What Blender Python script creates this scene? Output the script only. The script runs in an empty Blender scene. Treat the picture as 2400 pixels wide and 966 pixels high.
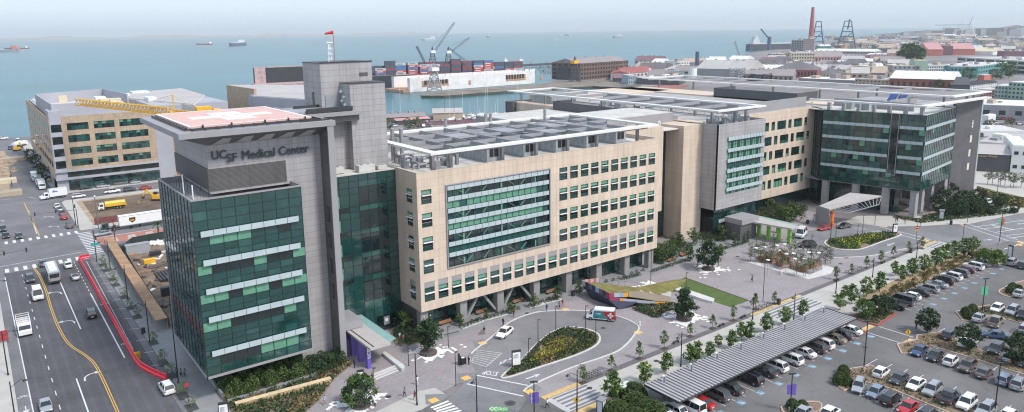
import bpy,bmesh,math,random
from mathutils import Vector,Matrix
random.seed(7)
sc=bpy.context.scene
col=sc.collection
R=math.radians
# camera, sky, sun, exposure
CAMH=60.0;HAZE=.00008
YAW,PIT,ROL,FOC,PPY=6.44715436e-01,-1.89723286e-01,-1.30344635e-02,1.70148224e+03,3.96974222e+02
_f=Vector((math.sin(YAW)*math.cos(PIT),math.cos(YAW)*math.cos(PIT),math.sin(PIT)))
_r=Vector((math.cos(YAW),-math.sin(YAW),0));_u=_r.cross(_f)
CR=_r*math.cos(ROL)+_u*math.sin(ROL);CU=-_r*math.sin(ROL)+_u*math.cos(ROL);CF=_f
cam=bpy.data.cameras.new('camera');camo=bpy.data.objects.new('camera',cam);col.objects.link(camo)
m=Matrix((CR,CU,-CF)).transposed().to_4x4();m.translation=Vector((0,0,CAMH));camo.matrix_world=m
cam.sensor_width=36;cam.lens=FOC/2400*36;cam.shift_y=-(483-PPY)/2400;cam.clip_start=1;cam.clip_end=60000
sc.camera=camo
w=bpy.data.worlds.new("World");sc.world=w;w.use_nodes=True
nt=w.node_tree;bg=nt.nodes['Background']
sky=nt.nodes.new('ShaderNodeTexSky');sky.sky_type='NISHITA';sky.sun_disc=False
SUN_EL,SUN_AZ=50,160
sky.sun_elevation=R(SUN_EL);sky.sun_rotation=R(SUN_AZ);sky.air_density=1.0;sky.dust_density=2.0;sky.ozone_density=1.0
hs=nt.nodes.new('ShaderNodeHueSaturation');hs.inputs['Saturation'].default_value=0.62
nt.links.new(sky.outputs[0],hs.inputs['Color'])
veil=nt.nodes.new('ShaderNodeMix');veil.data_type='RGBA';veil.inputs[0].default_value=.68;veil.inputs[7].default_value=(2.2,2.75,3.4,1)
nt.links.new(hs.outputs[0],veil.inputs[6]);nt.links.new(veil.outputs[2],bg.inputs['Color'])
bg.inputs['Strength'].default_value=0.15
sl=bpy.data.lights.new('sun','SUN');sl.energy=1.5;sl.angle=R(10);sl.color=(1,.955,.9)
so=bpy.data.objects.new('sun',sl);col.objects.link(so)
d=Vector((math.sin(R(SUN_AZ))*math.cos(R(SUN_EL)),math.cos(R(SUN_AZ))*math.cos(R(SUN_EL)),math.sin(R(SUN_EL))))
so.rotation_euler=d.to_track_quat('Z','Y').to_euler();so.location=(0,0,300)
sc.view_settings.view_transform='Standard';sc.view_settings.look='None';sc.view_settings.gamma=1
sc.view_settings.exposure=1.05
sc.cycles.max_bounces=6;sc.cycles.volume_bounces=0;sc.cycles.filter_width=1.15
# measuring helpers (photo pixel -> point on a plane in the place)
def ray(px,py):return CR*((px-1200)/FOC)-CU*((py-PPY)/FOC)+CF
def G(px,py,z=0.):
 q=ray(px,py);t=(z-CAMH)/q.z;p=q*t;return Vector((p.x,p.y,z))
def onY(px,py,Y):
 q=ray(px,py);t=Y/q.y;return Vector((q.x*t,Y,CAMH+q.z*t))
def proj(p):
 d=Vector(p)-Vector((0,0,CAMH));f=d.dot(CF);return 1200+FOC*d.dot(CR)/f,PPY-FOC*d.dot(CU)/f
def hgt(b,ytop):
 lo,hi=0,200
 for _ in range(40):
  mid=(lo+hi)/2
  if proj((b[0],b[1],(b[2]if len(b)>2 else 0)+mid))[1]>ytop:lo=mid
  else:hi=mid
 return lo
Z={'z6':(900,640,2.963),'zr':(1860,560,2.3796),'zl':(0,480,1.9875),'zc':(1380,560,2.379),'zp':(740,740,4.273),'zn':(160,440,4.831),'z4':(340,480,1.987),'zq':(1880,420,4.615),'zm':(1600,480,4.025),'p':(0,0,1),'zo':(0,300,3.715),'z5':(880,240,2.013),'zg':(1180,0,3.2194),'zs':(1800,0,3.22),'zt':(560,40,3.243),'zu':(880,130,5.083),'zv':(1800,100,7.43),'zw':(2080,100,6.9),'zx':(2200,220,3.715),'zy':(1300,100,4.8),'z1':(0,170,2.927),'zb':(1180,180,4.829),'za':(900,240,5.368),'ze':(1880,160,5.366),'zk':(0,60,3.4286),'zf':(1360,640,8.05),'zh':(1380,860,9.11),'zi':(1080,840,7.667),'zc_':(1520,160,4.025),'z3':(340,120,2.5417)}
def PX(z,x,y):a,b,c=Z[z];return(a+x/c,b+y/c)
def W(z,x,y,h=0.):return G(*PX(z,x,y),h)
# materials
MATS={}
def mat(name,c,rough=.7,metal=0,var=.12,vs=.5,fine=0,bump=0,spec=.5,vec='pos',trans=0,stretch=None,emis=None):
 if name in MATS:return MATS[name]
 m=bpy.data.materials.new(name);m.use_nodes=True;n=m.node_tree.nodes;l=m.node_tree.links;b=n['Principled BSDF']
 b.inputs['Roughness'].default_value=rough;b.inputs['Metallic'].default_value=metal;b.inputs['Specular IOR Level'].default_value=spec
 b.inputs['Base Color'].default_value=(*c,1)
 if trans:b.inputs['Transmission Weight'].default_value=trans
 if var or fine or bump:
  if vec=='pos':g=n.new('ShaderNodeNewGeometry');src=g.outputs['Position']
  else:g=n.new('ShaderNodeTexCoord');src=g.outputs['Object']
  if stretch:
   mp=n.new('ShaderNodeVectorMath');mp.operation='MULTIPLY';mp.inputs[1].default_value=stretch;l.new(src,mp.inputs[0]);src=mp.outputs[0]
  t=n.new('ShaderNodeTexNoise');t.inputs['Scale'].default_value=vs;t.inputs['Detail'].default_value=6;t.inputs['Roughness'].default_value=.6;l.new(src,t.inputs['Vector'])
  mr=n.new('ShaderNodeMapRange');mr.inputs['From Min'].default_value=.3;mr.inputs['From Max'].default_value=.7
  mr.inputs['To Min'].default_value=1-var;mr.inputs['To Max'].default_value=1+var;l.new(t.outputs['Fac'],mr.inputs['Value'])
  val=mr.outputs[0]
  if fine:
   t2=n.new('ShaderNodeTexNoise');t2 .inputs['Scale'].default_value=9;t2 .inputs['Detail'].default_value=2;l.new(src,t2 .inputs['Vector'])
   m2=n.new('ShaderNodeMapRange');m2 .inputs['From Min'].default_value=.3;m2 .inputs['From Max'].default_value=.7;m2 .inputs['To Min'].default_value=1-fine;m2 .inputs['To Max'].default_value=1+fine
   l.new(t2 .outputs['Fac'],m2 .inputs['Value']);mu=n.new('ShaderNodeMath');mu.operation='MULTIPLY';l.new(val,mu.inputs[0]);l.new(m2 .outputs[0],mu.inputs[1]);val=mu.outputs[0]
  vm=n.new('ShaderNodeVectorMath');vm.operation='SCALE';vm.inputs[0].default_value=c;l.new(val,vm.inputs['Scale']);l.new(vm.outputs[0],b.inputs['Base Color'])
  if bump:
   bp=n.new('ShaderNodeBump');bp.inputs['Strength'].default_value=bump;bp.inputs['Distance'].default_value=.05;l.new(t.outputs['Fac'],bp.inputs['Height']);l.new(bp.outputs[0],b.inputs['Normal'])
 MATS[name]=m;return m
def wear(m,cracks=.25,blotch=.22,track=None):
 """age an asphalt: large tonal patches, thin sealed cracks, oil spots, darker wheel tracks along one axis"""
 n=m.node_tree.nodes;l=m.node_tree.links;b=n['Principled BSDF'];src=b.inputs['Base Color'].links[0].from_socket;g=n.new('ShaderNodeNewGeometry')
 def mul(sock,fac):
  global _q
  v=n.new('ShaderNodeVectorMath');v.operation='SCALE';l.new(sock,v.inputs[0]);l.new(fac,v.inputs['Scale']);return v.outputs[0]
 def rng(sock,a,b_,c,d):
  r=n.new('ShaderNodeMapRange');r.inputs['From Min'].default_value=a;r.inputs['From Max'].default_value=b_;r.inputs['To Min'].default_value=c;r.inputs['To Max'].default_value=d;l.new(sock,r.inputs['Value']);return r.outputs[0]
 t=n.new('ShaderNodeTexNoise');t.inputs['Scale'].default_value=.045;t.inputs['Detail'].default_value=7;t.inputs['Roughness'].default_value=.65;l.new(g.outputs['Position'],t.inputs['Vector']);out=mul(src,rng(t.outputs['Fac'],.35,.65,1-blotch,1+blotch))
 w_=n.new('ShaderNodeTexNoise');w_.inputs['Scale'].default_value=.5;l.new(g.outputs['Position'],w_.inputs['Vector']);ad=n.new('ShaderNodeVectorMath');ad.operation='ADD';l.new(g.outputs['Position'],ad.inputs[0]);sc_=n.new('ShaderNodeVectorMath');sc_.operation='SCALE';sc_.inputs['Scale'].default_value=2.5;l.new(w_.outputs['Color'],sc_.inputs[0]);l.new(sc_.outputs[0],ad.inputs[1])
 v=n.new('ShaderNodeTexVoronoi');v.feature='DISTANCE_TO_EDGE';v.inputs['Scale'].default_value=.16;l.new(ad.outputs[0],v.inputs['Vector']);out=mul(out,rng(v.outputs['Distance'],0,.012,1-cracks,1))
 o=n.new('ShaderNodeTexNoise');o.inputs['Scale'].default_value=.6;o.inputs['Detail'].default_value=3;l.new(g.outputs['Position'],o.inputs['Vector']);out=mul(out,rng(o.outputs['Fac'],.66,.72,1,.72))
 if track:
  ax,per=track;sp_=n.new('ShaderNodeSeparateXYZ');l.new(ad.outputs[0]if 0 else g.outputs['Position'],sp_.inputs[0]);mt=n.new('ShaderNodeMath');mt.operation='MULTIPLY';mt.inputs[1].default_value=6.283/per;l.new(sp_.outputs[ax],mt.inputs[0]);si=n.new('ShaderNodeMath');si.operation='SINE';l.new(mt.outputs[0],si.inputs[0]);out=mul(out,rng(si.outputs[0],.2,1,1,1.16))
 l.new(out,b.inputs['Base Color']);return m
def panel(name,c,bw,bh,mortar,rough=.6,var=.06,ms=.03,offset=.5,spec=.4,big=.08):
 """cladding panels with thin joints, laid out on the wall itself (x+y along, z up)"""
 m=bpy.data.materials.new(name);m.use_nodes=True;n=m.node_tree.nodes;l=m.node_tree.links;b=n['Principled BSDF']
 b.inputs['Roughness'].default_value=rough;b.inputs['Specular IOR Level'].default_value=spec
 g=n.new('ShaderNodeNewGeometry');s=n.new('ShaderNodeSeparateXYZ');l.new(g.outputs['Position'],s.inputs[0])
 a=n.new('ShaderNodeMath');a.operation='ADD';l.new(s.outputs[0],a.inputs[0]);l.new(s.outputs[1],a.inputs[1])
 cb=n.new('ShaderNodeCombineXYZ');l.new(a.outputs[0],cb.inputs[0]);l.new(s.outputs[2],cb.inputs[1])
 br=n.new('ShaderNodeTexBrick');br.offset=offset;br.inputs['Scale'].default_value=1;br.inputs['Brick Width'].default_value=bw;br.inputs['Row Height'].default_value=bh
 br.inputs['Mortar Size'].default_value=ms;br.inputs['Mortar Smooth'].default_value=.3;br.inputs['Bias'].default_value=0
 br.inputs['Color1'].default_value=(*[v*(1-var)for v in c],1);br.inputs['Color2'].default_value=(*[v*(1+var)for v in c],1);br.inputs['Mortar'].default_value=(*mortar,1)
 l.new(cb.outputs[0],br.inputs['Vector'])
 t=n.new('ShaderNodeTexNoise');t.inputs['Scale'].default_value=.25;t.inputs['Detail'].default_value=5;l.new(g.outputs['Position'],t.inputs['Vector'])
 mr=n.new('ShaderNodeMapRange');mr.inputs['From Min'].default_value=.3;mr.inputs['From Max'].default_value=.7;mr.inputs['To Min'].default_value=1-big;mr.inputs['To Max'].default_value=1+big;l.new(t.outputs['Fac'],mr.inputs['Value'])
 vm=n.new('ShaderNodeVectorMath');vm.operation='SCALE';l.new(br.outputs['Color'],vm.inputs[0]);l.new(mr.outputs[0],vm.inputs['Scale'])
 sk=n.new('ShaderNodeVectorMath');sk.operation='MULTIPLY';sk.inputs[1].default_value=(1.6,1.6,.07);l.new(g.outputs['Position'],sk.inputs[0]);t3=n.new('ShaderNodeTexNoise');t3 .inputs['Scale'].default_value=1;t3 .inputs['Detail'].default_value=5;l.new(sk.outputs[0],t3 .inputs['Vector'])
 m3=n.new('ShaderNodeMapRange');m3 .inputs['From Min'].default_value=.35;m3 .inputs['From Max'].default_value=.6;m3 .inputs['To Min'].default_value=.88;m3 .inputs['To Max'].default_value=1.03;l.new(t3 .outputs['Fac'],m3 .inputs['Value'])
 v3=n.new('ShaderNodeVectorMath');v3 .operation='SCALE';l.new(vm.outputs[0],v3 .inputs[0]);l.new(m3 .outputs[0],v3 .inputs['Scale']);l.new(v3 .outputs[0],b.inputs['Base Color'])
 MATS[name]=m;return m
def leafmat(name,c1,c2,c3=None):
 m=bpy.data.materials.new(name);m.use_nodes=True;n=m.node_tree.nodes;l=m.node_tree.links;b=n['Principled BSDF']
 b.inputs['Roughness'].default_value=.6;b.inputs['Specular IOR Level'].default_value=.25
 g=n.new('ShaderNodeNewGeometry');r=n.new('ShaderNodeValToRGB');r.color_ramp.elements[0].color=(*c1,1);r.color_ramp.elements[1].color=(*c2,1)
 if c3:e=r.color_ramp.elements.new(.75);e.color=(*c3,1);r.color_ramp.elements[2].color=(*c3,1);r.color_ramp.elements[1].color=(*c2,1)
 l.new(g.outputs['Random Per Island'],r.inputs[0]);l.new(r.outputs[0],b.inputs['Base Color'])
 MATS[name]=m;return m
 # mesh + object helpers
class MB:
 def __init__(s):s.v=[];s.f=[];s.m=[]
 def add(s,vs,fs,m=0):
  k=len(s.v);s.v+=[tuple(v)for v in vs]
  for f in fs:s.f.append([k+i for i in f]);s.m.append(m)
  return s
 def box(s,x0,x1,y0,y1,z0,z1,m=0):
  if x0>x1:x0,x1=x1,x0
  if y0>y1:y0,y1=y1,y0
  return s.add([(x0,y0,z0),(x1,y0,z0),(x1,y1,z0),(x0,y1,z0),(x0,y0,z1),(x1,y0,z1),(x1,y1,z1),(x0,y1,z1)],[(3,2,1,0),(4,5,6,7),(0,1,5,4),(1,2,6,5),(2,3,7,6),(3,0,4,7)],m)
 def prism(s,poly,z0,z1,m=0,mt=None):
  n=len(poly);a=sum(poly[i][0]*poly[(i+1)%n][1]-poly[(i+1)%n][0]*poly[i][1]for i in range(n))
  if a<0:poly=poly[::-1]
  s.add([(p[0],p[1],z0)for p in poly]+[(p[0],p[1],z1)for p in poly],[tuple(range(n-1,-1,-1))]+[(i,(i+1)%n,n+(i+1)%n,n+i)for i in range(n)],m)
  s.add([(p[0],p[1],z1)for p in poly],[tuple(range(n))],m if mt is None else mt);return s
 def sheet(s,poly,z,m=0):
  n=len(poly);a=sum(poly[i][0]*poly[(i+1)%n][1]-poly[(i+1)%n][0]*poly[i][1]for i in range(n))
  if a<0:poly=poly[::-1]
  return s.add([(p[0],p[1],z)for p in poly],[tuple(range(n))],m)
 def quad(s,a,b,c,d,m=0):return s.add([a,b,c,d],[(0,1,2,3)],m)
 def bar(s,p0,p1,w,h=None,m=0):
  h=h or w;p0=Vector(p0);p1=Vector(p1);d=(p1-p0)
  if d.length<1e-6:return s
  d.normalize();up=Vector((0,0,1))if abs(d.z)<.95 else Vector((1,0,0));a=d.cross(up).normalized();b=a.cross(d).normalized()
  q=[p+a*(sx*w/2)+b*(sy*h/2)for p in(p0,p1)for sx,sy in((-1,-1),(1,-1),(1,1),(-1,1))]
  return s.add(q,[(3,2,1,0),(4,5,6,7),(0,1,5,4),(1,2,6,5),(2,3,7,6),(3,0,4,7)],m)
 def tube(s,p0,p1,r0,r1=None,n=8,m=0,caps=True):
  r1=r0 if r1 is None else r1;p0=Vector(p0);p1=Vector(p1);d=(p1-p0).normalized();up=Vector((0,0,1))if abs(d.z)<.95 else Vector((1,0,0));a=d.cross(up).normalized();b=a.cross(d).normalized()
  q=[p+a*(math.cos(2*math.pi*i/n)*r)+b*(math.sin(2*math.pi*i/n)*r)for p,r in((p0,r0),(p1,r1))for i in range(n)]
  return s.add(q,[(i,i+n,(i+1)%n+n,(i+1)%n)for i in range(n)]+([tuple(range(n)),tuple(range(2*n-1,n-1,-1))]if caps else[]),m)
 def path(s,pts,r,n=6,m=0):
  for a,b in zip(pts,pts[1:]):s.tube(a,b,r,r,n,m)
  return s
 def ell(s,c,rx,ry,rz,nu=10,nv=6,m=0):
  vs=[];fs=[]
  for j in range(nv+1):
   t=math.pi*j/nv
   for i in range(nu):a=2*math.pi*i/nu;vs.append((c[0]+rx*math.sin(t)*math.cos(a),c[1]+ry*math.sin(t)*math.sin(a),c[2]+rz*math.cos(t)))
  for j in range(nv):
   for i in range(nu):fs.append((j*nu+i,(j+1)*nu+i,(j+1)*nu+(i+1)%nu,j*nu+(i+1)%nu))
  return s.add(vs,fs,m)
 def leaf(s,c,size,m=0):
  n=Vector((random.gauss(0,1),random.gauss(0,1),random.gauss(0,1)+.6)).normalized();a=n.orthogonal().normalized();b=n.cross(a);t=random.random()*6.28
  u=(a*math.cos(t)+b*math.sin(t))*size*random.uniform(.7,1.3);v=n.cross(u).normalized()*size*random.uniform(.5,.9);c=Vector(c)
  return s.add([c-u,c-v,c+u,c+v],[(0,1,2,3)],m)
 def build(s,name,mats,parent=None,smooth=False):
  me=bpy.data.meshes.new(name);off=Vector((0,0,0))
  if parent is not None and parent.get('_w'):off=Vector(parent['_w'])
  me.from_pydata([(a[0]-off.x,a[1]-off.y,a[2]-off.z)for a in s.v],[],s.f)
  for x in(mats if isinstance(mats,(list,tuple))else[mats]):me.materials.append(x)
  me.polygons.foreach_set('material_index',s.m)
  if smooth:me.polygons.foreach_set('use_smooth',[True]*len(s.f))
  me.update();o=bpy.data.objects.new(name,me);col.objects.link(o)
  if parent is not None:
   o.parent=parent
   if parent.get('_w'):o['_w']=list(off)
  return o
def tag(o,label=None,cat=None,group=None,kind=None):
 if label:o['label']=label
 if cat:o['category']=cat
 if group:o['group']=group
 if kind:o['kind']=kind
 return o
def thing(name,label,cat,loc=(0,0,0),rz=0,group=None,world=False):
 """Empty at the base; world=True: its parts are given in world coordinates"""
 o=bpy.data.objects.new(name,None);col.objects.link(o);o.location=loc;o.rotation_euler=(0,0,rz);o.empty_display_size=.5
 if world:o['_w']=[float(v)for v in loc]
 return tag(o,label,cat,group)
KMAP={}
def KIDS(o):return[x for x in o.children]
def tree_of(o):return(o,[tree_of(c)for c in KIDS(o)])
def copy_node(n,parent=None):
 c=n[0].copy();col.objects.link(c)
 if parent is not None:c.parent=parent
 for ch in n[1]:copy_node(ch,c)
 return c
def copy_tree(o):
 if o.name not in KMAP:KMAP[o.name]=tree_of(o)
 return copy_node(KMAP[o.name])
def struct(name,mb,m,z=None):return tag(mb.build(name,m),kind='structure')
PROTO={}
def place(key,maker,loc,rz,label,cat,group=None,scale=1,name=None):
 """first use builds the thing and keeps it; later ones copy it with its parts"""
 if key not in PROTO:o=maker();PROTO[key]=o
 else:o=copy_tree(PROTO[key])
 o.location=loc;o.rotation_euler=(0,0,rz);o.scale=(scale,)*3 if not isinstance(scale,tuple)else scale
 for k in('label','group'):
  if k in o:del o[k]
 tag(o,label,cat,group);return o
ORD=['first','second','third','fourth','fifth','sixth','seventh','eighth','ninth','tenth','eleventh','twelfth','thirteenth','fourteenth','fifteenth','sixteenth','seventeenth','eighteenth','nineteenth','twentieth','twenty-first','twenty-second','twenty-third','twenty-fourth','twenty-fifth','twenty-sixth','twenty-seventh','twenty-eighth']
# shared materials
asphalt=mat('asphalt',(.078,.075,.083),.9,var=.16,vs=.12,fine=.14)
asphalt_old=mat('asphalt_worn',(.155,.15,.158),.9,var=.14,vs=.08,fine=.12)
asphalt_lot=mat('asphalt_lot',(.14,.132,.13),.9,var=.13,vs=.1,fine=.13)
driveway=mat('driveway_asphalt',(.185,.18,.188),.88,var=.12,vs=.15,fine=.1)
for _a,_t in((asphalt,(0,1.75)),(asphalt_old,None),(asphalt_lot,None),(driveway,None)):wear(_a,.3,.2,_t)
paint_w=mat('road_paint_white',(.62,.62,.62),.7,var=.16,vs=2)
paint_y=mat('road_paint_yellow',(.62,.36,.06),.7,var=.16,vs=2)
paint_g=mat('road_paint_green',(.10,.42,.08),.7,var=.2,vs=2)
paint_r=mat('red_kerb_paint',(.45,.05,.05),.7,var=.2,vs=1)
paint_b=mat('blue_stall_paint',(.15,.25,.34),.7,var=.2,vs=2)
conc=mat('pale_concrete',(.43,.41,.38),.85,var=.08,vs=.3,fine=.06)
conc_w=mat('kerb_concrete',(.55,.54,.52),.8,var=.1,vs=.8)
conc_d=mat('grey_concrete',(.24,.24,.245),.85,var=.12,vs=.4,fine=.06)
pavers=panel('plaza_pavers',(.385,.35,.355),.5,.25,(.29,.26,.27),.85,var=.2,ms=.012)
white_mark=mat('white_paving',(.75,.74,.73),.8,var=.08,vs=1)
soil=mat('dug_earth',(.15,.105,.075),.95,var=.4,vs=.15,fine=.25,bump=.6)
sand=mat('sandy_earth',(.36,.27,.19),.95,var=.25,vs=.3,fine=.15,bump=.3)
mulch=mat('mulch',(.2,.145,.1),.95,var=.3,vs=.8,fine=.25)
black=mat('black_paint',(.02,.02,.022),.45,var=0)
dark_metal=mat('dark_metal',(.05,.05,.055),.5,.3,var=.1)
grey_metal=mat('grey_metal',(.3,.31,.33),.45,.3,var=.1)
steel=mat('galvanised_steel',(.31,.31,.325),.5,.1,var=.12,vs=1)
white_p=mat('white_paint',(.78,.78,.77),.45,var=.05)
yellow_p=mat('yellow_paint',(.75,.42,.03),.5,var=.12,vs=2)
red_p=mat('red_paint',(.5,.03,.03),.45,var=.1)
orange_p=mat('orange_paint',(.85,.2,.03),.5,var=.06)
purple_p=mat('purple_paint',(.14,.09,.42),.5,var=.08)
green_p=mat('bright_green_paint',(.2,.55,.04),.5,var=.08)
lamp_w=mat('lamp_lens',(.7,.72,.7),.3,var=0)
timber=mat('timber',(.3,.15,.075),.7,var=.25,vs=1.5)
timber_d=mat('dark_decking',(.085,.065,.06),.75,var=.3,vs=2)
bark=mat('bark',(.16,.14,.125),.9,var=.3,vs=3,bump=.3)
rubber=mat('rubber',(.018,.018,.02),.8,var=0)
carglass=mat('car_glass',(.012,.016,.02),.08,var=0,spec=.9)
rimm=mat('wheel_rim',(.4,.4,.42),.3,.7,var=0)
tan_clad=panel('tan_cladding',(.6,.485,.385),3.19,1.6,(.46,.37,.295),.7,var=.03,ms=.035,offset=0,big=.06)
grey_clad=panel('grey_cladding',(.35,.335,.338),4.2,1.17,(.225,.21,.215),.55,var=.05,ms=.04,offset=0)
grey_clad_d=panel('dark_and_shaded_cladding',(.115,.11,.116),1.8,1.2,(.08,.075,.08),.55,var=.1,ms=.04,offset=.5)  # dark grey panels; on the fin sides this colour holds their shade
grey_plain=mat('grey_panel',(.29,.28,.29),.55,var=.07,vs=.3)
louvre=panel('louvred_screen',(.125,.117,.115),40,.2,(.06,.055,.055),.6,var=.06,ms=.05,offset=0)
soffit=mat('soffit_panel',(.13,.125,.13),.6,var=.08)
trell_w=mat('white_steel_frame',(.68,.66,.63),.5,var=.06,vs=.3)
roof_w=mat('roof_membrane',(.5,.48,.45),.85,var=.18,vs=.2,fine=.08)
roof_g=mat('roof_gravel',(.36,.345,.34),.9,var=.2,vs=.15,fine=.1)
glass_d=mat('green_glass_dark',(.009,.05,.045),.06,var=.35,vs=.25,spec=.8)
glass_m=mat('green_glass_mid',(.02,.085,.074),.08,var=.25,vs=.3,spec=.8)
glass_b=mat('green_glass_black',(.006,.016,.018),.05,var=.3,vs=.6,spec=.8)
glass_l=mat('green_glass_blind',(.12,.29,.195),.15,var=.18,vs=1.2,spec=.7)
glass_f=mat('fritted_band',(.42,.49,.51),.25,var=.07,vs=.5,spec=.6)
canopy_glass=mat('canopy_glass',(.25,.42,.40),.12,var=.12,spec=.8)
for _m in(glass_d,glass_m,glass_b):_m.node_tree.nodes['Principled BSDF'].inputs['IOR'].default_value=1.7
mullion=mat('mullion',(.018,.045,.045),.4,.3,var=0)
mull_l=mat('window_frame',(.2,.22,.21),.4,.4,var=0)
G1=leafmat('leaves_green',(.03,.06,.014),(.10,.17,.035),(.17,.25,.055))
G2=leafmat('leaves_dark',(.014,.032,.014),(.04,.075,.028),(.07,.11,.045))
G3=leafmat('leaves_light',(.06,.10,.02),(.16,.24,.04),(.26,.33,.07))
G4=leafmat('leaves_olive',(.05,.06,.03),(.13,.15,.075),(.2,.21,.13))
G5=leafmat('grass_ochre',(.09,.065,.03),(.2,.15,.06),(.33,.25,.09))
G6=leafmat('hedge_green',(.02,.036,.012),(.06,.09,.022),(.1,.13,.04))
GY=leafmat('yellow_flowers',(.12,.14,.02),(.3,.3,.03),(.55,.48,.05))
# SETTING: land, water, roads
water_m=mat('bay_water',(.03,.128,.152),.3,var=.3,vs=.0016,stretch=(1.2,3.2,1),bump=0,spec=.3)
def add_waves(m):
 n=m.node_tree.nodes;l=m.node_tree.links;b=n['Principled BSDF'];g=n.new('ShaderNodeNewGeometry')
 t=n.new('ShaderNodeTexNoise');t.inputs['Scale'].default_value=.35;t.inputs['Detail'].default_value=5;l.new(g.outputs['Position'],t.inputs['Vector'])
 bp=n.new('ShaderNodeBump');bp.inputs['Strength'].default_value=.5;bp.inputs['Distance'].default_value=.6;l.new(t.outputs['Fac'],bp.inputs['Height']);l.new(bp.outputs[0],b.inputs['Normal'])
add_waves(water_m)
mb=MB();mb.sheet([(-6000,-200),(16000,-200),(16000,16000),(-6000,16000)],-2.2);struct('water',mb,water_m)
land_m=mat('city_ground',(.2,.18,.18),.95,var=.35,vs=.012,fine=.1)
coast=[G(*p)for p in[(-420,345),(0,324),(100,320),(210,312),(300,305),(480,268),(700,266),(900,300),(930,277),(1010,268),(1240,262),(1300,236),(1390,218),(1455,213),(1480,207),(1390,202.5),(1200,213),(1040,225),(988,224.5),(986,219),(1120,207),(1255,199),(1300,190),(1302,180),(1475,160),(1560,150),(1640,143),(1700,138),(1752,126),(1790,119),(1890,108),(1925,98),(1950,90),(2050,84.5),(2200,80),(2420,79)]]
land=[(p.x,p.y)for p in coast]+[(9000,1500),(9000,-300),(-400,-300),(-400,420)]
mb=MB();mb.prism(land,-4,-.06);struct('land',mb,land_m)
pier_m=mat('pier_surface',(.19,.16,.13),.95,var=.4,vs=.05,fine=.2)
mb=MB();mb.sheet([tuple(G(*q)[:2])for q in[(990,224),(1040,224.4),(1200,212.5),(1390,202),(1478,206),(1500,196),(1420,186),(1300,191),(1255,199.5),(1120,207.5),(988,219.5)]],-.05);struct('pier_deck',mb,pier_m)
mb=MB();mb.sheet([tuple(G(*q)[:2])for q in[(1330,226),(1395,214),(1455,209),(1500,207),(1570,196),(1620,200),(1560,222),(1480,232),(1330,232)]],-.045);struct('red_yard',mb,mat('red_yard',(.26,.11,.09),.95,var=.5,vs=.06,fine=.3))
mb=MB();mb.sheet([tuple(G(*q)[:2])for q in[(1480,222),(1530,210),(1560,212),(1560,232),(1470,232)]],-.04);struct('rough_grass',mb,mat('rough_grass',(.17,.19,.08),.95,var=.4,vs=.08,fine=.3))
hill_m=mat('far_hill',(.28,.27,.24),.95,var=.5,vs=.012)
def ridge(name,pts,depth,m):
 """a low hill: crest line given as (x, y, height), flanks falling to the ground both sides"""
 mb=MB();k=len(pts)
 for i,(x,y,h)in enumerate(pts):
  mb.v+=[(x-depth*.35,y-depth*.6,-2.5),(x,y,h),(x+depth*.5,y+depth*.8,-2.5)]
 for i in range(k-1):
  a=3*i;mb.f+=[[a,a+3,a+4,a+1],[a+1,a+4,a+5,a+2]];mb.m+=[0,0]
 return struct(name,mb,m)
crest=[]
for i in range(40):
 px=2120+i*13;b=G(px,82.5);h=max(4,38*(1-math.exp(-(i/9.)))+random.uniform(-7,7)+12*math.sin(i*.7))
 crest.append((b.x,b.y,h))
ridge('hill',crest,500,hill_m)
crest=[]
for i in range(60):
 p=ray(-200+i*21,92);az=math.atan2(p.x,p.y);dd=14000;crest.append((math.sin(az)*dd,math.cos(az)*dd,30+14*math.sin(i*.5)+10*math.sin(i*1.3)+random.uniform(0,12)))
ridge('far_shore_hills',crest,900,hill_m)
mb=MB();mb.sheet([(-45,60),(26,60),(26,118),(60,20),(330,20),(330,118),(26,118.01),(26,222),(27,470),(24.5,521),(-45,521)],0)
mb.v=[];mb.f=[];mb.m=[]
mb.sheet([(-45,90),(23.2,90),(23.2,226),(62,226),(62,255.5),(24,255.5),(24,309),(75,309),(75,323),(24.5,323),(23,515),(-45,515)],0);struct('street',mb,asphalt_old)
mb=MB();mb.sheet([(2.6,118),(21.9,118),(21.9,221.5),(2.6,221.5)],.005);struct('street_new_asphalt',mb,asphalt)
mb=MB();mb.sheet([(45,20),(330,20),(330,78.5),(70.2,78.5),(70.2,89),(66,100.6),(59,96.2),(58.7,99.8),(54,96.6),(46,97.6),(36,96),(23.5,100),(23.5,20)],.003);struct('parking_lot',mb,asphalt_lot)
mb=MB();mb.sheet([(-45,515.5),(75,505),(75,524),(-45,532)],.002);struct('shore_road',mb,asphalt_old)
mb=MB();mb.sheet([(28,121.5),(28,107),(38,104.4),(46.5,99.1),(55.3,100.8),(58.7,98.1),(66.6,99.9),(71,91),(70.1,86.4),(214,86.6),(214,87.5),(218,99),(218,131),(28,131)],.006);struct('plaza_paving',mb,pavers)
mb=MB();mb.sheet([(70.5,79.9),(214.2,79.9),(214.2,85.2),(70.5,85.2)],.010);mb.sheet([(83,78.5),(137,78.5),(137,79.9),(83,79.9)],.010)
mb.sheet([(23.5,100.8),(36,97),(46.5,99.2),(55.3,100.8),(58.2,100.2),(58.5,97.0),(52.8,95.2),(44,96),(30,96.8),(23.5,99)],.012)
struct('promenade',mb,conc)
mb=MB()
for x in range(73,214,4):mb.box(x,x+.04,80,85.1,.011,.0125)
mb.box(71,214,82.4,82.46,.011,.0127);struct('paving_joints',mb,mat('joint',(.28,.26,.25),.9))
mb=MB();mb.sheet([(80,85.2),(214,85.2),(214,86.6),(80,86.6)],.014);mb.sheet([(84,77.2),(137,77.2),(137,78.5),(84,78.5)],.014);struct('tree_strip',mb,mat('dark_setts',(.13,.12,.125),.9,var=.25,vs=2,fine=.2))
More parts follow.
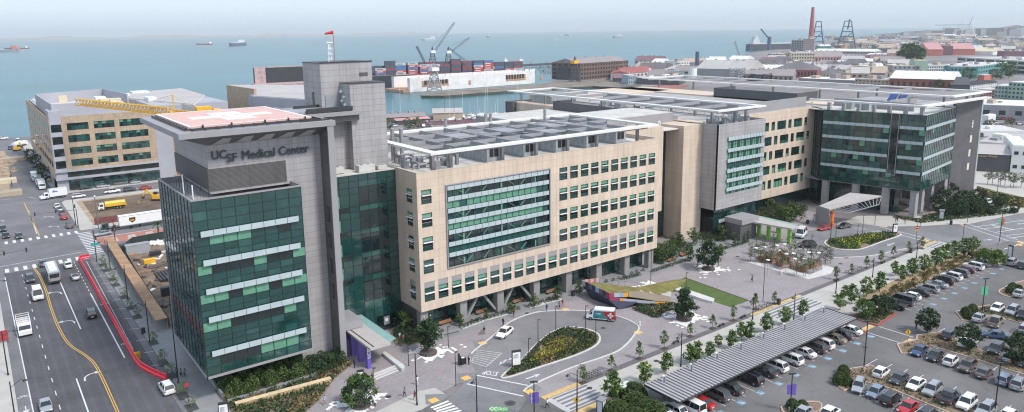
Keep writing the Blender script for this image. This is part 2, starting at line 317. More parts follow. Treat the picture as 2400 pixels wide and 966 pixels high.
mb=MB();mb.sheet([(137,75.5),(150,71),(170,73),(214,75),(214,79.9),(137,79.9)],.012);struct('verge_path',mb,conc)
mb=MB();mb.sheet([(67,115.7),(84,115.8),(104,116.2),(140,116.2),(168,116.2),(176,118.5),(176,131),(67,131)],.016);struct('building_footway',mb,conc_d)
rb1=[W('z6',*p)for p in[(635,690),(600,618),(608,560),(745,448),(860,352),(960,303),(1080,271),(1250,261),(1400,264),(1500,268),(1610,300),(1700,330),(1770,378),(1738,432),(1690,490),(1620,545),(1500,592),(1340,645),(1200,702),(1020,783),(968,826),(985,880)]]
rb1+=[G(1215,966),G(1000,985),W('z6',455,862)]
mb=MB();mb.sheet([(p.x,p.y)for p in rb1],.020);struct('drop_off_drive',mb,driveway)
def kerbline(name,pts,w=.3,h=.13,m=None,z=0.0,close=False):
 mb=MB();n=len(pts);P=[Vector((p[0],p[1]))for p in pts]
 L=[];Rr=[]
 for i in range(n):
  a=P[(i-1)%n]if(close or i>0)else P[i];b=P[(i+1)%n]if(close or i<n-1)else P[i]
  t=(b-a).normalized();nn=Vector((-t.y,t.x));L.append(P[i]+nn*w/2);Rr.append(P[i]-nn*w/2)
 for i in range(n if close else n-1):
  j=(i+1)%n;mb.prism([L[i],L[j],Rr[j],Rr[i]],z,z+h)
 return struct(name,mb,m or conc_w)
def smooth(pts,k=4,close=False):
 P=[Vector((p[0],p[1]))for p in pts];out=[];n=len(P)
 for i in range(n if close else n-1):
  p0=P[(i-1)%n]if(close or i>0)else P[i];p1=P[i];p2=P[(i+1)%n];p3=P[(i+2)%n]if(close or i<n-2)else P[(i+1)%n]
  for j in range(k):
   t=j/k;out.append(.5*((2*p1)+(p2-p0)*t+(2*p0-5*p1+4*p2-p3)*t*t+(3*p1-p0-3*p2+p3)*t**3))
 if not close:out.append(P[-1])
 return out
kerbline('kerb',smooth(rb1[1:-4]),.3)
isl1=smooth([W('z6',*p)for p in[(815,725),(880,665),(960,600),(1060,495),(1150,425),(1230,385),(1320,378),(1420,395),(1490,430),(1495,480),(1440,525),(1340,570),(1240,605),(1100,650),(950,700),(860,727)]],3,True)
mb=MB();mb.prism([(p.x,p.y)for p in isl1],0,.1);struct('traffic_island',mb,mulch);kerbline('kerb',isl1,.35,.16,close=True)
rb2=[W('zq',*p)for p in[(-160,420),(0,560),(85,560),(340,520),(600,481),(840,515),(1080,512),(1270,518),(1640,495),(1790,495)]]+[Vector((246,86)),Vector((262,82)),Vector((262,70)),Vector((240,62)),Vector((226,66)),W('zq',2240,672),W('zq',2000,720),W('zq',1500,675),W('zq',1395,660),W('zq',1180,740),W('zq',900,800),W('zq',700,835),W('zq',330,850),W('zq',200,840),W('zm',1200,445),W('zm',1130,400),W('zm',1040,350)]
mb=MB();mb.sheet([(p.x,p.y)for p in rb2],.021);struct('drop_off_drive',mb,driveway)
kerbline('kerb',smooth([W('zq',1180,740),W('zq',900,800),W('zq',700,835),W('zq',330,850),W('zm',1330,475),W('zm',1200,445),W('zm',1130,400),W('zm',1080,350)]),.25)
isl2=smooth([W('zq',*p)for p in[(1070,604),(960,570),(800,585),(640,602),(400,640),(290,655),(245,690),(290,730),(380,758),(500,768),(600,765),(700,740),(860,680)]],3,True)
mb=MB();mb.prism([(p.x,p.y)for p in isl2],0,.1);struct('traffic_island',mb,mulch);kerbline('kerb',isl2,.35,.16,close=True)
mb=MB();mb.prism([tuple(W('zq',*p)[:2])for p in[(840,513),(1270,512),(1640,488),(1790,490),(2400,365),(2460,330),(2340,290),(1500,400),(1000,400),(600,400),(350,500),(600,478)]],0,.1);struct('footway',mb,conc)
mb=MB();mb.sheet([(268,108),(330,60),(420,60),(420,150),(330,190),(283,112)],.004);struct('street',mb,conc)
mb=MB();mb.prism([tuple(G(*p)[:2])for p in[(2290,436),(2330,447),(2420,468),(2420,492),(2350,480),(2290,462)]],0,.12);struct('verge',mb,mat('dry_verge',(.22,.17,.09),.95,var=.4,vs=.5,fine=.25))
mb=MB();mb.prism([(23.2,90),(28.4,96),(28.0,118),(28.6,150),(28.6,219),(26.2,226),(24.2,225.5),(23.3,221)],0,.12);struct('footway',mb,conc_d)
mb=MB();mb.prism([(24,257),(62,257),(62,261),(28.2,261.6),(28.2,305),(75,304),(75,308.6),(25,309),(23.8,306)],0,.12)
mb.prism([(23.5,323.5),(75,323.5),(75,328),(26.8,328),(26.8,500),(22.6,500)],0,.12);mb.prism([(-30,100),(.7,100),(.9,215),(-30,216)],0,.12);struct('footway',mb,conc)
mb=MB();mb.sheet([(28.2,261.7),(62,261.1),(75,304),(28.2,305)],.01)
struct('dirt_lot',mb,soil)
mb=MB();mb.sheet([(27.5,262),(29.5,262),(30,303),(75,301),(75,304.5),(27.5,305.5)],.02);struct('dirt_lot_edge',mb,sand)
mb=MB();mb.sheet([(28.6,150),(60,150),(62,228),(33,229),(28.6,219)],.01);struct('building_site_ground',mb,mat('site_ground',(.17,.12,.085),.95,var=.4,vs=.12,fine=.25,bump=.6))
mb=MB()
random.seed(3)
for i in range(90):
 x=random.uniform(29.5,44);y=random.uniform(158,226);r=random.uniform(.5,2.4);mb.ell((x,y,-.1),r,r*random.uniform(.6,1.4),random.uniform(.15,.6),9,6)
struct('earth_mounds',mb,sand if 0 else mat('site_mounds',(.2,.14,.1),.95,var=.45,vs=.4,fine=.25,bump=.4))
mb=MB();mb.sheet([(-45,332),(9.3,332),(12.5,400),(14,470),(-45,470)],.02);struct('building_site_ground',mb,sand)
mk=MB();my=MB();mr=MB();mbk=MB()
zz=.0105
def line(m,a,b,w,z=.0105):
 a=Vector((a[0],a[1]));b=Vector((b[0],b[1]));t=(b-a).normalized();n=Vector((-t.y,t.x))*w/2
 m.sheet([a+n,a-n,b-n,b+n],z)
def pline(m,pts,w,z=.0105):
 for a,b in zip(pts,pts[1:]):line(m,a,b,w,z)
line(mk,(13.45,168),(13.4,220),.22);line(mk,(9.8,118),(9.8,143),.22);line(mk,(2.7,118),(2.7,218.5),.18);line(mk,(18.2,147),(18.2,190),.25)
for y in range(190,222,3):line(mk,(18.2,y),(18.2,y+1.3),.16)
for y in range(120,220,6):line(mk,(6.3,y),(6.3,y+2),.14)
yl=smooth([(9.2,222),(9.8,214),(10,200),(9.8,185),(9.9,172),(10.6,160.8),(12.4,153),(13.4,145.4),(13.6,125),(13.6,112)],5)
pline(my,[p+Vector((-.16,0))for p in yl],.15);pline(my,[p+Vector((.16,0))for p in yl],.15)
for x in range(1,23,1):
 if x%2:mk.sheet([(x*1.0,222.3),(x+.85,222.3),(x+.85,226.0),(x*1.0,226.0)],zz)
for x in range(0,12):mk.sheet([(x*2+.3,254.2),(x*2+1.1,254.2),(x*2+1.1,257.6),(x*2+.3,257.6)],zz)
for y in range(0,14):mk.sheet([(22.6,227+y*2),(26.2,227+y*2),(26.2,227.8+y*2),(22.6,227.8+y*2)],zz)
line(mk,(1,229.5),(21,230.5),.25);line(mk,(0,325.5),(9,327),.3);line(mk,(14.8,326),(17,321),.2);line(mk,(13.2,300),(12.8,262),.2)
line(my,(12.9,315),(13.2,259),.3)
for i in range(11):
 y=211-i*7.1;line(mk,(21.5,y),(23.1,y-.6),.12)
line(mk,(20.2,150),(21.0,220),.1)
def arrow_turn(m,x,y,s=1):
 pts=smooth([(x+1.1*s,y-1.6),(x+.9*s,y),(x,y+.9),(x-.9*s,y+1.0)],4);pline(m,pts,.26)
 m.sheet([(x-.8*s,y+1.55),(x-.8*s,y+.45),(x-1.9*s,y+1.0)],zz)
arrow_turn(mk,11.6,196.5);arrow_turn(mk,11.8,174);arrow_turn(mk,12.0,142.5,-1)
def arrow(m,a,b,w=.22,z=.0105):
 a=Vector(a[:2]);b=Vector(b[:2]);t=(b-a).normalized();n=Vector((-t.y,t.x));line(m,a,b-t*1.1,w,z);m.sheet([b,b-t*1.3+n*.5,b-t*1.3-n*.5][::-1],z)
arrow(mk,(19.8,158),(19.8,161.5),.16);arrow(mk,(19.8,190),(19.8,193),.16);arrow(mk,(1.8,137),(1.8,134),.14)
def bike(m,x,y,dx=0,dy=1,s=1.,z=.0105):
 a=Vector((dx,dy));b=Vector((-dy,dx))
 P=lambda u,v:Vector((x,y))+a*u*s+b*v*s
 for c in(-.55,.55):
  pline(m,[P(.38*math.sin(k*math.pi/5)*1.0,c+.38*math.cos(k*math.pi/5))for k in range(11)],.11*s,z)
 pline(m,[P(0,-.55),P(.55,-.2),P(.5,.35),P(0,.55)],.11*s,z);pline(m,[P(0,0),P(.55,-.2)],.1*s,z)
for(x,y)in((19.8,181),(19.6,154),(1.8,141)):bike(mk,x,y,0,1,.9)
for(x,y)in((3.8,300),(4.4,289),(18,284),(18,268)):arrow_turn(mk,x,y,1)
def stalls(y0,n,x,side,wb=2.68,L=4.9):
 for i in range(n+1):line(mk,(x,y0-i*wb),(x+side*L,y0-i*wb),.11,.0085)
stalls(59.5,12,112.6,1);stalls(59.0,12,127.5,-1,L=4.6)
for i in range(12):line(mk,(136.0,57.5-i*3.3+.0),(140.8,57.5-i*3.3),.11,.0085)
for i in range(10):line(mk,(146.5,57.5-i*3.3),(151.6,57.5-i*3.3),.11,.0085)
for i in range(9):line(mk,(159.5,55-i*3.2),(172,55-i*3.2),.11,.0085)
for i in range(20):line(mk,(156.0+i*2.68,66.0),(156.0+i*2.68,70.8),.11,.0085)
for i in range(20):line(mk,(84.0+i*2.6,65.6),(84.0+i*2.6,71.4),.11,.0085)
mb=MB();mo=MB()
for i in range(10):
 x=88.8+i*5.2
 for k in(0,):
  mb.sheet([(x,64.1),(x+1.4,64.1),(x+1.4,65.4),(x,65.4)],.0095)
 pline(mo,[(x+.5,65.2),(x+.6,64.7),(x+1.0,64.6),(x+1.1,64.3)],.12,.012);pline(mo,[(x+.75+.3*math.cos(k),64.55+.25*math.sin(k))for k in(2.2,3.2,4.2,5.2,6.0)],.1,.012)
for i in range(9):
 x=157.2+i*5.36;mb.sheet([(x,64.2),(x+1.3,64.2),(x+1.3,65.4),(x,65.4)],.0095);pline(mo,[(x+.5,65.2),(x+.6,64.7),(x+1.0,64.6),(x+1.1,64.3)],.12,.012)
struct('accessible_stall_marks',mb,paint_b)
for(x,y)in[(zx,zy)for zx in(146.9,)for zy in(55.8,52.5)]+[(111.9,55.5),(111.9,52.8),(111.9,50.1),(141.4,55.9),(141.4,52.6),(141.4,49.3)]:
 for k in range(6):line(mo,(x+.3*(k%2),y-.35*k),(x+.3*(k%2)+.35,y-.35*k),.2,.012)
z2=.026
line(mk,W('z6',575,770),W('z6',968,856),.3,z2);line(mk,W('z6',640,710),W('z6',1000,782),.3,z2)
arrow(mk,W('z6',985,737),W('z6',1085,702),.3,z2);arrow(mk,W('z6',870,590),W('z6',798,640),.3,z2);arrow(mk,W('z6',850,600),W('z6',905,592),.28,z2)
pl=[W('z6',610,620),W('z6',640,535),W('z6',818,557),W('z6',710,652),W('z6',610,620)];pline(mk,pl,.12,z2)
for k in range(1,7):
 t=k/7;a=pl[0].lerp(pl[1],t);b=pl[3].lerp(pl[2],t);line(mk,a,b,.11,z2)
line(mk,pl[1],W('z6',610,612),.1,z2)
for a,b in[((840,515),(1390,655)),((1070,604),(1390,690)),((1730,500),(2240,670)),((1810,492),(2330,655)),((1930,540),(2160,520)),((2100,575),(2400,530)),((2210,610),(2400,590)),((2250,640),(2400,615)),((2180,760),(2400,690)),((1850,520),(2400,445))]:
 line(mk,W('zq',*a),W('zq',*b),.28,z2)
arrow(mk,W('zq',750,565),W('zq',860,562),.3,z2);arrow(mk,W('zq',1000,690),W('zq',920,720),.3,z2);arrow(mk,W('zq',1960,660),W('zq',2060,655),.3,z2);arrow(mk,W('zq',2400,480),W('zq',2320,488),.3,z2)
for k in range(5):line(mk,W('zq',540+k*26,520),W('zq',600+k*26,550),.1,z2)
for k in range(8):line(mk,W('zq',2050+k*28,505+k*6),W('zq',2090+k*28,500+k*6),.3,z2)
struct('road_markings',mk,paint_w);struct('yellow_centre_line',my,paint_y)
def flat_text(txt,size,loc,rot,m,name,h=.0,sx=1,bold=.02):
 cu=bpy.data.curves.new(name,'FONT');cu.body=txt;cu.size=size;cu.offset=bold*size;cu.extrude=h;cu.align_x='CENTER';cu.align_y='CENTER';cu.resolution_u=3
 o=bpy.data.objects.new(name,cu);col.objects.link(o);dg=bpy.context.evaluated_depsgraph_get();me=bpy.data.meshes.new_from_object(o.evaluated_get(dg));bpy.data.objects.remove(o)
 me.materials.clear();me.materials.append(m);M=Matrix.Translation(loc)@rot.to_4x4()@Matrix.Diagonal((sx,1,1,1));me.transform(M)
 o=bpy.data.objects.new(name,me);col.objects.link(o);return o
rt=Matrix.Rotation(R(218),3,'Z');c=W('z6',740,695);tag(flat_text('STOP',2.1,(c.x,c.y,.03),Matrix.Rotation(R(-42+180-10),3,'Z'),paint_w,'stop_marking',sx=.55),kind='structure')
struct('stall_stencils',mo,paint_w)
mb=MB()
def pad(pts,z=.03):mb.sheet([tuple(p[:2])for p in pts],z)
for c in[('z6',685,488),('z6',1262,255),('z6',570,730),('z6',345,885),('z6',1012,825),('z6',1765,413),('zq',895,512),('zq',1715,487),('zq',465,850),('zq',1340,662),('zq',2360,680),('zq',2350,712),('zm',1535,498)]:
 p=W(*c);mb.sheet([(p.x-.75,p.y-.7),(p.x+.75,p.y-.7),(p.x+.75,p.y+.7),(p.x-.75,p.y+.7)],.03)
tact=mat('tactile_yellow',(.72,.42,.12),.8,var=.12,vs=3)
struct('tactile_paving',mb,tact)
mb=MB();band=mat('buff_band',(.55,.38,.17),.85,var=.15,vs=1)
mb.sheet([(70.3,85.3),(79.4,85.3),(79.6,86.5),(70.3,86.5)],.022);mb.sheet([(70.5,78.3),(79.3,78.3),(79.3,79.5),(70.5,79.5)],.022)
mb.sheet([(127.5,85.3),(146,85.3),(146,86.2),(127.5,86.2)],.022);mb.sheet([(128,76.6),(143,77.4),(143,78.5),(128,77.8)],.022)
mb.sheet([(205,85.3),(213.5,85.3),(214,86.2),(205,86.2)],.022);mb.sheet([(138.1,66.6),(141.7,66.6),(141.7,67.8),(138.1,67.8)],.022);mb.sheet([(137.4,58.2),(141.2,58.2),(141.2,59.6),(137.4,59.6)],.022)
struct('tactile_paving',mb,band)
mb=MB()
mb.sheet([(70.4,79.9),(79.4,79.9),(79.4,85.2),(70.4,85.2)],.017);mb.sheet([(129,79.0),(146,79.0),(146,85.2),(129,85.2)],.017);mb.sheet([(205,79.9),(213,79.9),(213,85.2),(205,85.2)],.017);struct('crossing_base',mb,mat('crossing_pale',(.46,.45,.44),.85,var=.1))
mb=MB()
for i in range(5):
 y=80.2+i*1.05
 mb.sheet([(71.5,y),(79.2,y),(79.2,y+.5),(71.5,y+.5)],.0215);mb.sheet([(130,y),(145.5,y),(145.5,y+.5),(130,y+.5)],.0215);mb.sheet([(205.5,y),(212.8,y),(212.8,y+.5),(205.5,y+.5)],.0215)
struct('crossing_stripes',mb,mat('crossing_grey',(.17,.17,.185),.9,var=.1));mb=MB()
for i in range(6):
 mb.sheet([(54.2+i*.05,95.0-i*.75),(57.6,95.1-i*.95),(57.6,94.6-i*.95),(54.2+i*.05,94.5-i*.75)],.0215)
struct('crossing_bars',mb,white_mark)
line_mb=MB()
line(line_mb,(142.2,66),(142.2,59.4),.2,.02);line(line_mb,(137.6,66),(137.6,59.8),.2,.02);struct('crossing_lines',line_mb,paint_w)
mb=MB();c0,c1,c2,c3=W('zi',500,940),W('zi',520,875),W('zi',850,880),W('zi',850,945);mb.sheet([tuple(p[:2])for p in(c0,c1,c2,c3)],.024);struct('green_road_patch',mb,paint_g)
mb=MB();a=W('zi',650,910);b_=W('zi',515,905)
for k in(0,.6):
 t=(b_-a).normalized();n=Vector((-t.y,t.x,0));q=b_-t*k;pline(mb,[q-t*.6+n*.6,q,q-t*.6-n*.6],.16,.028)
bike(mb,*W('zi',745,908)[:2],*(Vector((-t.y,t.x))),.8,.028);struct('bike_lane_symbol',mb,paint_w)
mb=MB()
for c in[('z6',875,905),('z6',995,280),('z6',1522,383),('z6',30,860),('zl',362,497),('zr',398,605),('zc',377,682),('zm',517,490),('zm',1490,558),('z6',1428,800)]:
 p=W(*c);mb.sheet([(p.x+.5*math.cos(k*.524),p.y+.5*math.sin(k*.524))for k in range(12)],.034)
struct('manhole_covers',mb,mat('iron_cover',(.06,.055,.06),.7,.3))
mb=MB();p=W('z6',875,905)
mb.sheet([(p.x+.95*math.cos(k*.393),p.y+.95*math.sin(k*.393))for k in range(16)],.029);struct('manhole_patch',mb,asphalt)
mb=MB()
for pts in([(615,475),(640,535),(712,470),(690,455)],[(505,700),(515,770),(575,765),(635,690)],[(285,845),(290,915),(385,905),(470,838)],[(1045,765),(1000,800),(1040,835),(1100,800)]):
 mb.sheet([tuple(W('z6',*q)[:2])for q in pts],.024)
struct('ramp_paving',mb,mat('ramp_grey',(.2,.2,.21),.9,var=.1))
mb=MB();mb.sheet([(26.6,235.5),(62,233.5),(62,243),(26.6,244.3)],.009);struct('bus_lane',mb,mat('bus_lane_red',(.36,.16,.12),.9,var=.15,vs=.3,fine=.1))
mb=MB()
for x0 in(29,34,39):
 for k in range(7):line(mb,(x0+.1*k,237+k*.75),(x0+2.6,237+k*.75),.3,.013)
line(mb,(26.6,244.5),(62,243.2),.3,.013);struct('bus_lane_marks',mb,paint_w)
SPL=[(('zp',440,880),3.4,1),(('zp',1155,372),3.2,2),(('zc',530,445),3.6,3),(('zc',672,168),3.3,4),(('zc',345,262),2.6,5)]
mb=MB()
def hexa(x,y,r,z):mb.sheet([(x+r*math.cos(k*1.0472),y+r*math.sin(k*1.0472))for k in range(6)],z)
random.seed(11);cnt=0
for c,rad,sd in SPL:
 p=W(*c);s=.36;used=set()
 for i in range(-26,27):
  for j in range(-26,27):
   x=i*s*1.5;y=(j+.5*(i%2))*s*1.732;dd=math.hypot(x,y)
   ang=math.atan2(y,x);edge=rad*.82*(1.0+.25*math.sin(ang*3+sd)+.18*math.sin(ang*7+sd*2))
   if dd<edge*.98 or(dd<edge*1.35 and random.random()<.38)or(dd<edge*2.1 and random.random()<.045):
    cnt+=1;hexa(p.x+x,p.y+y,s*1.01,.018+.0001*(cnt%3))
struct('white_hexagon_paving',mb,white_mark)
def island(pts,m=mulch,kerb=conc_w,name='planting_island',h=.12,sm=True):
 P=smooth([Vector((p[0],p[1]))for p in pts],3,True)if sm else[Vector((p[0],p[1]))for p in pts]
 mb=MB();mb.prism([(p.x,p.y)for p in P],0,h);struct(name,mb,m);kerbline('kerb',P,.25,h+.06,kerb,close=True);return P
pinkc=mat('pink_concrete',(.5,.36,.29),.85,var=.12,vs=.6)
ISL_A=island([(133.2,57.4),(134.6,56.2),(140.6,55.9),(141.0,50),(141.0,40.1),(141.2,30),(144.8,30),(143.6,40.6),(146.2,50),(148.6,57.2),(143.6,59.3),(141.4,58.4),(136.4,59.7)],mulch,pinkc,sm=False)
ISL_B=island([(111.2,56.5),(112.9,59.6),(118,60.6),(123.9,58.4),(122,51),(120.8,40),(118.6,30),(116.8,30),(117.4,43.4),(118,52),(117,56.0)],mulch,pinkc,sm=False)
ISL_C=island([(158.5,57.0),(159.4,55.8),(166.2,54.2),(165.6,42),(168.5,42),(171.8,57),(162.3,59.8)],mulch,pinkc,sm=False)
ISL_D=island([(180.5,56.8),(182.2,55.5),(188,54.4),(195.2,58),(183.6,59.2)],mulch,pinkc)
ISL_E=island([(98.4,59.9),(101.7,59),(104.5,57),(102,55.5),(97,57)],mulch,pinkc)
ISL_F=island([(142.2,66.4),(151.6,67.2),(151.2,71.5),(142.2,72.2)],mulch,paint_r,sm=False)
ISL_G=island([(129.8,67.0),(137.4,66.2),(137.6,71.4),(131.5,71.6)],mulch,paint_r,sm=False)
ISL_H=island([(153,71.6),(209,70.9),(211,76.6),(185,77.2),(160,77.4),(152.6,76.4)],mat('straw_mulch',(.3,.22,.13),.95,var=.35,vs=.9,fine=.2),conc_w,sm=False)
ISL_I=island([(204.2,66.6),(210.5,66.4),(216,71),(214,75.2),(206,74.8)],mulch,conc_w)
mb=MB();L1=[tuple(W('zc',*q)[:2])for q in[(535,216),(892,345),(790,381),(700,352),(560,292),(400,300),(420,262)]];mb.sheet(L1,.03)
lawn_m=mat('lawn',(.075,.115,.028),.95,var=.22,vs=.9,fine=.3,bump=.3);struct('lawn',mb,lawn_m)
kerbline('lawn_edging',[L1[0],L1[1]],.12,.1,timber_d)
tag(mb and None or bpy.data.objects['lawn'],kind='structure')
# HOSPITAL
class Face:
 """a wall plane: s runs along it, d outwards, z up"""
 def __init__(s,O,T):s.O=Vector((O[0],O[1]));s.t=(Vector((T[0],T[1]))-s.O);s.L=s.t.length;s.t.normalize();s.n=Vector((s.t.y,-s.t.x))
 def P(s,a,d,z):p=s.O+s.t*a+s.n*d;return(p.x,p.y,z)
 def box(s,mb,a0,a1,d0,d1,z0,z1,m=0):
  q=[s.P(a,d,z)for z in(z0,z1)for a,d in((a0,d0),(a1,d0),(a1,d1),(a0,d1))]
  return mb.add(q,[(0,1,2,3),(7,6,5,4),(3,2,6,7),(1,0,4,5),(2,1,5,6),(0,3,7,4)],m)
def wall_open(mb,F,z0,z1,ops,th=.35,a0=0,a1=None,m=0):
 a1=F.L if a1 is None else a1
 S=sorted(set([a0,a1]+[v for o in ops for v in o[:2]]));ZZ=sorted(set([z0,z1]+[v for o in ops for v in o[2:4]]))
 for j in range(len(ZZ)-1):
  run=None
  for i in range(len(S)-1):
   cs=(S[i]+S[i+1])/2;cz=(ZZ[j]+ZZ[j+1])/2;hole=any(o[0]<cs<o[1]and o[2]<cz<o[3]for o in ops)
   if not hole:run=run or[S[i],0];run[1]=S[i+1]
   if hole and run:F.box(mb,run[0],run[1],-th,0,ZZ[j],ZZ[j+1],m);run=None
  if run:F.box(mb,run[0],run[1],-th,0,ZZ[j],ZZ[j+1],m)
GL=[glass_d,glass_m,glass_b,glass_l]
def curtain(parent,F,zs,cw,fn,a0=0,a1=None,d=0,mw=.09,name='glass_wall',md=.07):
 a1=F.L if a1 is None else a1;n=max(1,round((a1-a0)/cw));mb=MB();mm=MB()
 for i in range(n):
  s0=a0+(a1-a0)*i/n;s1=a0+(a1-a0)*(i+1)/n
  for j in range(len(zs)-1):
   mb.add([F.P(s0,d,zs[j]),F.P(s1,d,zs[j]),F.P(s1,d,zs[j+1]),F.P(s0,d,zs[j+1])],[(0,1,2,3)],fn(i,j,n))
 for i in range(n+1):
  s0=a0+(a1-a0)*i/n;F.box(mm,s0-mw/2,s0+mw/2,d-.05,d+md,zs[0],zs[-1])
 for z in zs:F.box(mm,a0,a1,d-.05,d+md*.8,z-mw/2,z+mw/2)
 g=mb.build(name,GL,parent);mm.build('mullions',mullion,parent);return g
def band(parent,F,a0,a1,z0,z1,d=.45,m=None,n=0,name='sunshade_band'):
 mb=MB();F.box(mb,a0,a1,d,d+.08,z0,z1)
 if n:
  for i in range(n+1):s=a0+(a1-a0)*i/n;F.box(mb,s-.03,s+.03,d+.082,d+.1,z0,z1,1)
 for s in(a0+.3,(a0+a1)/2,a1-.3):F.box(mb,s-.05,s+.05,0,d,z1-.3,z1-.15,1)
 return mb.build(name,[m or glass_f,mullion],parent)
 # glass tower with the helipad
T=thing('hospital_tower','grey clad tower with dark green glass box below a rooftop helipad and large lettering','building',(38,130,0),world=True)
mb=MB();mb.box(30.5,49.8,123.3,146,34,42.3);mb.box(43.9,49.8,123.3,140,0,34.0);mb.box(50.8,60.2,134.5,146,33,44.0);mb.build('upper_wall',grey_clad,T)
mb=MB();mb.box(30.5,43.3,123.1,123.3,34.6,38.2);mb.box(30.3,30.5,123.1,146,34.6,38.2);mb.build('louvred_screen',louvre,T)
mb=MB();F=Face((49.8,123.3),(49.8,119.5))
ops=[(1.2,2.6,z,z+2.9)for z in(26.4,21.4,16.6,11.8)]
wall_open(mb,F,0,44.0,ops,th=.98);mb.build('fin_wall',grey_clad_d,T)  # side turned from the sun, its shade put into the cladding colour
mb=MB();mb.box(49.72,50.86,119.3,119.5,0,44.0);mb.build('fin_edge',grey_plain,T)
mb=MB()
for z in(26.4,21.4,16.6,11.8):mb.box(50.6,50.78,120.7,122.1,z,z+2.9)
mb.build('fin_niche',mat('niche_pale',(.5,.49,.47),.6),T)
F1=Face((26.2,118.3),(43.9,118.3));F2=Face((26.2,141),(26.2,118.3))
rows=[4.9,6.3,8.3,9.25]
for Tt in(14.15,18.9,23.7,28.5):rows+=[Tt-3.9,Tt-2.8,Tt-1.75,Tt-.0,Tt+.95]
rows=sorted(set([round(v,2)for v in rows if v>4.8]+[30.8,32.6,34.3]))
rows=[4.9,6.4,8.3,9.25,10.4,11.3,12.5,14.15,15.1,16.1,17.3,18.9,19.85,20.9,22.1,23.7,24.65,25.7,26.9,28.5,29.4,31,32.6,34.3]
random.seed(5)
vis={6:3,10:3,14:3,18:3,1:3}
tab={}
for r_,s in((18,'DLLLLDDBDD'),(14,'LBBBBLBBLD'),(10,'LLBLBLBLLB'),(6,'LLBBBBBLDB'),(1,'DBBBBLLLDD')):tab[r_]=s
def fA(i,j,n):
 if j in tab:return{'L':3,'B':2,'D':0}[tab[j][min(9,int(i*10/n))]]
 return 1 if random.random()<.12 else 0
curtain(T,F1,rows,2.2,fA);
def fA2(i,j,n):return 0 if random.random()<.7 else(1 if random.random()<.5 else 2)
curtain(T,F2,rows,2.2,fA2)
for z in(28.45,23.7,18.9,14.15,8.3):band(T,F1,.85,16.8,z,z+.95,n=8)
mb=MB();mb.box(26.2,43.9,118.4,141,4.55,4.9);mb.box(26.0,44.1,118.1,118.3,4.5,4.9);mb.box(26.0,26.2,118.1,141.2,4.5,4.9);mb.box(26.1,43.95,118.15,118.45,34.3,34.55);mb.box(26.1,26.35,118.45,141.1,34.3,34.55);mb.box(26.1,44,140.9,141.1,5,34.5);mb.box(43.9,44.05,118.2,123.3,4.6,34.5);mb.build('glass_box_edge',grey_plain,T)
mb=MB();mb.box(26.4,43.8,118.5,140.9,33.2,33.4);mb.build('terrace',roof_g,T)
mb=MB();mb.box(30,43.5,123.5,138.5,.1,4.6);mb.build('base_glazing',glass_d,T)
mb=MB()
for x in(26.6,30.3):
 for y in range(119,124):mb.tube((x,118.8+(y-119)*5,33.4),(x,118.8+(y-119)*5,34.5),.03)
for z in(34.0,34.5):mb.tube((26.7,118.8,z),(26.7,140,z),.03);
for z in(34.9,35.3):mb.tube((28.3,119,z),(28.3,138,z),.03)
for y in range(119,139,2):mb.tube((28.3,y,33.4),(28.3,y,35.3),.03)
mb.build('guard_rail',dark_metal,T)
mb=MB();mb.tube((27.0,126,33.4),(27.0,126,37.4),.1);mb.tube((27.0,120,33.4),(27.0,120,36.6),.1);mb.build('vent_pipe',white_p,T)
fr=Matrix.Rotation(R(90),3,'X')
def sign(txt,size,x,y,z,m,name,parent,sx=1,depth=.12,rot=fr,bold=.035):
 o=flat_text(txt,size,(x,y,z),rot,m,name,depth,sx,bold);
 if parent is not None:
  off=Vector(parent['_w'])if parent.get('_w')else Vector((0,0,0));o.data.transform(Matrix.Translation(-off));o.parent=parent
 return o
letm=mat('letter_grey',(.05,.055,.065),.5,.2)
def fit(txt,x0,x1,z0,z1):
 o=flat_text(txt,2,(0,0,0),fr,letm,'lettering',.05,1,0);v=o.data.vertices;a=[min(p.co[k]for p in v)for k in(0,2)];b=[max(p.co[k]for p in v)for k in(0,2)]
 for p in v:p.co=((p.co[0]-a[0])/(b[0]-a[0])*(x1-x0-.1)+x0-38,p.co[1]+123.0-130,(p.co[2]-a[1])/(b[1]-a[1])*(z1-z0-.06)+z0)
 bm=bmesh.new();bm.from_mesh(o.data);g=bm.verts[:]+bm.edges[:]+bm.faces[:]
 for dx,dz in((.1,.0),(.05,.06)):r=bmesh.ops.duplicate(bm,geom=g);bmesh.ops.translate(bm,verts=[q for q in r['geom']if isinstance(q,bmesh.types.BMVert)],vec=(dx,-.004*(1+dz*9),dz))
 bm.to_mesh(o.data);bm.free();o.parent=T
fit('UC',31.1,33.5,39.75,41.2);fit('SF',33.4,35.15,39.05,40.5);fit('Medical Center',35.95,47.6,39.2,40.75)
mb=MB();SL=[(25.6,119.2),(51.0,119.2),(51.0,131),(61.6,131),(61.6,147),(51,149.2),(25.9,149.2)]
mb.prism([(25.6,119.2),(51.2,119.2),(51.2,149.2),(25.6,149.2)],44.0,44.9);mb.box(51.2,62.0,130.6,146,44.2,44.9);mb.build('helipad_slab',grey_plain,T)
mb=MB()
a=[(26.0,119.6),(49.7,119.6),(49.7,146),(26.0,146)];b=[(30.4,123.2),(49.7,123.2),(49.7,146),(30.4,146)]
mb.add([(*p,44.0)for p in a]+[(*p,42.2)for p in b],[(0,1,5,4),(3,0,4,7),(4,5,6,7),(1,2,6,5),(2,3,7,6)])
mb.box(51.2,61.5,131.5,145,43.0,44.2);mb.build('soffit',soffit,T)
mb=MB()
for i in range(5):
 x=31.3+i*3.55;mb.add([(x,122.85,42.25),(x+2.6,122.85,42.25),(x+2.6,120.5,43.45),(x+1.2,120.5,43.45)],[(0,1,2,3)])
mb.build('soffit_opening',mat('opening_pale',(.42,.42,.42),.6),T)
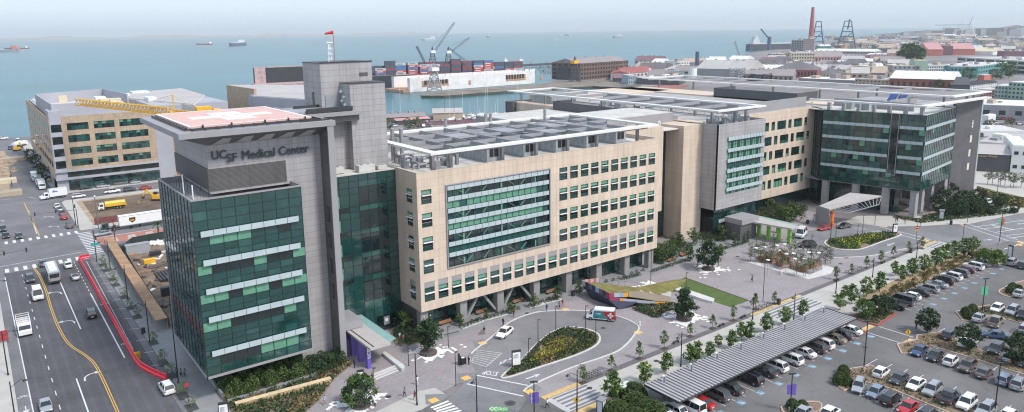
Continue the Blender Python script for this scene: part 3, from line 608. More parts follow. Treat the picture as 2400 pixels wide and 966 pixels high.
H=thing('helipad','pink helicopter landing pad with white cross on the tower roof','helipad',(37,134,44.9),world=True)
mb=MB();mb.box(27.9,48.3,122.6,147,45.0,45.5);mb.build('pad',mat('helipad_pink',(.6,.39,.35),.85,var=.1,vs=.5),H)
mb=MB()
for x0,x1,y0,y1 in((27.9,48.3,122.6,123.1),(27.9,48.3,146.5,147),(27.9,28.4,123.1,146.5),(47.8,48.3,123.1,146.5)):mb.box(x0,x1,y0,y1,45.5,45.506)
cx,cy=38.1,134.8
for x0,x1,y0,y1 in((cx-7,cx+7,cy-1.9,cy+1.9),(cx-2.6,cx+2.6,cy+1.9,cy+6.6),(cx-2.6,cx+2.6,cy-6.6,cy-1.9)):mb.box(x0,x1,y0,y1,45.5,45.507)
mb.build('white_cross',white_mark,H)
mb=MB()
for x0,x1,y0,y1 in((cx-1.5,cx-1.0,cy-1.5,cy+1.5),(cx+1.0,cx+1.5,cy-1.5,cy+1.5),(cx-1,cx+1,cy-.25,cy+.25)):mb.box(x0,x1,y0,y1,45.507,45.512)
mb.build('landing_letter',MATS['helipad_pink'],H)
mb=MB()
for y in(121.9,120.8):mb.box(28,49,y,y+.15,45.0,45.25)
for x in range(28,50,2):mb.box(x,x+.12,120.6,122.4,45.0,45.3)
mb.box(27.2,27.35,122,147,45,45.3);mb.box(49.1,49.3,120.8,147,45,45.3)
for y in range(122,147,2):mb.box(48.4,49.3,y,y+.12,45.0,45.2);mb.box(27.2,27.9,y,y+.12,45.0,45.2)
for x in(30,34.5,40,44,47):mb.tube((x,122.2,45.2),(x,122.2,45.7),.16)
mb.box(45.5,50.7,120.4,122.3,44.9,45.06);mb.build('safety_net_frame',dark_metal,H)
mb=MB()
mb.box(50.9,60.3,131.6,131.7,45.0,45.9);MB().box(51,60.3,138.6,138.7,45,45.9).build('walkway_rail',dark_metal,H)
for x in range(51,61):mb.box(x,x+.08,131.5,132.4,44.95,45.5)
mb.build('walkway_rail',dark_metal,H);mb=MB();mb.box(48.3,60.3,132,138.5,44.95,45.35);mb.build('walkway',mat('walkway_grey',(.3,.32,.33),.6),H)
S=thing('stair_tower','tall plain grey clad stair tower with a windsock mast on its roof','tower',(64,138,0),world=True)
mb=MB();mb.box(60.2,67.8,132.3,137,33,50.0);mb.box(56.3,67.4,137,146,0,54.0);mb.build('wall',grey_clad,S)
mb=MB();mb.box(60.15,67.9,132.2,137,50.0,50.15);mb.box(56.2,67.5,136.9,146.1,54.0,54.12);mb.box(56.2,67.5,136.9,137.1,54.12,54.25);mb.build('parapet_cap',dark_metal,S)
mb=MB();mb.box(64.6,66.4,136.9,136.99,51.2,51.9);mb.box(56.2,56.29,140.8,141.6,45.6,48.2);mb.build('louvre',louvre,S)
mb=MB();mb.box(57,60.1,136.8,136.99,45,47.8);mb.build('service_door',grey_metal,S)
mb=MB()
for y,z in((134.5,47.4),(135.6,46.6),(134.2,45.9),(135.9,48.4)):mb.tube((60.15,y,z),(59.7,y,z),.25,.3)
mb.build('floodlight',lamp_w,S)
wm=thing('windsock_mast','thin mast with an orange windsock on the stair tower roof','windsock',(60.8,141,54),world=True)
mb=MB();mb.tube((61.2,141,54),(61.2,141,60.3),.06);mb.build('mast',red_p,wm)
mb=MB()
for z in(54.6,55.6,56.6):mb.box(59.7,60.7,140.6,141.2,z,z+.12)
mb.bar((59.8,140.7,54),(60.1,141,58),.12);mb.bar((60.6,141.2,54),(60.3,141,58),.12);mb.box(59.6,60.9,140.7,141.1,57.9,58.1);mb.build('antenna_frame',white_p,wm)
mb=MB();mb.tube((61.2,141,60.0),(59.6,141.4,59.7),.35,.18,8);mb.build('windsock',orange_p if 0 else red_p,wm)
# green glass link
Lk=thing('glass_link','dark green glass link building between the grey fin and the beige wing','building',(59,131,0),world=True)
Fl=Face((50.9,128),(67,128));zr_=[0,3.2,4.9,7.0,9.0,11.3,12.3,14.8,16.1,17.1,19.6,20.9,21.9,24.4,25.7,26.7,29.2,30.5,31.7,32.9]
def fL(i,j,n):
 fl=j in(4,6,9,12,15);z=zr_[j]
 if i<3 and j in(6,9,12,15)and i in(0,1):return 3
 if i<3 and j in(5,8,11,14):return 2
 if i>=n-4 and i<n-1 and j in(3,4,6,7,9,10,12,13,15,16):return 2
 return 1 if(i in(4,5))and random.random()<.5 else 0
curtain(Lk,Fl,zr_,2.0,fL)
mb=MB();mb.box(50.9,67,128.2,134,0,32.9);mb.box(50.9,67,128.0,128.3,32.9,33.2);mb.box(50.9,60,128.3,134.4,32.9,33.0);mb.box(60,67,128.3,132.2,32.9,33.0);mb.build('roof',roof_w,Lk)
for x,y,s in((55.7,131,1.8),(61.5,129.6,1.9),(64.8,129.6,1.1)):
 u=thing('roof_unit',{55.7:'white ventilation box on the glass link roof beside the fin',61.5:'larger white ventilation box in the middle of the glass link roof',64.8:'small white ventilation box on the glass link roof nearest the beige wing'}[x],'ventilation unit',(x,y,33),world=True)
 mb=MB();mb.box(x-s,x+s*.8,y-.9,y+.9,33.15,33.3+s*.55);mb.build('casing',roof_w,u)
 for k in(-.5,.3):MB().tube((x+k*s,y,33.3+s*.55),(x+k*s,y,33.5+s*.55),.35,.35).build('fan',steel,u)
def canopy(name,label,cat,slab,z,th,piers,pm,glass=None,block=None,txt=None):
 c=thing(name,label,cat,(slab[0][0],slab[0][1],0),world=True)
 mb=MB();mb.prism(slab,z-th,z);mb.build('canopy_roof',mat('canopy_top',(.43,.4,.385),.6,var=.06),c)
 if glass:mb=MB();mb.prism(glass,z-.12,z-.06);mb.build('glass_edge',canopy_glass,c)
 if block:mb=MB();mb.prism(block[0],block[1],block[2]);mb.build('canopy_block',grey_plain,c)
 for p in piers:
  mb=MB();mb.box(p[0]-.18,p[0]+.18+.35,p[1]-.45,p[1]+.45,0,z-th);o=mb.build('pier',pm,c)
  if txt and p is piers[0]:sign(txt,.85,p[0]+.17,p[1]-.47,z-th-1.2,white_p,'pier_lettering',c,1,.01,rot=Matrix.Rotation(R(90),3,'X')@Matrix.Rotation(R(90),3,'Z'))
 return c
cA=canopy('entrance_canopy','pale flat entrance canopy on four purple piers beside the tall grey fin','canopy',[(52.2,112.0),(56.2,112.0),(56.2,128),(52.2,128)],4.6,.4,[(52.5,114.2),(52.5,117.6),(52.5,120.9),(52.5,124.2)],purple_p,[(56.25,112.6),(58.0,113.4),(58.0,127.9),(56.25,127.9)],([(51.0,121.8),(55.4,121.8),(55.4,127.9),(51.0,127.9)],4.7,6.3),txt='UCSF')
mb=MB();mb.box(52.9,53.1,112.3,122,4.6,4.66);mb.build('roof_gutter',dark_metal,cA)
mb=MB();mb.box(61.6,65.6,127.6,127.85,0,3.3);mb.build('doorway',glass_b,Lk);mb=MB();mb.box(62.7,64.0,127.45,127.58,1.2,2.9);mb.build('door_notice_frame',grey_metal,Lk);mb=MB();mb.box(63.0,63.6,127.38,127.44,1.9,2.5);mb.build('notice',white_p,Lk)
# beige wing
B=thing('beige_wing','long beige panelled hospital wing with a large green glazed bay and a roof trellis','building',(100,125,0),world=True)
Ff=Face((67,119.5),(135.2,119.5));Fs=Face((67,128.0),(67,119.5))
tops=[29.9,25.25,20.45,15.8,11.25]
WX=[.85+3.19*i for i in range(21)];ops=[];wins=[]
for r_,t_ in enumerate(tops):
 cols=[0]+list(range(11,21))if r_<4 else range(21)
 for c_ in cols:
  b_=t_-2.85 if r_<4 else 7.15;ops.append((WX[c_],WX[c_]+2.35,b_,t_));wins.append((Ff,WX[c_],t_ if r_<4 else 10.05,b_,t_))
ops.append((6.5,33,13.25,30.05))
mb=MB();wall_open(mb,Ff,5.3,33.3,ops)
so_=[]
for r_,t_ in enumerate(tops):
 b_=t_-2.85 if r_<4 else 7.15;so_.append((4.1,6.5,b_,t_));wins.append((Fs,4.1,t_ if r_<4 else 10.05,b_,t_))
wall_open(mb,Fs,5.3,33.3,so_,a1=8.15);mb.box(135.2,135.5,119.5,133,5.3,33.3);mb.build('facade',tan_clad,B)
mb=MB();mb.box(67.3,135,119.9,150,5.2,5.3);mb.box(67.4,135.1,119.9,150,32.2,32.4);mb.build('roof',roof_w,B)
mb=MB();Ff.box(mb,-.05,Ff.L+.35,-.4,.04,33.3,33.42);Fs.box(mb,0,8.1,-.4,.04,33.3,33.42);mb.box(135.1,135.55,119.6,133,33.3,33.42);mb.build('parapet_coping',mat('coping',(.6,.5,.41),.6),B)
WM={}
def window(parent,F,a,gt,b,top):
 side=0 if F is Ff else 1;v=random.choice((0,0,1,2,3,4));w_=2.35 if side==0 else 2.4
 def mk(kind,key,fn,mats):
  if key not in WM:mb=MB();fn(mb);o=mb.build(kind,mats);me=o.data;bpy.data.objects.remove(o);WM[key]=me
  o=bpy.data.objects.new(kind,WM[key]);col.objects.link(o);return o
 h=gt-b;D=Face((0,0),(1,0))
 def frame(mb):
  for s0,s1,z0,z1 in((0,w_,-.0,.09),(0,w_,h-.09,h),(0,.08,.09,h-.09),(w_-.08,w_,.09,h-.09),(.08,w_-.08,h*.62,h*.62+.09),(.08,w_-.08,h*.27,h*.27+.06)):D.box(mb,s0,s1,-.3,-.2,z0,z1)
  D.box(mb,.1,w_-.02,-.2,.42,h*.60,h*.62,1)
 def panes(mb):
  D.box(mb,.08,w_-.08,-.32,-.27,h*.71,h-.09,3 if v in(0,1,3)else 1);D.box(mb,.08,w_-.08,-.32,-.27,h*.33,h*.62,3 if v==1 else(1 if v==2 else 2));D.box(mb,.08,w_-.08,-.32,-.27,.09,h*.27,0)
 rz=0 if side==0 else-math.pi/2
 p=F.P(a,0,b);off=Vector(parent['_w']);key=(side,round(h,2))
 o=mk('window',('f',)+key,frame,[mullion,white_p]);o.parent=parent;o.location=Vector(p)-off;o.rotation_euler=(0,0,rz)
 q=mk('pane',('p',v)+key,panes,GL);q.parent=o
 if top>gt+.2:
  def hd(mb):D.box(mb,0,w_,-.12,-.06,0,top-gt)
  s=mk('head_panel',('h',side),hd,[grey_plain]);s.parent=o;s.location=(0,0,h)
random.seed(21)
for wn in wins:window(B,wn[0],wn[1],wn[2],wn[3],wn[4])
mb=MB()
for a0,a1,z0,z1 in((6.3,6.5,13.05,30.25),(33,33.2,13.05,30.25),(6.5,33,13.05,13.25),(6.5,33,30.05,30.25)):Ff.box(mb,a0,a1,-.3,.3,z0,z1)
mb.build('bay_frame',grey_plain,B)
zb_=[13.25,15.3,16.2,17.5,18.4,20.0,20.9,22.2,23.1,24.4,25.3,26.8,27.7,29.05,30.05]
def fB(i,j,n):
 if j in(9,5 if 0 else 9):return 3 if random.random()<.85 else 1
 if j in(7,):return 3 if random.random()<.85 else 1
 if j in(3,):return 1
 if j in(1,):return 0
 return 2 if random.random()<.75 else 0
def fB(i,j,n):
 z=(zb_[j]+zb_[j+1])/2
 if 25.3<z<26.8 or 20.9<z<22.2:return 3 if random.random()<.82 else 1
 if 16.2<z<17.5:return 1
 return 2 if random.random()<.6 else 0
curtain(B,Ff,zb_,1.65,fB,6.5,33,d=-.25,name='bay_glazing')
for z in(29.05,26.8,24.4,22.2,20.0,17.5,15.3):band(B,Ff,6.75,32.9,z,z+.9,d=.05,n=16)
mb=MB();brm=mat('pale_brace',(.13,.27,.21),.5)
def brace(a0,z0,a1,z1):MB().bar(Ff.P(a0,-.16,z0),Ff.P(a1,-.16,z1),.3,.1).build('bay_brace',brm,B)
for z0 in(27.7,23.1,18.4,13.3):
 top=min(z0+2.2,29)
 brace(8.8,z0+1.5,10.6,z0+.3);brace(15.3,z0+.1,16.8,z0+1.6);brace(21.6,z0+1.5,23.4,z0+.2);brace(11,z0+.1,12.4,z0+1.3);brace(25.2,z0+.1,26.6,z0+1.4)
 for a_,b_,c_ in((10.3,10.7,1.3),(19.9,20.3,1.4),(29,29.3,1.4)):Ff.box(MB_:=MB(),a_,b_,-.22,-.1,z0,z0+c_);MB_.build('bay_post',brm,B)
Fg=Face((69,123.6),(134.5,123.6));zg_=[0,1.2,2.6,3.9,5.2]
curtain(B,Fg,zg_,1.7,lambda i,j,n:random.choice((0,0,1,2)),name='ground_floor_glazing');
for a in[.2,9.6,19.1,29.1,38.7,48.3,57.8,66.4]:
 mb=MB();mb.box(67+a,68.7+a,120.3,121.8,0,5.25);mb.build('pillar',conc_d if 0 else mat('pillar_concrete',(.25,.24,.235),.8,var=.12),B)
for a0,a1,up in((78.4,81.6,1),(82.6,85.9,0),(87.9,91,1),(92.4,96,0)):
 mb=MB();mb.bar((a0,121,0.6 if up else 5.2),(a1,121,5.2 if up else.9),.55,.5);mb.build('diagonal_brace',MATS['pillar_concrete'],B)
mb=MB();mb.box(67.6,68.6,122,128,0,5.2);mb.build('base_wall',black if 0 else MATS['dark_and_shaded_cladding'],B)
mb=MB();mb.ell((67.9,120.2,4.0),.12,.12,.12);mb.ell((69.4,120.2,3.9),.12,.12,.12);mb.build('wall_light',white_p,B)
def trellis(name,label,x0,x1,y0,y1,z,rim,posts,nx,ny,roofz,plates=(),beam=.5):
 t=thing(name,label,'roof trellis',((x0+x1)/2,(y0+y1)/2,roofz),world=True)
 mb=MB();h=.45
 for a,b,c,d in((x0,x1,y0,y0+rim),(x0,x1,y1-rim,y1),(x0,x0+rim,y0+rim,y1-rim),(x1-rim,x1,y0+rim,y1-rim)):mb.box(a,b,c,d,z-h,z)
 mb.build('rim',trell_w,t)
 mb=MB();ix0,ix1,iy0,iy1=x0+rim,x1-rim,y0+rim,y1-rim
 mb.box(ix0,ix1,iy0,iy0+.15,z-1.1,z-.46);mb.box(ix0,ix1,iy1-.15,iy1,z-1.1,z-.46)
 for i in range(1,nx):x=ix0+(ix1-ix0)*i/nx;mb.box(x-.12,x+.12,iy0+.15,iy1-.15,z-.9,z-.12)
 if nx==1:mb.build('side_beams',steel,t)
 for j in range(1,ny):
  y=iy0+(iy1-iy0)*j/ny;mb=MB()if nx==1 else mb;mb.box(ix0,ix1,y-.1,y+.1,z-1.1 if nx==1 else z-.85,z-.18)
  if nx==1:mb.build('beam',steel,t)
 if nx>1:mb.build('beams',steel,t)
 for x,y in posts:
  mb=MB();mb.box(x-.32,x+.32,y-.32,y+.32,roofz,z-h);mb.build('post',mat('post_grey',(.2,.195,.2),.6),t)
 for a,b,c,d in plates:mb=MB();mb.box(a,b,c,d,z-.5,z-.44);mb.build('deck_plate',steel,t)
 return t
trellis('roof_trellis','white edged steel trellis over the beige wing roof plant',69.0,132.6,117.2,149.5,37.3,1.9,[(x,122.8)for x in(76.8,89.8,99,108.2,117.3,131.0)]+[(72.5,122.6),(80.9,126.8),(74.8,126.9),(72.5,138),(131,140)],9,4,32.4,[(84,91,132.5,139.5),(98,105,133,140),(113,120,133,140),(105,112,125.5,131)])
for i,x in enumerate((83.6,93.3,102.6,112.0,121.6)):
 u=thing('air_handling_unit',['grey rooftop air handling unit nearest the tower','second grey air handling unit from the tower','middle grey air handling unit under the trellis','fourth grey air handling unit from the tower','grey air handling unit farthest along the beige wing roof'][i],'air handler',(x+3,130,32.4),group='rooftop air handling units',world=True)
 mb=MB();mb.box(x+3,x+6.4,123.8,146,32.7,35.9);mb.build('casing',panel('unit_sheet',(.33,.355,.37),.8,3.2,(.2,.21,.22),.4,var=.1,ms=.03)if i==0 else MATS['unit_sheet'],u)
 for k in(0,1.2):mb=MB();mb.box(x+3.6+k,x+4.6+k,123.72,123.8,33.6,35.5);mb.build('louvre',black,u)
 mb=MB();mb.box(x+2.9,x+6.5,123.6,146.2,32.4,32.7);mb.build('plinth',steel,u)
 mb=MB()
 for k in range(9):mb.box(x+2.93,x+3.0,125+k*2.2,125.5+k*2.2,33.4+(k%3)*.5,34.4+(k%2)*.6)
 mb.build('access_panel',grey_metal,u)
pc=thing('roof_pipework','tangle of silver pipes and pumps on the beige wing roof beside the tower','pipework',(73,127,32.4),world=True)
random.seed(9);mb=MB()
for i in range(14):
 x=random.uniform(69.5,79);y=random.uniform(124.5,138);z=random.uniform(33,35.2);r=random.uniform(.12,.3)
 if i%2:mb.tube((x,y,z),(x+random.uniform(2,5),y,z),r)
 else:mb.tube((x,y,z),(x,y+random.uniform(2,5),z),r)
 mb.tube((x,y,32.4),(x,y,z),r)
mb.path([(77.2,124.4,32.5),(77.4,124.4,34.2),(76.9,124.4,35.1),(76.2,124.4,35.3)],.28,8);mb.build('pipes',steel,pc)
for i in range(9):x=random.uniform(69,78);y=random.uniform(124,137);MB().box(x,x+1.2,y,y+1,32.4,33.4+random.random()).build('pump',grey_metal,pc)
for i,(x,y)in enumerate([(70.2,143),(71.6,141.5),(73.0,140),(74.4,138.6),(91.5,148),(104,149),(105.5,149),(122,147.5),(69.5,147)]):
 v=thing('exhaust_stack',[f'{ORD[i]} short grey exhaust stack from the tower end of the beige wing trellis'][0],'exhaust stack',(x,y,32.4),group='short exhaust stacks on the roofs',world=True)
 mb=MB();r=.45 if i<4 else.4;mb.tube((x,y,32.4),(x,y,39.2),r,r,10);mb.build('flue',grey_plain,v);mb=MB();mb.tube((x,y,39.2),(x,y,39.35),r+.08,r+.08,10);mb.build('cap',steel,v)
 # stepped section between the wings
M2=thing('stepped_block','beige and dark glass stepped block between the beige wing and the grey pavilion','building',(150,135,0),world=True)
mb=MB();mb.box(135.5,152.5,133.2,150,9.5,33.5);mb.box(159.0,167.6,131.5,142,0,33.0);mb.build('facade',tan_clad,M2)
Fx=Face((137,134.2),(159,138));curtain(M2,Face((152.5,138),(159.0,138)),[0]+[3+2.4*k for k in range(13)],2.1,lambda i,j,n:random.choice((0,2,2,0)),name='stair_glazing');curtain(M2,Face((167.6,134.4),(172,134.4)),[0]+[3+2.4*k for k in range(13)],2.1,lambda i,j,n:random.choice((0,0,2,1)),name='stair_glazing')
curtain(M2,Face((136,135),(152.5,135)),[0,2,4,6,8,9.5],2.1,lambda i,j,n:random.choice((0,2)),name='base_glazing')
mb=MB();mb.box(135.5,172,138.1,200,0,32.0);mb.build('core',MATS['grey_cladding'],M2);mb=MB();mb.box(135.5,166,133.4,138.2,32,32.3);mb.box(136,166,138.2,199,32,32.2);mb.build('roof',roof_w,M2)
mb=MB();mb.box(138,165,140.5,158,32.2,35.7);mb.build('plant_wall',grey_plain,M2);mb=MB();mb.box(138.3,164.7,140.8,157.7,35.7,35.85);mb.build('plant_roof',roof_w,M2)
for i,(x,y)in enumerate(((153.8,136.2),(232,137.0))):
 v=thing('roof_vent',['white hooked vent pipe on the stair roof of the stepped block','white hooked vent pipe on the roof beside the glass pavilion'][i],'vent pipe',(x,y,33),world=True);mb=MB();mb.path([(x,y,32.3),(x,y,34.2),(x+.3,y,34.5),(x+.6,y,34.2),(x+.6,y,33)],.14,6);mb.build('pipe',white_p,v)
 # grey pavilion (C)
C=thing('grey_pavilion','grey clad hospital pavilion with a projecting bay of pale green striped glazing','building',(178,135,0),world=True)
Fc=Face((166.9,126),(189,126));Fcs=Face((166.9,136),(166.9,126))
mb=MB();wall_open(mb,Fc,8.6,33.2,[(4.5,20.6,12.6,29.2)]);wall_open(mb,Fcs,8.6,33.2,[]);mb.box(189,189.3,126,136,8.6,33.2);mb.build('facade',grey_clad,C)
mb=MB();mb.box(167.3,188.9,126.4,140,8.5,8.6);mb.box(167.2,189,126.4,222,32.0,32.2);mb.build('roof',roof_g,C)
zc2=[12.6,13.6,14.5,16.6,17.5,19.4,20.3,21.6,22.5,24.3,25.2,27.0,27.9,29.2]
def fC(i,j,n):
 z=(zc2[j]+zc2[j+1])/2
 if 20.3<z<21.6:return 1
 return 3 if i%3!=2 else 0
curtain(C,Fc,zc2,1.0,fC,4.5,20.6,d=-.25,name='bay_glazing')
for k,z in enumerate((28.3,25.0,22.0,19.0,16.2,13.6,29.0 if 0 else 10.9)):
 if z>12:band(C,Fc,4.4,21.9,z,z+1.05,d=.35,n=12)
curtain(C,Face((168.5,127.5),(188.5,127.5)),[0,1.6,3.2,5,6.8,8.5],2,lambda i,j,n:random.choice((0,1,0,2)),name='base_glazing');Fb=Face((168.5,127.5),(188.5,127.5))
for z in(1.9,4.0):band(C,Fb,2,12,z,z+1.1,d=.2,n=6)
mb=MB();mb.box(166.4,172,134.6,222,0,33.0);mb.build('west_wall',tan_clad,C)
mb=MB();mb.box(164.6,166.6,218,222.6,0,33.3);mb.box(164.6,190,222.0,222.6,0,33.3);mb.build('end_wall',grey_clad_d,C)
for i in range(3):
 mb=MB();mb.box(166.2,166.38,205-i*6,208.5-i*6,24.5,28.5);mb.build('window',glass_m,C)
mb=MB();mb.box(165,165.2,163,195,31,35.2);mb.box(165.2,175,195,195.2,31,35.2);mb.box(165.2,175,163,163.2,31,35.2);mb.build('plant_screen',mat('screen_dark',(.075,.078,.085),.5),C)
mb=MB();mb.box(164,170,143,150,32.2,34.2);mb.build('roof_hatch',grey_plain,C)
random.seed(4)
mb=MB()
for i in range(16):x=random.uniform(171,186);y=random.uniform(128,136);mb.box(x,x+random.uniform(.5,1.5),y,y+1,32.2,33.2+random.random()*1.3)
for i in range(10):x=random.uniform(171,186);y=random.uniform(128,136);mb.tube((x,y,32.2),(x,y,35),.12)
for i in range(14):x=random.uniform(172,186);y=random.uniform(155,215);mb.box(x,x+random.uniform(1,3),y,y+3,32.2,33.5+random.random()*1.5)
mb.build('roof_plant',grey_metal,C)
mb=MB();mb.box(172,184,204,216,32.2,36.0);mb.build('plant_room',MATS['unit_sheet'],C)
trellis('roof_trellis','long white edged trellis over the grey pavilion roof',167.0,189.6,126.2,224.5,37.1,1.9,[(170.5,y)for y in(131,146,161,176,191,206,220)]+[(186.5,131),(186.5,150),(179,129.5)],1,9,32.2)
# long beige wing D
D_=thing('beige_link_wing','recessed beige wing with staggered dark windows between the pavilion and the glass building','building',(212,140,0),world=True)
Fd=Face((189.3,136),(233.2,136));mb=MB();ops=[];random.seed(8)
dw=[]
for r_,(t_,h_)in enumerate(((29.6,2.9),(24.8,2.9),(20,2.9),(15.2,2.9),(10.3,3.0))):
 a=13.5-r_*.9+(0,1.6,.6,2.0,1.0)[r_];k=r_
 a=12.2+(0,-1.4,-.6,-1.7,-.4)[r_]
 while a<41:
  ww=(4.9,1.9)[k%2]
  if a+ww<42.5:dw.append((a,a+ww,t_-h_,t_))
  a+=ww+1.35;k+=1
wall_open(mb,Fd,4.4,33.0,dw,th=.4);mb.build('facade',tan_clad,D_)
for(a0,a1,z0,z1)in dw:
 mb=MB();D0=Fd
 D0 .box(mb,a0,a1,-.36,-.3,z0,z1);off=MB()
 o=mb.build('window',random.choice((glass_b,glass_d,glass_b)),D_)
 m3=MB();n3=3 if a1-a0>3 else 1
 for i in range(n3+1):s=a0+(a1-a0-.1)*i/n3;Fd.box(m3,s,s+.1,-.3,-.2,z0,z1)
 Fd.box(m3,a0+.1,a1-.1,-.29,-.21,z1-.95,z1-.85);f3=m3 .build('frame',mullion,D_);f3 .parent=o
 if random.random()<.6:m3=MB();s=a0+.15;Fd.box(m3,s,a1-.12,-.3,-.27,z0+.1,z1-1.0 if random.random()<.4 else z0+1.0);b3=m3 .build('pane',random.choice((glass_m,glass_l)),D_);b3 .parent=o
mb=MB();mb.box(189.3,240,136.5,230,30.5,32.5);mb.build('roof',roof_g,D_);mb=MB();Fd.box(mb,0,44,-2,-.9,0,4.4);mb.build('base_glazing',glass_b,D_)
mb=MB();mb.box(196,196.3,141,200,32.5,35.8);mb.box(196.3,235,140.7,141,32.5,35.8);mb.build('plant_screen',grey_plain,D_)
mb=MB();mb.box(199,199.2,150,205,32.5,34.5)
for y in range(146,205,3):mb.box(190,190.1,y,y+.1,32.5,33.6)
mb.build('guard_rail',steel,D_)
mb=MB();mb.box(190,250,215,240,0,33);mb.build('north_block',tan_clad,D_)
mb=MB();mb.box(240,256,135,240,0,33);mb.build('rear_block',tan_clad,D_);mb=MB();mb.box(239.9,256,238,240.3,0,33.5);mb.build('end_wall',grey_clad_d,D_)
mb=MB();mb.box(240,240.3,148,184,32,36.2);mb.box(240.3,254,184,184.3,32,36.2);mb.box(240.3,254,147.7,148,32,36.2);mb.build('dark_screen',MATS['screen_dark'],D_)
# glass pavilion B/E
E_=thing('glass_pavilion','large dark green glass pavilion raised on grey piers with striped sunshades','building',(240,110,0),world=True)
Q0,Q1,Q2,Q3=(228.2,130.2),(234.4,100.2),(264.5,103.9),(279.4,101.8)
Fe=Face(Q0,Q1);Fr=Face(Q1,Q2);Fw=Face(Q2,Q3)
ze_=[8.9,10.6,12.3,13.8,14.7,16.9,18.6,19.6,21.5,23.4,24.4,26.3,28.0,28.95,30.8,32.6]
def fE(i,j,n):
 z=(ze_[j]+ze_[j+1])/2;
 if n>12 and i in(int(n*.69),int(n*.69)+1)and 14<z:return 2
 if any(b-1.9<z<b for b in(28.0,23.4,18.6,13.8)):return random.choice((1,1,2,2,0,2,3,0))
 return random.choice((0,0,0,0,1))
curtain(E_,Fe,ze_,1.75,fE);curtain(E_,Fr,ze_,1.75,fE)
for z in(28.0,23.4,18.6,13.8):
 band(E_,Fe,.2,20.6,z,z+.95,d=.15,n=12);band(E_,Fe,23.4,30.4,z,z+.95,d=.15,n=4);band(E_,Fr,.1,Fr.L-.2,z,z+.95,d=.15,n=16)
mb=MB();Fe.box(mb,20.8,23.2,-.2,.12,13,13.2);Fe.box(mb,20.8,20.95,0,.2,13,32.6);Fe.box(mb,23.05,23.2,0,.2,13,32.6)
mb.build('slot_frame',grey_plain,E_)
mb=MB();poly=[Q0,Q1,Q2,(262,135),(229,134)]
mb.prism([(228.4,130.3),(234.6,100.5),(264.4,104.2),(262,135),(229,136)],32.3,32.55);mb.build('roof',roof_w,E_);mb=MB();mb.prism([(228.4,130.3),(234.6,100.4),(264.4,104.1),(262,135),(229,136)],8.6,8.9);mb.build('underside',grey_plain,E_)
mb=MB();mb.prism([(233,131),(238.6,108),(264,111),(263,135),(233,135)],0,8.6);mb.build('lobby_glazing',glass_b,E_);curtain(E_,Face((232.9,130.9),(238.5,107.9)),[0,2.2,4.4,6.6,8.6],2.2,lambda i,j,n:random.choice((2,2,0)),d=.1,name='lobby_wall')
for p in((229.6,128.4),(231.6,119.0),(233.4,110.0),(235.3,102.0),(243,103.5),(252,104.5)):
 mb=MB();mb.box(p[0]-.9,p[0]+.9,p[1]-.9,p[1]+.9,0,8.6);mb.build('pier',MATS['grey_cladding'],E_)
mb=MB();aw=Fw.L
sl=[(aw-5.2,aw-3.9,z,z+2.5)for z in(25.0,19.9,15.0,10.2)]
wall_open(mb,Fw,0,34.6,sl,th=1.2);mb.build('end_wall',grey_clad_d,E_)  # shaded fin side: the darkness is painted into the panel colour
mb=MB();Fw.box(mb,aw,aw+.7,-1.2,.1,0,34.9);mb.build('end_wall_edge',mat('pale_edge',(.38,.43,.42),.5),E_)
mb=MB()
for s in sl:Fw.box(mb,s[0]+.2,s[1],-.12,-.05,s[2],s[3])
mb.build('wall_niche',MATS['niche_pale']if 0 else mat('niche_cream',(.72,.66,.55),.6),E_)  # pale cream panels set in the wall openings
mb=MB();Fw.box(mb,sl[0][0]+.1,sl[0][0]+.35,-.3,.02,25.0,27.5)
for z in(25.9,26.9):Fw.box(mb,sl[0][0]+.35,sl[0][1],-.3,.02,z,z+.22)
mb.build('wall_bars',MATS['dark_and_shaded_cladding'],E_)
curtain(E_,Face((232.9,135.9),(228.6,130.9)),[0]+[2.5+2.4*k for k in range(13)]+[32.8],2,lambda i,j,n:random.choice((2,2,0)),name='corner_glazing')
mb=MB();z=35.5;rim=1.7
def rimpoly(mb,P,w,z0,z1):
 P=[Vector(p)for p in P]
 for a,b in zip(P,P[1:]):
  t=(b-a).normalized();n=Vector((-t.y,t.x))*w
  mb.prism([a-t*.0,b,b+n,a+n],z0,z1)
rimpoly(mb,[(231.2,137.5),(234.6,100.6)],rim,35.0,35.5);rimpoly(mb,[(234.6,100.6),(279.8,99.2)],rim+.6,35.0,35.52);mb.build('white_roof_frame',trell_w,E_)
for k in range(7):
 p=Fe.P(1.5+k*4.6,-.9,0);mb=MB();mb.box(p[0]-.5,p[0]+.5,p[1]-.5,p[1]+.5,32.5,35.0);mb.build('roof_post',grey_plain,E_)
mb=MB();mb.box(243,243.4,108,135,32.6,35.2);mb.box(243.4,263,116,116.4,32.6,35.6);mb.box(244,251,122,130,32.6,35);mb.build('roof_plant',grey_plain,E_)
mb=MB();mb.box(236,238.5,119,121.8,32.6,34.9);mb.box(235.2,237.6,124.5,127.5,32.6,34.9);mb.build('roof_unit_casing',MATS['unit_sheet'],E_)
mb=MB();mb.box(262,279,104.2,140,0,33);mb.build('rear_mass',grey_clad,E_)
trellis('roof_trellis','farthest and longest white edged roof trellis behind the glass pavilion',256.5,286.0,101.6,238,37.0,1.9,[(259.5,y)for y in(106,120,135,150,170,190,210,230)]+[(283,106),(283,140),(272,104)],1,11,33)
sp=thing('solar_panels','two tilted blue solar panels on the roof behind the glass pavilion','solar panel',(270,118,33),world=True)
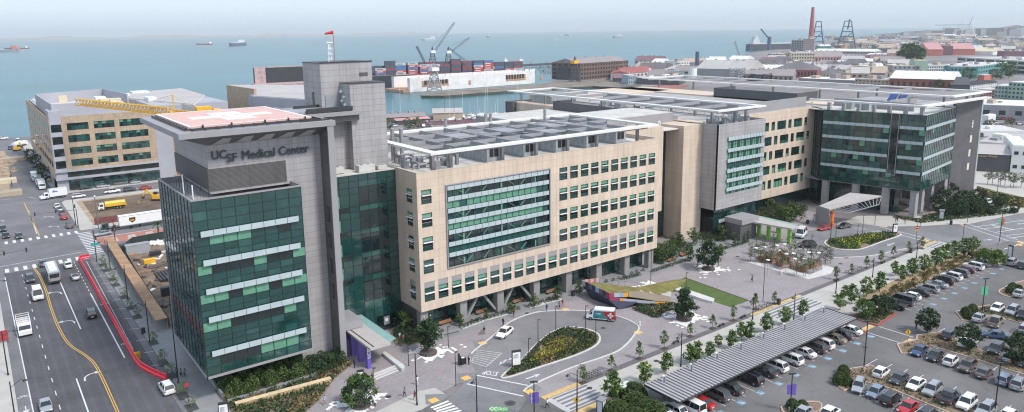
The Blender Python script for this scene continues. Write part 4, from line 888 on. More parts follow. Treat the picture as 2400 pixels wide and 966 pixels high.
for k in range(2):mb=MB();y=124-k*3.2;mb.add([(258,y,34),(258,y-2.7,34),(260.5,y-2.7,36.2),(260.5,y,36.2),(258,y,33.9),(258,y-2.7,33.9),(260.5,y-2.7,36.1),(260.5,y,36.1)],[(0,1,2,3),(7,6,5,4),(0,4,5,1),(1,5,6,2),(2,6,7,3),(3,7,4,0)]);mb.bar((260.5,y-1,33),(260.5,y-1,36),.1);mb.build('panel',mat('solar_blue',(.03,.07,.3),.15,spec=.8),sp)
cC=canopy('entrance_canopy','pale entrance canopy on bright green piers in front of the grey pavilion','canopy',[(175.5,124.5),(178.4,108.8),(182.0,108.8),(182.0,125.5)],5.0,.45,[(180.0,110.4),(179.8,113.6),(179.6,116.8),(179.6,119.9)],green_p,[(182.05,109.5),(183.8,110),(183.8,125),(182.05,125)],([(170.8,119.5),(179.0,119.5),(179.0,125.4),(170.8,125.4)],4.9,6.4),txt=None)
mb=MB();mb.box(171,178.5,120,125.2,0,4.9);mb.build('lobby_box',MATS['dark_and_shaded_cladding'],cC)
cB=thing('sloping_canopy','wedge shaped sloping grey entrance canopy with louvres beside the orange pier','canopy',(214,118,0),world=True)
k0,k1,k2,k3=W('zq',185,288,6.2),W('zq',295,325,6.2),W('zq',860,180,8.4),W('zq',520,145,8.4)
k0,k1,k2,k3=[tuple(v)for v in(k0,k1,k2,k3)]
def slab4(mb,P,th,m=0):mb.add(list(P)+[(p[0],p[1],p[2]-th)for p in P],[(0,1,2,3),(7,6,5,4),(0,4,5,1),(1,5,6,2),(2,6,7,3),(3,7,4,0)],m)
mb=MB();slab4(mb,(k0,k1,k2,k3),.35);mb.build('canopy_roof',MATS['canopy_top'],cB)
l1,l2,l3=W('zq',540,360,4.8),W('zq',830,275,6.4),W('zq',395,335,5.6)
mb=MB()
for i in range(13):
 t=i/12;a=Vector(k1).lerp(Vector(k2),t)-Vector((0,0,.45));b=Vector(l3).lerp(Vector(l2),t);c_=Vector(W('zq',500,365,5.0)).lerp(Vector(l2),t)if t<1 else b
 mb.bar(a,c_,.18,.12)
mb.bar(Vector(W('zq',500,365,5.0)),Vector(l2),.2,.2);mb.build('louvre_blades',steel,cB)
f0=W('zq',195,470);f1=W('zq',300,505)
mb=MB();mb.prism([(k0[0],k0[1]),(k1[0]-.1,k1[1]),(k1[0]+1.2,k1[1]+2.2),(k0[0]+1,k0[1]+1.5)],0,5.8);mb.build('canopy_end_wall',grey_plain,cB)
op=W('zq',315,512);mb=MB();mb.box(op.x-.55,op.x+.55,op.y-.4,op.y+.4,0,4.9);mb.build('pier',orange_p,cB)
sign('HOSPITAL',.62,op.x-.57,op.y,2.6,white_p,'pier_lettering',cB,1,.01,rot=Matrix.Rotation(R(-90),3,'Z')@Matrix.Rotation(R(90),3,'X')@Matrix.Rotation(R(90),3,'Z'))
# VEGETATION
def crown_mesh(kind,seed,mats,n=900):
 """leaf faces in many clumps inside an uneven crown of unit height"""
 rnd=random.Random(seed);st=random.getstate();random.seed(seed);mb=MB();nc={'cone':46,'oval':46,'round':60,'wisp':40,'big':90,'dome':70}[kind]
 for c in range(nc):
  t=rnd.random();a=rnd.random()*6.283
  if kind=='cone':r=(1-t)**.75*.36+.03;z=.04+.94*t;q=r*math.sqrt(rnd.random());cs=.085
  elif kind=='oval':r=.34*math.sin(math.pi*min(1,t*.92+.06))**.6;z=t;q=r*math.sqrt(rnd.random());cs=.09
  elif kind=='wisp':r=.30*math.sin(math.pi*min(1,t*.85+.1))**.5;z=t;q=r*rnd.random();cs=.09
  elif kind=='dome':z=rnd.random()**.8;r=.62*math.sqrt(max(.05,1-z*z));q=r*math.sqrt(rnd.uniform(.3,1));cs=.11;z=z*.85+.05
  else:z=rnd.random();r=.52*math.sqrt(max(.03,1-(2*z-1)**2));q=r*math.sqrt(rnd.uniform(.15,1));cs=.1
  if rnd.random()<.12:q*=1.25
  x,y=q*math.cos(a),q*math.sin(a);k=int(n/nc)
  mi=rnd.randrange(len(mats));sz=.042 if kind!='wisp' else.03
  for _ in range(k):
   mb.leaf((x+rnd.gauss(0,cs*.55),y+rnd.gauss(0,cs*.55),z+rnd.gauss(0,cs*.5)),sz*rnd.uniform(.8,1.35),mi)
 random.setstate(st);return mb
def make_tree(kind,seed,mats,h,ch,n=900,trunks=1,tr=.06,spread=1.0,name='tree'):
 def f():
  t=thing(name,'x','tree');mb=crown_mesh(kind,seed,mats,n);b=h-ch
  mb.v=[(x*ch*spread,y*ch*spread,b+z*ch)for x,y,z in mb.v];mb.build('crown',mats,t)
  rnd=random.Random(seed+9);mb=MB()
  for k in range(trunks):
   ox=rnd.uniform(-.12,.12)*(trunks>1)*h*.3;oy=rnd.uniform(-.12,.12)*(trunks>1)*h*.3;top=(ox*2.2,oy*2.2,b+ch*.6)
   mb.tube((ox,oy,0),(ox*1.5,oy*1.5,b+.1*ch),tr*1.15,tr*.8,7);mb.tube((ox*1.5,oy*1.5,b+.1*ch),top,tr*.8,tr*.25,6)
   for _ in range(6):
    a=rnd.random()*6.28;z0=b+ch*rnd.uniform(.05,.45);L=ch*rnd.uniform(.18,.33)*spread;mb.tube((ox*1.5,oy*1.5,z0),(ox*1.5+L*math.cos(a),oy*1.5+L*math.sin(a),z0+L*.9),tr*.45,tr*.12,5)
  mb.build('trunk',bark,t);return t
 return f
def tree_at(kind,seed,mats,h,p,label,group,ch=None,n=900,trunks=1,tr=.06,spread=1.,base=3.5,name='street_tree'):
 key=(kind,seed,mats[0].name,round(ch or 0,2),trunks,round(spread,2),n,name)
 s=h/base
 o=place(key,make_tree(kind,seed,mats,base,(ch or.72)*base,n,trunks,tr,spread,name),(p[0],p[1],0),random.uniform(0,6.28),label,'tree',group,s);return o
random.seed(31)
rowN=[W('z6',1382,762)]+[W('zc',*q)for q in((125,735),(280,668),(420,612),(565,545),(690,500),(805,455),(928,392),(1035,362))]+[W('zr',*q)for q in((236,228),(322,195),(405,162),(485,135),(557,105),(640,75),(716,55))]
for i,p in enumerate(rowN):
 tree_at('cone' if i%3 else 'oval',100+i%4,[G1],(3.4,3.0,3.3,3.5,3.0,3.0,3.2,3.6,2.9,3.3,2.6,3.1,3.4,3.2,3.0,3.3)[i],(p.x,p.y),f'{ORD[i]} young slim street tree from the left in the dark strip beside the plaza','young trees in the dark strip',n=560)
mb=MB()
for p in rowN:mb.box(p.x-.75,p.x+.75,p.y-.55,p.y+.55,.015,.03)
struct('tree_pits',mb,mat('pit_soil',(.07,.055,.045),.95,var=.3,vs=2))
rowS=[('zc',135,905,5.2),('zc',308,806,3.9),('zc',430,752,3.9),('zc',562,702,3.9),('zc',602,690,4.0),('zc',672,665,3.2),('zc',722,602,2.4),('zc',795,612,3.6),('zc',850,566,3.6),('zc',896,570,4.0),('zc',990,520,4.0),('zc',1095,482,3.9),('zc',1190,440,3.8),('zr',258,396,3.7),('zr',325,362,4.3),('zr',285,330,3.0),('zr',405,322,4.5),('zr',478,300,4.8),('zr',565,206,3.5),('zr',604,236,3.9),('zr',662,208,4.6),('zr',728,190,4.6),('zr',792,158,4.7),('zr',845,133,4.8),('zr',893,108,4.6),('zr',948,98,5.0),('zr',1000,78,4.4)]
for i,(z,x,y,h)in enumerate(rowS):
 p=W(z,x,y);tree_at('oval',200+i%5,[G1,G3]if i%2 else[G1],h,(p.x,p.y),f'{ORD[i]} leafy street tree from the left on the parking side of the promenade','leafy trees between promenade and parking',ch=.8,n=1100,spread=1.15)
for i,(z,x,y,h,kind,m_,lab,sp)in enumerate([('zp',452,900,5.6,'dome',[G2,G1],'round dark tree in a circular timber planter nearest the camera',1.0),('zp',1130,378,6.6,'oval',[G2],'dark open crowned tree in the circular planter before the beige wing',1.15),('zc',530,447,6.6,'cone',[G2],'dark pointed tree in the circular planter below the lawn',1.25),('zc',667,170,7.2,'round',[G2],'round dark tree in the circular planter before the stepped block',1.0)]):
 p=W(z,x,y);tree_at(kind,300+i,m_,h,(p.x,p.y),lab,'trees in circular plaza planters',ch=.78,n=3200 if i<3 else 2600,tr=.09,spread=sp,name='plaza_tree')
 q=thing('circular_planter','low round timber planter deck under the '+lab.split(' in ')[0],'planter',(p.x,p.y,0),group='round planter decks')
 mb=MB();mb.tube((0,0,0),(0,0,.42),1.62,1.62,28);mb.build('deck',timber_d,q);mb=MB()
 for k in range(-7,8):L=math.sqrt(max(.01,1.55**2-(k*.2)**2));mb.box(-L,L,k*.2-.09,k*.2+.09,.42,.445)
 mb.build('deck_boards',mat('deck_board',(.12,.095,.088),.8,var=.2,vs=3),q)
grove=[('zm',640,530),('zm',730,545),('zm',833,552),('zm',937,602),('zm',1072,657),('zm',1155,682),('zm',1230,640),('zm',1345,575),('zm',1392,560),('zm',1292,545),('zm',1120,575),('zm',760,440),('zm',860,455),('zm',1010,470),('zm',690,470),('zm',1050,560),('zm',1210,520)]
for i,q in enumerate(grove):
 p=W(*q);tree_at('wisp',400+i%4,[G4],random.uniform(4.2,5.2),(p.x,p.y),f'{ORD[i]} thin grey green tree of the grove around the timber planter boxes','grove around the timber planters',ch=.74,n=420,tr=.045,spread=1.25,name='grove_tree')
bt=[('z6',150,405,4.6),('z6',530,368,2.6),('z6',712,322,2.4),('z6',886,282,2.8),('z6',1045,240,3.2),('z6',1207,188,3.2),('z6',1355,150,3.0),('p',1552,618,3.6),('p',1572,610,5.8),('p',1588,577,3.9),('p',1626,572,4.8),('p',1619,612,3.2),('p',1690,560,4.4),('p',1722,574,3.4),('p',1753,566,3.2),('p',1684,605,3.8)]
for i,(z,x,y,h)in enumerate(bt):
 p=W(z,x,y);tree_at('oval' if i%2 else 'wisp',500+i%3,[G2,G1],h,(p.x,p.y),f'{ORD[i]} small garden tree from the left along the foot of the hospital wings','garden trees at the foot of the wings',ch=.82,n=900,spread=1.5 if h>3.5 else 1.2,name='garden_tree')
for i,(z,x,y,h,lab)in enumerate([('zm',935,165,5.2,'large rounded shrub like tree left of two behind the green pier canopy'),('zm',1048,150,5.0,'large rounded shrub like tree right of two behind the green pier canopy'),('zm',830,60,4.2,'dark bushy tree before the recessed beige wing'),('zq',-170,160,3.5,'low spreading shrub tree beside the curved garden wall')]):
 p=W(z,x,y);tree_at('dome',520+i%2,[G6,G1],h,(p.x,p.y),lab,None,ch=.9,n=1600,spread=1.1,name='round_tree')
gz=[('zq',1590,330,8.5),('zq',1450,345,5),('zq',1690,395,6.5),('zq',1770,345,6.5),('zq',1890,385,5.0),('zq',1905,290,5.8),('zq',1560,400,4.5),('zq',2155,315,4.6),('zq',2290,372,3.2),('zq',2060,385,3.0),('zq',1820,300,5.0)]
for i,(z,x,y,h)in enumerate(gz):
 p=W(z,x,y);tree_at('round',540+i%3,[G2],h,(p.x,p.y),f'{ORD[i]} dark tree of the garden right of the glass pavilion','dark trees right of the glass pavilion',ch=.85,n=1300,name='garden_tree')
for i,(x,y)in enumerate(((425,790),(465,790),(535,800),(575,800),(625,815),(650,820),(715,820),(745,815))):
 p=W('zx',x,y);tree_at('round',560+i%3,[G4],5.6,(p.x,p.y),f'{ORD[i]} grey green tree from the left in the row before the dark shopfront','row of trees before the dark shopfront',ch=.6,n=500,name='street_tree')
lot=[('zr',390,440,4.4,'dome',[G1]),('zr',472,425,4.6,'dome',[G2]),('zr',527,412,3.6,'dome',[G2]),('zr',740,525,5.0,'round',[G2]),('zr',968,625,5.2,'round',[G2]),('zr',1247,705,6.0,'round',[G2]),('zr',1062,150,4.6,'dome',[G1]),('zr',1132,152,4.3,'dome',[G1,G3])]
labs=['bushy multi stem tree left of three beside the parking canopy end','middle bushy tree of three beside the parking canopy end','small dark bushy tree right of three beside the parking canopy end','dark round parking lot tree at the near tip of the long island','dark round parking lot tree in the middle of the long island','dark round parking lot tree cut by the right picture edge','light green spreading tree left of two at the far lot corner','light green spreading tree right of two at the far lot corner']
for i,(z,x,y,h,k,m_)in enumerate(lot):
 p=W(z,x,y);tree_at(k,600+i%4,m_,h,(p.x,p.y),labs[i],None,ch=.8,n=2200,trunks=3,spread=.95 if k=='dome' else 1.0,name='parking_lot_tree')
st=[(480,282),(497,308),(525,350),(541,376),(580,432),(608,484),(640,525),(715,645),(760,738),(800,800),(852,892),(895,946)]
for i,(x,y)in enumerate(st):
 p=W('zl',x,y);tree_at('round',620+i%3,[G1],(2.9,2.8,2.8,2.2,2.6,2.3,2.4,2.4,2.7,2.6,2.6,2.0)[i],(p.x,p.y),f'{ORD[i]} small staked footway tree counted from the far crossing towards the camera','small trees on the left street footway',ch=.7,n=450,tr=.05,name='street_tree')
mb=MB()
for x,y in st:p=W('zl',x,y);mb.box(p.x-.8,p.x+.8,p.y-1.4,p.y+1.4,.12,.135)
struct('tree_grates',mb,mat('grate_dark',(.06,.06,.06),.9))
p=W('zn',1025,545);pt_=thing('palm_tree','small palm tree beside the red bus lane and the parked trailer','palm tree',(p.x,p.y,0))
mb=MB();mb.tube((0,0,0),(0,0,4.2),.28,.2);mb.build('trunk',bark,pt_);mb=MB()
for k in range(16):
 a=k*2.4;e=.9-.09*k;P0=Vector((0,0,4.2));pts=[P0+Vector((math.cos(a)*t*2.1*math.cos(e),math.sin(a)*t*2.1*math.cos(e),t*2.0*math.sin(e)-t*t*1.1))for t in(0,.35,.7,1)]
 for u,v in zip(pts,pts[1:]):s=Vector((-math.sin(a),math.cos(a),0))*.22;mb.quad(u-s,v-s*.8,v+s*.8,u+s)
mb.build('fronds',G2,pt_)
p=W('zo',275,250)
for i,(x,y,h)in enumerate(((265,300,6.5),(330,365,7),(400,470,6.5),(360,420,5.5))):
 p=W('zo',x,y);tree_at('round',640+i,[G2],h,(p.x,p.y),f'{ORD[i]} dark street tree beside the far beige office block','dark trees beside the far office block',ch=.85,n=900,name='street_tree')
def shrub(seed,mats,n=260):
 def f():
  st_=random.getstate();random.seed(seed);mb=MB()
  for _ in range(n):
   a=random.random()*6.28;z=random.random();r=.5*math.sqrt(max(.02,1-z*z))*math.sqrt(random.uniform(.4,1));mb.leaf((r*math.cos(a),r*math.sin(a),z*.85+.04),.06*random.uniform(.7,1.3),random.randrange(len(mats)))
  o=mb.build('shrub',mats);random.setstate(st_);return o
 return f
def shrub_at(x,y,s,h,label,group,mats,seed=0,z=0.1,n=260):return place(('shrub',seed,mats[0].name,n),shrub(seed,mats,n),(x,y,z),random.random()*6.28,label,'shrub',group,(s,s,h))
random.seed(77)
def bed(poly,n,s,h,mats,label,group,z=.1,jitter=.3,mass=False):
 if mass:SM=MB()
 P=[Vector((p[0],p[1]))for p in poly]
 def inside(q):
  c=False;j=len(P)-1
  for i in range(len(P)):
   if((P[i].y>q[1])!=(P[j].y>q[1]))and q[0]<(P[j].x-P[i].x)*(q[1]-P[i].y)/(P[j].y-P[i].y)+P[i].x:c=not c
   j=i
  return c
 x0,x1=min(p.x for p in P),max(p.x for p in P);y0,y1=min(p.y for p in P),max(p.y for p in P);k=0;tries=0
 while k<n and tries<n*40:
  tries+=1;q=(random.uniform(x0,x1),random.uniform(y0,y1))
  if inside(q)and mass:
   ss,h_=s*random.uniform(1-jitter,1+jitter),h*random.uniform(.7,1.3);k+=1
   for _ in range(170):a=random.random()*6.28;zz_=random.random();r=.5*math.sqrt(max(.02,1-zz_*zz_))*math.sqrt(random.uniform(.4,1));SM.leaf((q[0]+ss*r*math.cos(a),q[1]+ss*r*math.sin(a),z+h_*(zz_*.85+.04)),.075*s*random.uniform(.7,1.3),random.randrange(len(mats)))
  elif inside(q):shrub_at(q[0],q[1],s*random.uniform(1-jitter,1+jitter),h*random.uniform(.7,1.3),label,group,mats,seed=random.randrange(3),z=z);k+=1
 if mass:tag(SM.build('shrubbery',mats),'mass of '+group,'shrubs',kind='stuff')
def cover(name,label,poly,n,sz,mats,z=.12,hh=.35):
 P=[Vector((p[0],p[1]))for p in poly];x0,x1=min(p.x for p in P),max(p.x for p in P);y0,y1=min(p.y for p in P),max(p.y for p in P);mb=MB();cl=[(random.uniform(x0,x1),random.uniform(y0,y1),random.random())for _ in range(60)]
 def inside(q):
  c=False;j=len(P)-1
  for i in range(len(P)):
   if((P[i].y>q[1])!=(P[j].y>q[1]))and q[0]<(P[j].x-P[i].x)*(q[1]-P[i].y)/(P[j].y-P[i].y)+P[i].x:c=not c
   j=i
  return c
 k=0;t=0
 while k<n and t<n*20:
  t+=1;q=(random.uniform(x0,x1),random.uniform(y0,y1))
  if not inside(q):continue
  d=min(cl,key=lambda c:(c[0]-q[0])**2+(c[1]-q[1])**2);mi=int(d[2]*len(mats))if random.random()<.8 else random.randrange(len(mats));k+=1
  if d[2]>.93:continue
  mb.leaf((q[0],q[1],z+random.random()*hh*(1.5-abs(d[2]-.5))),sz*random.uniform(.7,1.3),mi)
 return tag(mb.build(name,mats),label,'plants',kind='stuff')
isl1p=[(p.x,p.y)for p in isl1];isl2p=[(p.x,p.y)for p in isl2]
cx1=sum(p[0]for p in isl1p)/len(isl1p);cy1=sum(p[1]for p in isl1p)/len(isl1p)
shr=lambda P,k:[((p[0]-sum(q[0]for q in P)/len(P))*k+sum(q[0]for q in P)/len(P),(p[1]-sum(q[1]for q in P)/len(P))*k+sum(q[1]for q in P)/len(P))for p in P]
cover('island_planting','low dark green and ochre planting filling the tear shaped drop-off island',shr(isl1p,.93),5200,.2,[G2,G6,G5,G2]);cover('island_flowers','yellow flowering ground cover in the middle of the drop-off island',shr(isl1p,.5),1400,.16,[GY,G5],.2,.5)
cover('island_planting','low dark planting filling the far oval drop-off island',shr(isl2p,.93),3600,.24,[G2,G6,G1]);cover('island_flowers','yellow green ground cover in the middle of the far drop-off island',shr(isl2p,.6),1300,.2,[GY,G3],.2,.5)
towerbed=[(28.3,121.0),(28.3,107.5),(36.5,105.2),(41,108.6),(46,114.0),(51.0,117.4),(51,119.2),(43.9,121)]
mb=MB();mb.prism(towerbed,0,.12);struct('planting_bed',mb,mulch)
mb=MB();mb.box(28.2,28.5,119,150,0,1.0);mb.box(28.5,43.5,116.6,117.0,0,.7);mb.box(43.5,44.0,116.8,123,0,.7);tag(mb.build('planter_wall',conc_d),'long grey planter wall under the overhanging glass box','wall')
bed([(28.8,122),(28.8,117.2),(43.3,117.2),(43.3,122.9),(30,123.4)],70,1.9,2.3,[G6,G1],'leafy green shrub in the planter under the overhanging glass box','shrubs under the glass box',.3)
bed([(28.6,150),(28.6,123),(29.9,123),(29.9,150)],22,1.6,1.7,[G6],'clipped green shrub along the street side foot of the tower','shrubs along the street side of the tower',.3)
bed([(42.5,116.5),(50.5,118.3),(51.2,121.5),(44.5,122.5)],40,2.0,2.1,[G2],'dark shrub at the foot of the grey fin','dark shrubs by the grey fin',.2)
cover('bed_planting','dark green and reddish ground cover around the sandstone wall before the tower',towerbed,5200,.22,[G6,G5,G2,G2],.12,.45)
swl=thing('sandstone_wall','low buff sandstone seat wall in the planting before the tower','wall',(37,114,0),world=True)
a,b=W('z4',425,950),W('z4',868,830);mb=MB();t=(b-a).normalized();n_=Vector((-t.y,t.x,0));mb.prism([(a.x,a.y),(b.x,b.y),(b.x+n_.x*.9,b.y+n_.y*.9),(a.x+n_.x*.9,a.y+n_.y*.9)],0,.75);mb.build('stonework',panel('sandstone',(.6,.42,.22),1.3,.25,(.4,.28,.16),.85,var=.25,ms=.015),swl)
mb=MB();a2=a-t*.05;b2=b+t*.05;mb.prism([(a2 .x-n_.x*.06,a2 .y-n_.y*.06),(b2 .x-n_.x*.06,b2 .y-n_.y*.06),(b2 .x+n_.x*.96,b2 .y+n_.y*.96),(a2 .x+n_.x*.96,a2 .y+n_.y*.96)],.75,.83);mb.build('coping',mat('sandstone_cap',(.62,.48,.3),.85,var=.15,vs=1),swl)
for i,(a,b)in enumerate([((545,388),(695,333)),((702,330),(858,288)),((1012,243),(1120,215)),((1125,213),(1235,183)),((1330,152),(1420,118))]):
 A,Bp=W('z6',*a),W('z6',*b);mb=MB();t=(Bp-A).normalized();n_=Vector((-t.y,t.x,0))*.9;mb.prism([tuple((A-n_*.2)[:2]),tuple((Bp-n_*.2)[:2]),tuple((Bp+n_)[:2]),tuple((A+n_)[:2])],0,.14);struct('planting_strip',mb,conc_w)
 for k in range(int((Bp-A).length/.9)):
  q=A+t*(k*.9+.4)+n_*.45;shrub_at(q.x,q.y,1.1*random.uniform(.8,1.2),.9,f'low dark shrub in the {ORD[i]} planting strip along the beige wing',f'shrubs of the {ORD[i]} planting strip',[G2,G6],k%3,.12)
for i,(a,b)in enumerate([((525,640),(725,575)),((730,570),(905,520)),((240,715),(420,665))]):
 A=G(1400+a[0]/4.025,480+a[1]/4.025);Bp=G(1400+b[0]/4.025,480+b[1]/4.025);t=(Bp-A).normalized();n_=Vector((-t.y,t.x,0))*.9
 for k in range(int((Bp-A).length/.9)):
  q=A+t*(k*.9+.4)+n_*.45;shrub_at(q.x,q.y,1.1*random.uniform(.8,1.2),.9,f'low dark shrub in the {ORD[i]} strip before the stepped block',f'shrubs of the {ORD[i]} strip before the stepped block',[G2],k%3,.02)
for i,(a,b)in enumerate([((270,460),(455,405)),((475,405),(640,350))]):
 A=W('zm',*a);Bp=W('zm',*b);t=(Bp-A).normalized();n_=Vector((-t.y,t.x,0))*.9
 for k in range(int((Bp-A).length/.9)):
  q=A+t*(k*.9+.4)+n_*.45;shrub_at(q.x,q.y,1.2*random.uniform(.8,1.2),.9,f'low dark shrub in the {ORD[i]} strip before the grey pavilion',f'shrubs of the {ORD[i]} strip before the grey pavilion',[G2],k%3,.02)
for k,a in enumerate([2,3.2,4.5,12,13.2,21.5,22.8,24,31,33,35,41,43,45,51,53,55,57,60,62,64]):
 shrub_at(67+a,119.6+random.uniform(-.3,.6),1.0,.8,'small round shrub beside the beige wing pillars','small round shrubs by the pillars',[G2,G1],k%3,.02)
bed([(61.5,119),(66.5,117.0),(67.5,121),(66.5,126.5),(63.8,126)],40,1.2,1.6,[G2,G1],'shrub in the corner bed between the glass link and the beige wing','shrubs in the corner bed',.1)
cover('bed_planting','ochre and green ground cover in the corner bed by the glass link',[(60.5,118.5),(66.5,116.8),(67.5,121),(66.5,126.5),(63.2,126)],700,.18,[G5,G1])
bed([(138,122),(150,121),(158,126),(157,130),(140,131)],60,1.8,2.0,[G2,G1],'shrub in the garden before the stepped block','shrubs before the stepped block',.1,mass=True)
bed([(158,126),(170,122),(172,126),(166,130)],30,1.5,1.6,[G6,G2],'dark shrub at the foot of the tan pier','shrubs at the tan pier',.1,mass=True)
bed([(186,128),(200,124),(218,128),(222,134),(190,135)],110,2.2,2.4,[G6,G2,G4],'garden shrub before the recessed beige wing','garden shrubs before the recessed wing',.1,mass=True)
bed([(238,98),(262,87),(275,90),(282,100),(262,103)],120,2.2,1.8,[G2,G6],'dark shrub of the bed right of the glass pavilion','shrubs right of the glass pavilion',.1,mass=True)
cover('bed_planting','dark hedge like planting along the footway by the glass pavilion',[tuple(W('zq',*q)[:2])for q in[(980,420),(1280,480),(1500,460),(2340,370),(2340,330),(1500,340),(1300,410),(1290,440),(1000,400)]],3500,.28,[G2,G6])
mb=MB();mb.prism([tuple(W('zq',*q)[:2])for q in[(980,400),(1270,430),(1420,342),(1455,362),(1300,462),(970,415)]],.1,.16);struct('gravel_path',mb,sand)
hedgeg='rounded dark green parking island shrub'
for nm,lst in(('left island',[(112.8,58.4),(114.3,58.9),(115.9,59.2),(113.6,57.2),(117.2,59.8)]),('middle island',[(161.3,57.2),(162.7,58.0),(164.0,57.6),(160.2,56.5),(165.5,57.8)]),('far island',[(183.3,56.9),(185.0,57.3),(186.8,57.6),(186.0,56.2)]),('bottom edge island',[(99.5,58.6),(100.4,57.4),(98.8,57.6)])):
 for k,(x,y)in enumerate(lst):shrub_at(x,y,2.2,1.7,f'{ORD[k]} rounded clipped shrub on the parking lot {nm}',f'rounded shrubs on the {nm}',[G6],k%3,.12,900)
for P,nm in((ISL_A,'long'),(ISL_B,'left'),(ISL_C,'middle'),(ISL_F,'red kerbed right'),(ISL_G,'red kerbed left'),(ISL_I,'far corner')):
 cover('island_planting',f'low ochre and green grasses on the {nm} parking island',shr([(p[0],p[1])for p in P],.9),900,.17,[G5,G6,G2]if nm in('long','left')else[G6,G2],.12,.4)
random.seed(41)
bed([(154,71.8),(210,71.8),(208,75),(186,75),(160,74.8)],90,1.1,.9,[G5],'','dry ochre grass tufts behind the northern parked cars',mass=True);bed([(154,71.8),(210,71.8),(208,75),(186,75),(160,74.8)],45,1.1,.8,[G6],'','small dark shrubs behind the northern parked cars',mass=True)
for i,(x,y,s,h)in enumerate([(82.0,76.6,4.8,3.0),(79.5,73.6,5.2,3.2),(76.2,74.6,4.8,2.6),(79.8,70.6,5.6,3.0),(76.8,71.2,4.6,2.5)]):
 shrub_at(x,y,s,h,['large dark green bush touching the near corner of the parking canopy','large bush in the middle of the bottom clump','bush at the left front of the bottom clump','largest bush at the bottom edge under the canopy corner','small bush at the lower left of the bottom clump'][i],None,[G6],5+i%2,0,4200)
cover('verge_planting','green planting strip along the far street at the right edge',[tuple(G(*p)[:2])for p in[(2292,440),(2330,452),(2420,472),(2420,490),(2350,480),(2292,460)]],1500,.5,[G5,G4,G1])
cover('sloped_garden_planting','dark low shrubs with pale flowers beside the painted ramp',[tuple(W('zf',*q)[:2])for q in[(975,690),(1280,560),(1500,575),(1830,600),(1800,700),(1600,740),(1500,850),(1380,850)]],2600,.18,[G2,G6,G2,G5],.05,.45)
# VEHICLES
PAINT={}
def paint(c):
 if c not in PAINT:
  v={'white':(.75,.75,.75),'silver':(.38,.39,.41),'grey':(.13,.135,.145),'dark_grey':(.05,.052,.058),'black':(.012,.012,.014),'red':(.42,.015,.02),'burgundy':(.13,.012,.025),'blue':(.03,.06,.14),'light_blue':(.24,.29,.38),'tan':(.3,.26,.2),'brown':(.09,.075,.065),'yellow':(.75,.45,.03),'teal':(.02,.2,.22),'green':(.02,.06,.05)}[c]
  m=bpy.data.materials.new('car_paint_'+c);m.use_nodes=True;b=m.node_tree.nodes['Principled BSDF'];b.inputs['Base Color'].default_value=(*v,1);b.inputs['Roughness'].default_value=.35;b.inputs['Coat Weight'].default_value=.7;b.inputs['Coat Roughness'].default_value=.08;b.inputs['Metallic'].default_value=.35 if c in('silver','grey','light_blue','tan')else 0
  PAINT[c]=m
 return PAINT[c]
tail_m=mat('tail_lamp',(.35,.01,.01),.3,var=0);head_m=mat('head_lamp',(.7,.72,.75),.15,var=0);plate_m=mat('number_plate',(.7,.7,.68),.5,var=0)
def ring(x,w,z0,z1,cr):return[(x,-w*.86,z0),(x,-w,z0+.16),(x,-w*1.0,(z0+z1)/2+.05),(x,-w*.9,z1),(x,0,z1+cr),(x,w*.9,z1),(x,w*1.0,(z0+z1)/2+.05),(x,w,z0+.16),(x,w*.86,z0)]
SPEC={'sedan':([(2.32,.62,.36,.58),(2.18,.8,.24,.68),(1.5,.9,.2,.84),(.95,.91,.2,.92),(-1.3,.91,.2,.96),(-1.75,.9,.22,.98),(-2.25,.82,.28,.92),(-2.35,.72,.4,.74)],(1.05,.35,-.95,-1.7),1.43,.33,(1.38,-1.38)),'hatch':([(2.0,.6,.36,.62),(1.88,.78,.24,.74),(1.35,.88,.2,.9),(.95,.89,.2,.97),(-1.5,.89,.2,1.02),(-1.95,.84,.24,1.0),(-2.06,.76,.4,.8)],(1.1,.4,-1.25,-1.95),1.5,.33,(1.25,-1.3)),'suv':([(2.3,.7,.42,.78),(2.18,.86,.3,.92),(1.4,.94,.26,1.02),(1.0,.95,.26,1.08),(-1.9,.95,.26,1.12),(-2.25,.9,.3,1.1),(-2.32,.82,.45,.9)],(1.1,.5,-1.8,-2.2),1.72,.37,(1.38,-1.36)),'van':([(2.5,.75,.42,.9),(2.38,.9,.3,1.05),(1.9,.98,.28,1.15),(-2.4,.98,.28,1.2),(-2.55,.92,.35,1.15)],(2.0,1.2,-2.35,-2.5),2.1,.36,(1.6,-1.55)),'pickup':([(2.7,.72,.45,.85),(2.58,.9,.32,1.0),(1.7,.97,.3,1.1),(1.3,.97,.3,1.12),(-2.6,.97,.32,1.12),(-2.7,.93,.4,1.08)],(1.35,.75,-.75,-1.0),1.8,.38,(1.75,-1.7)),'wagon':([(2.35,.62,.38,.62),(2.2,.82,.26,.74),(1.5,.91,.22,.9),(1.0,.92,.22,.98),(-1.9,.92,.22,1.02),(-2.3,.86,.26,1.0),(-2.38,.78,.42,.8)],(1.1,.4,-1.75,-2.25),1.55,.35,(1.4,-1.4)),}
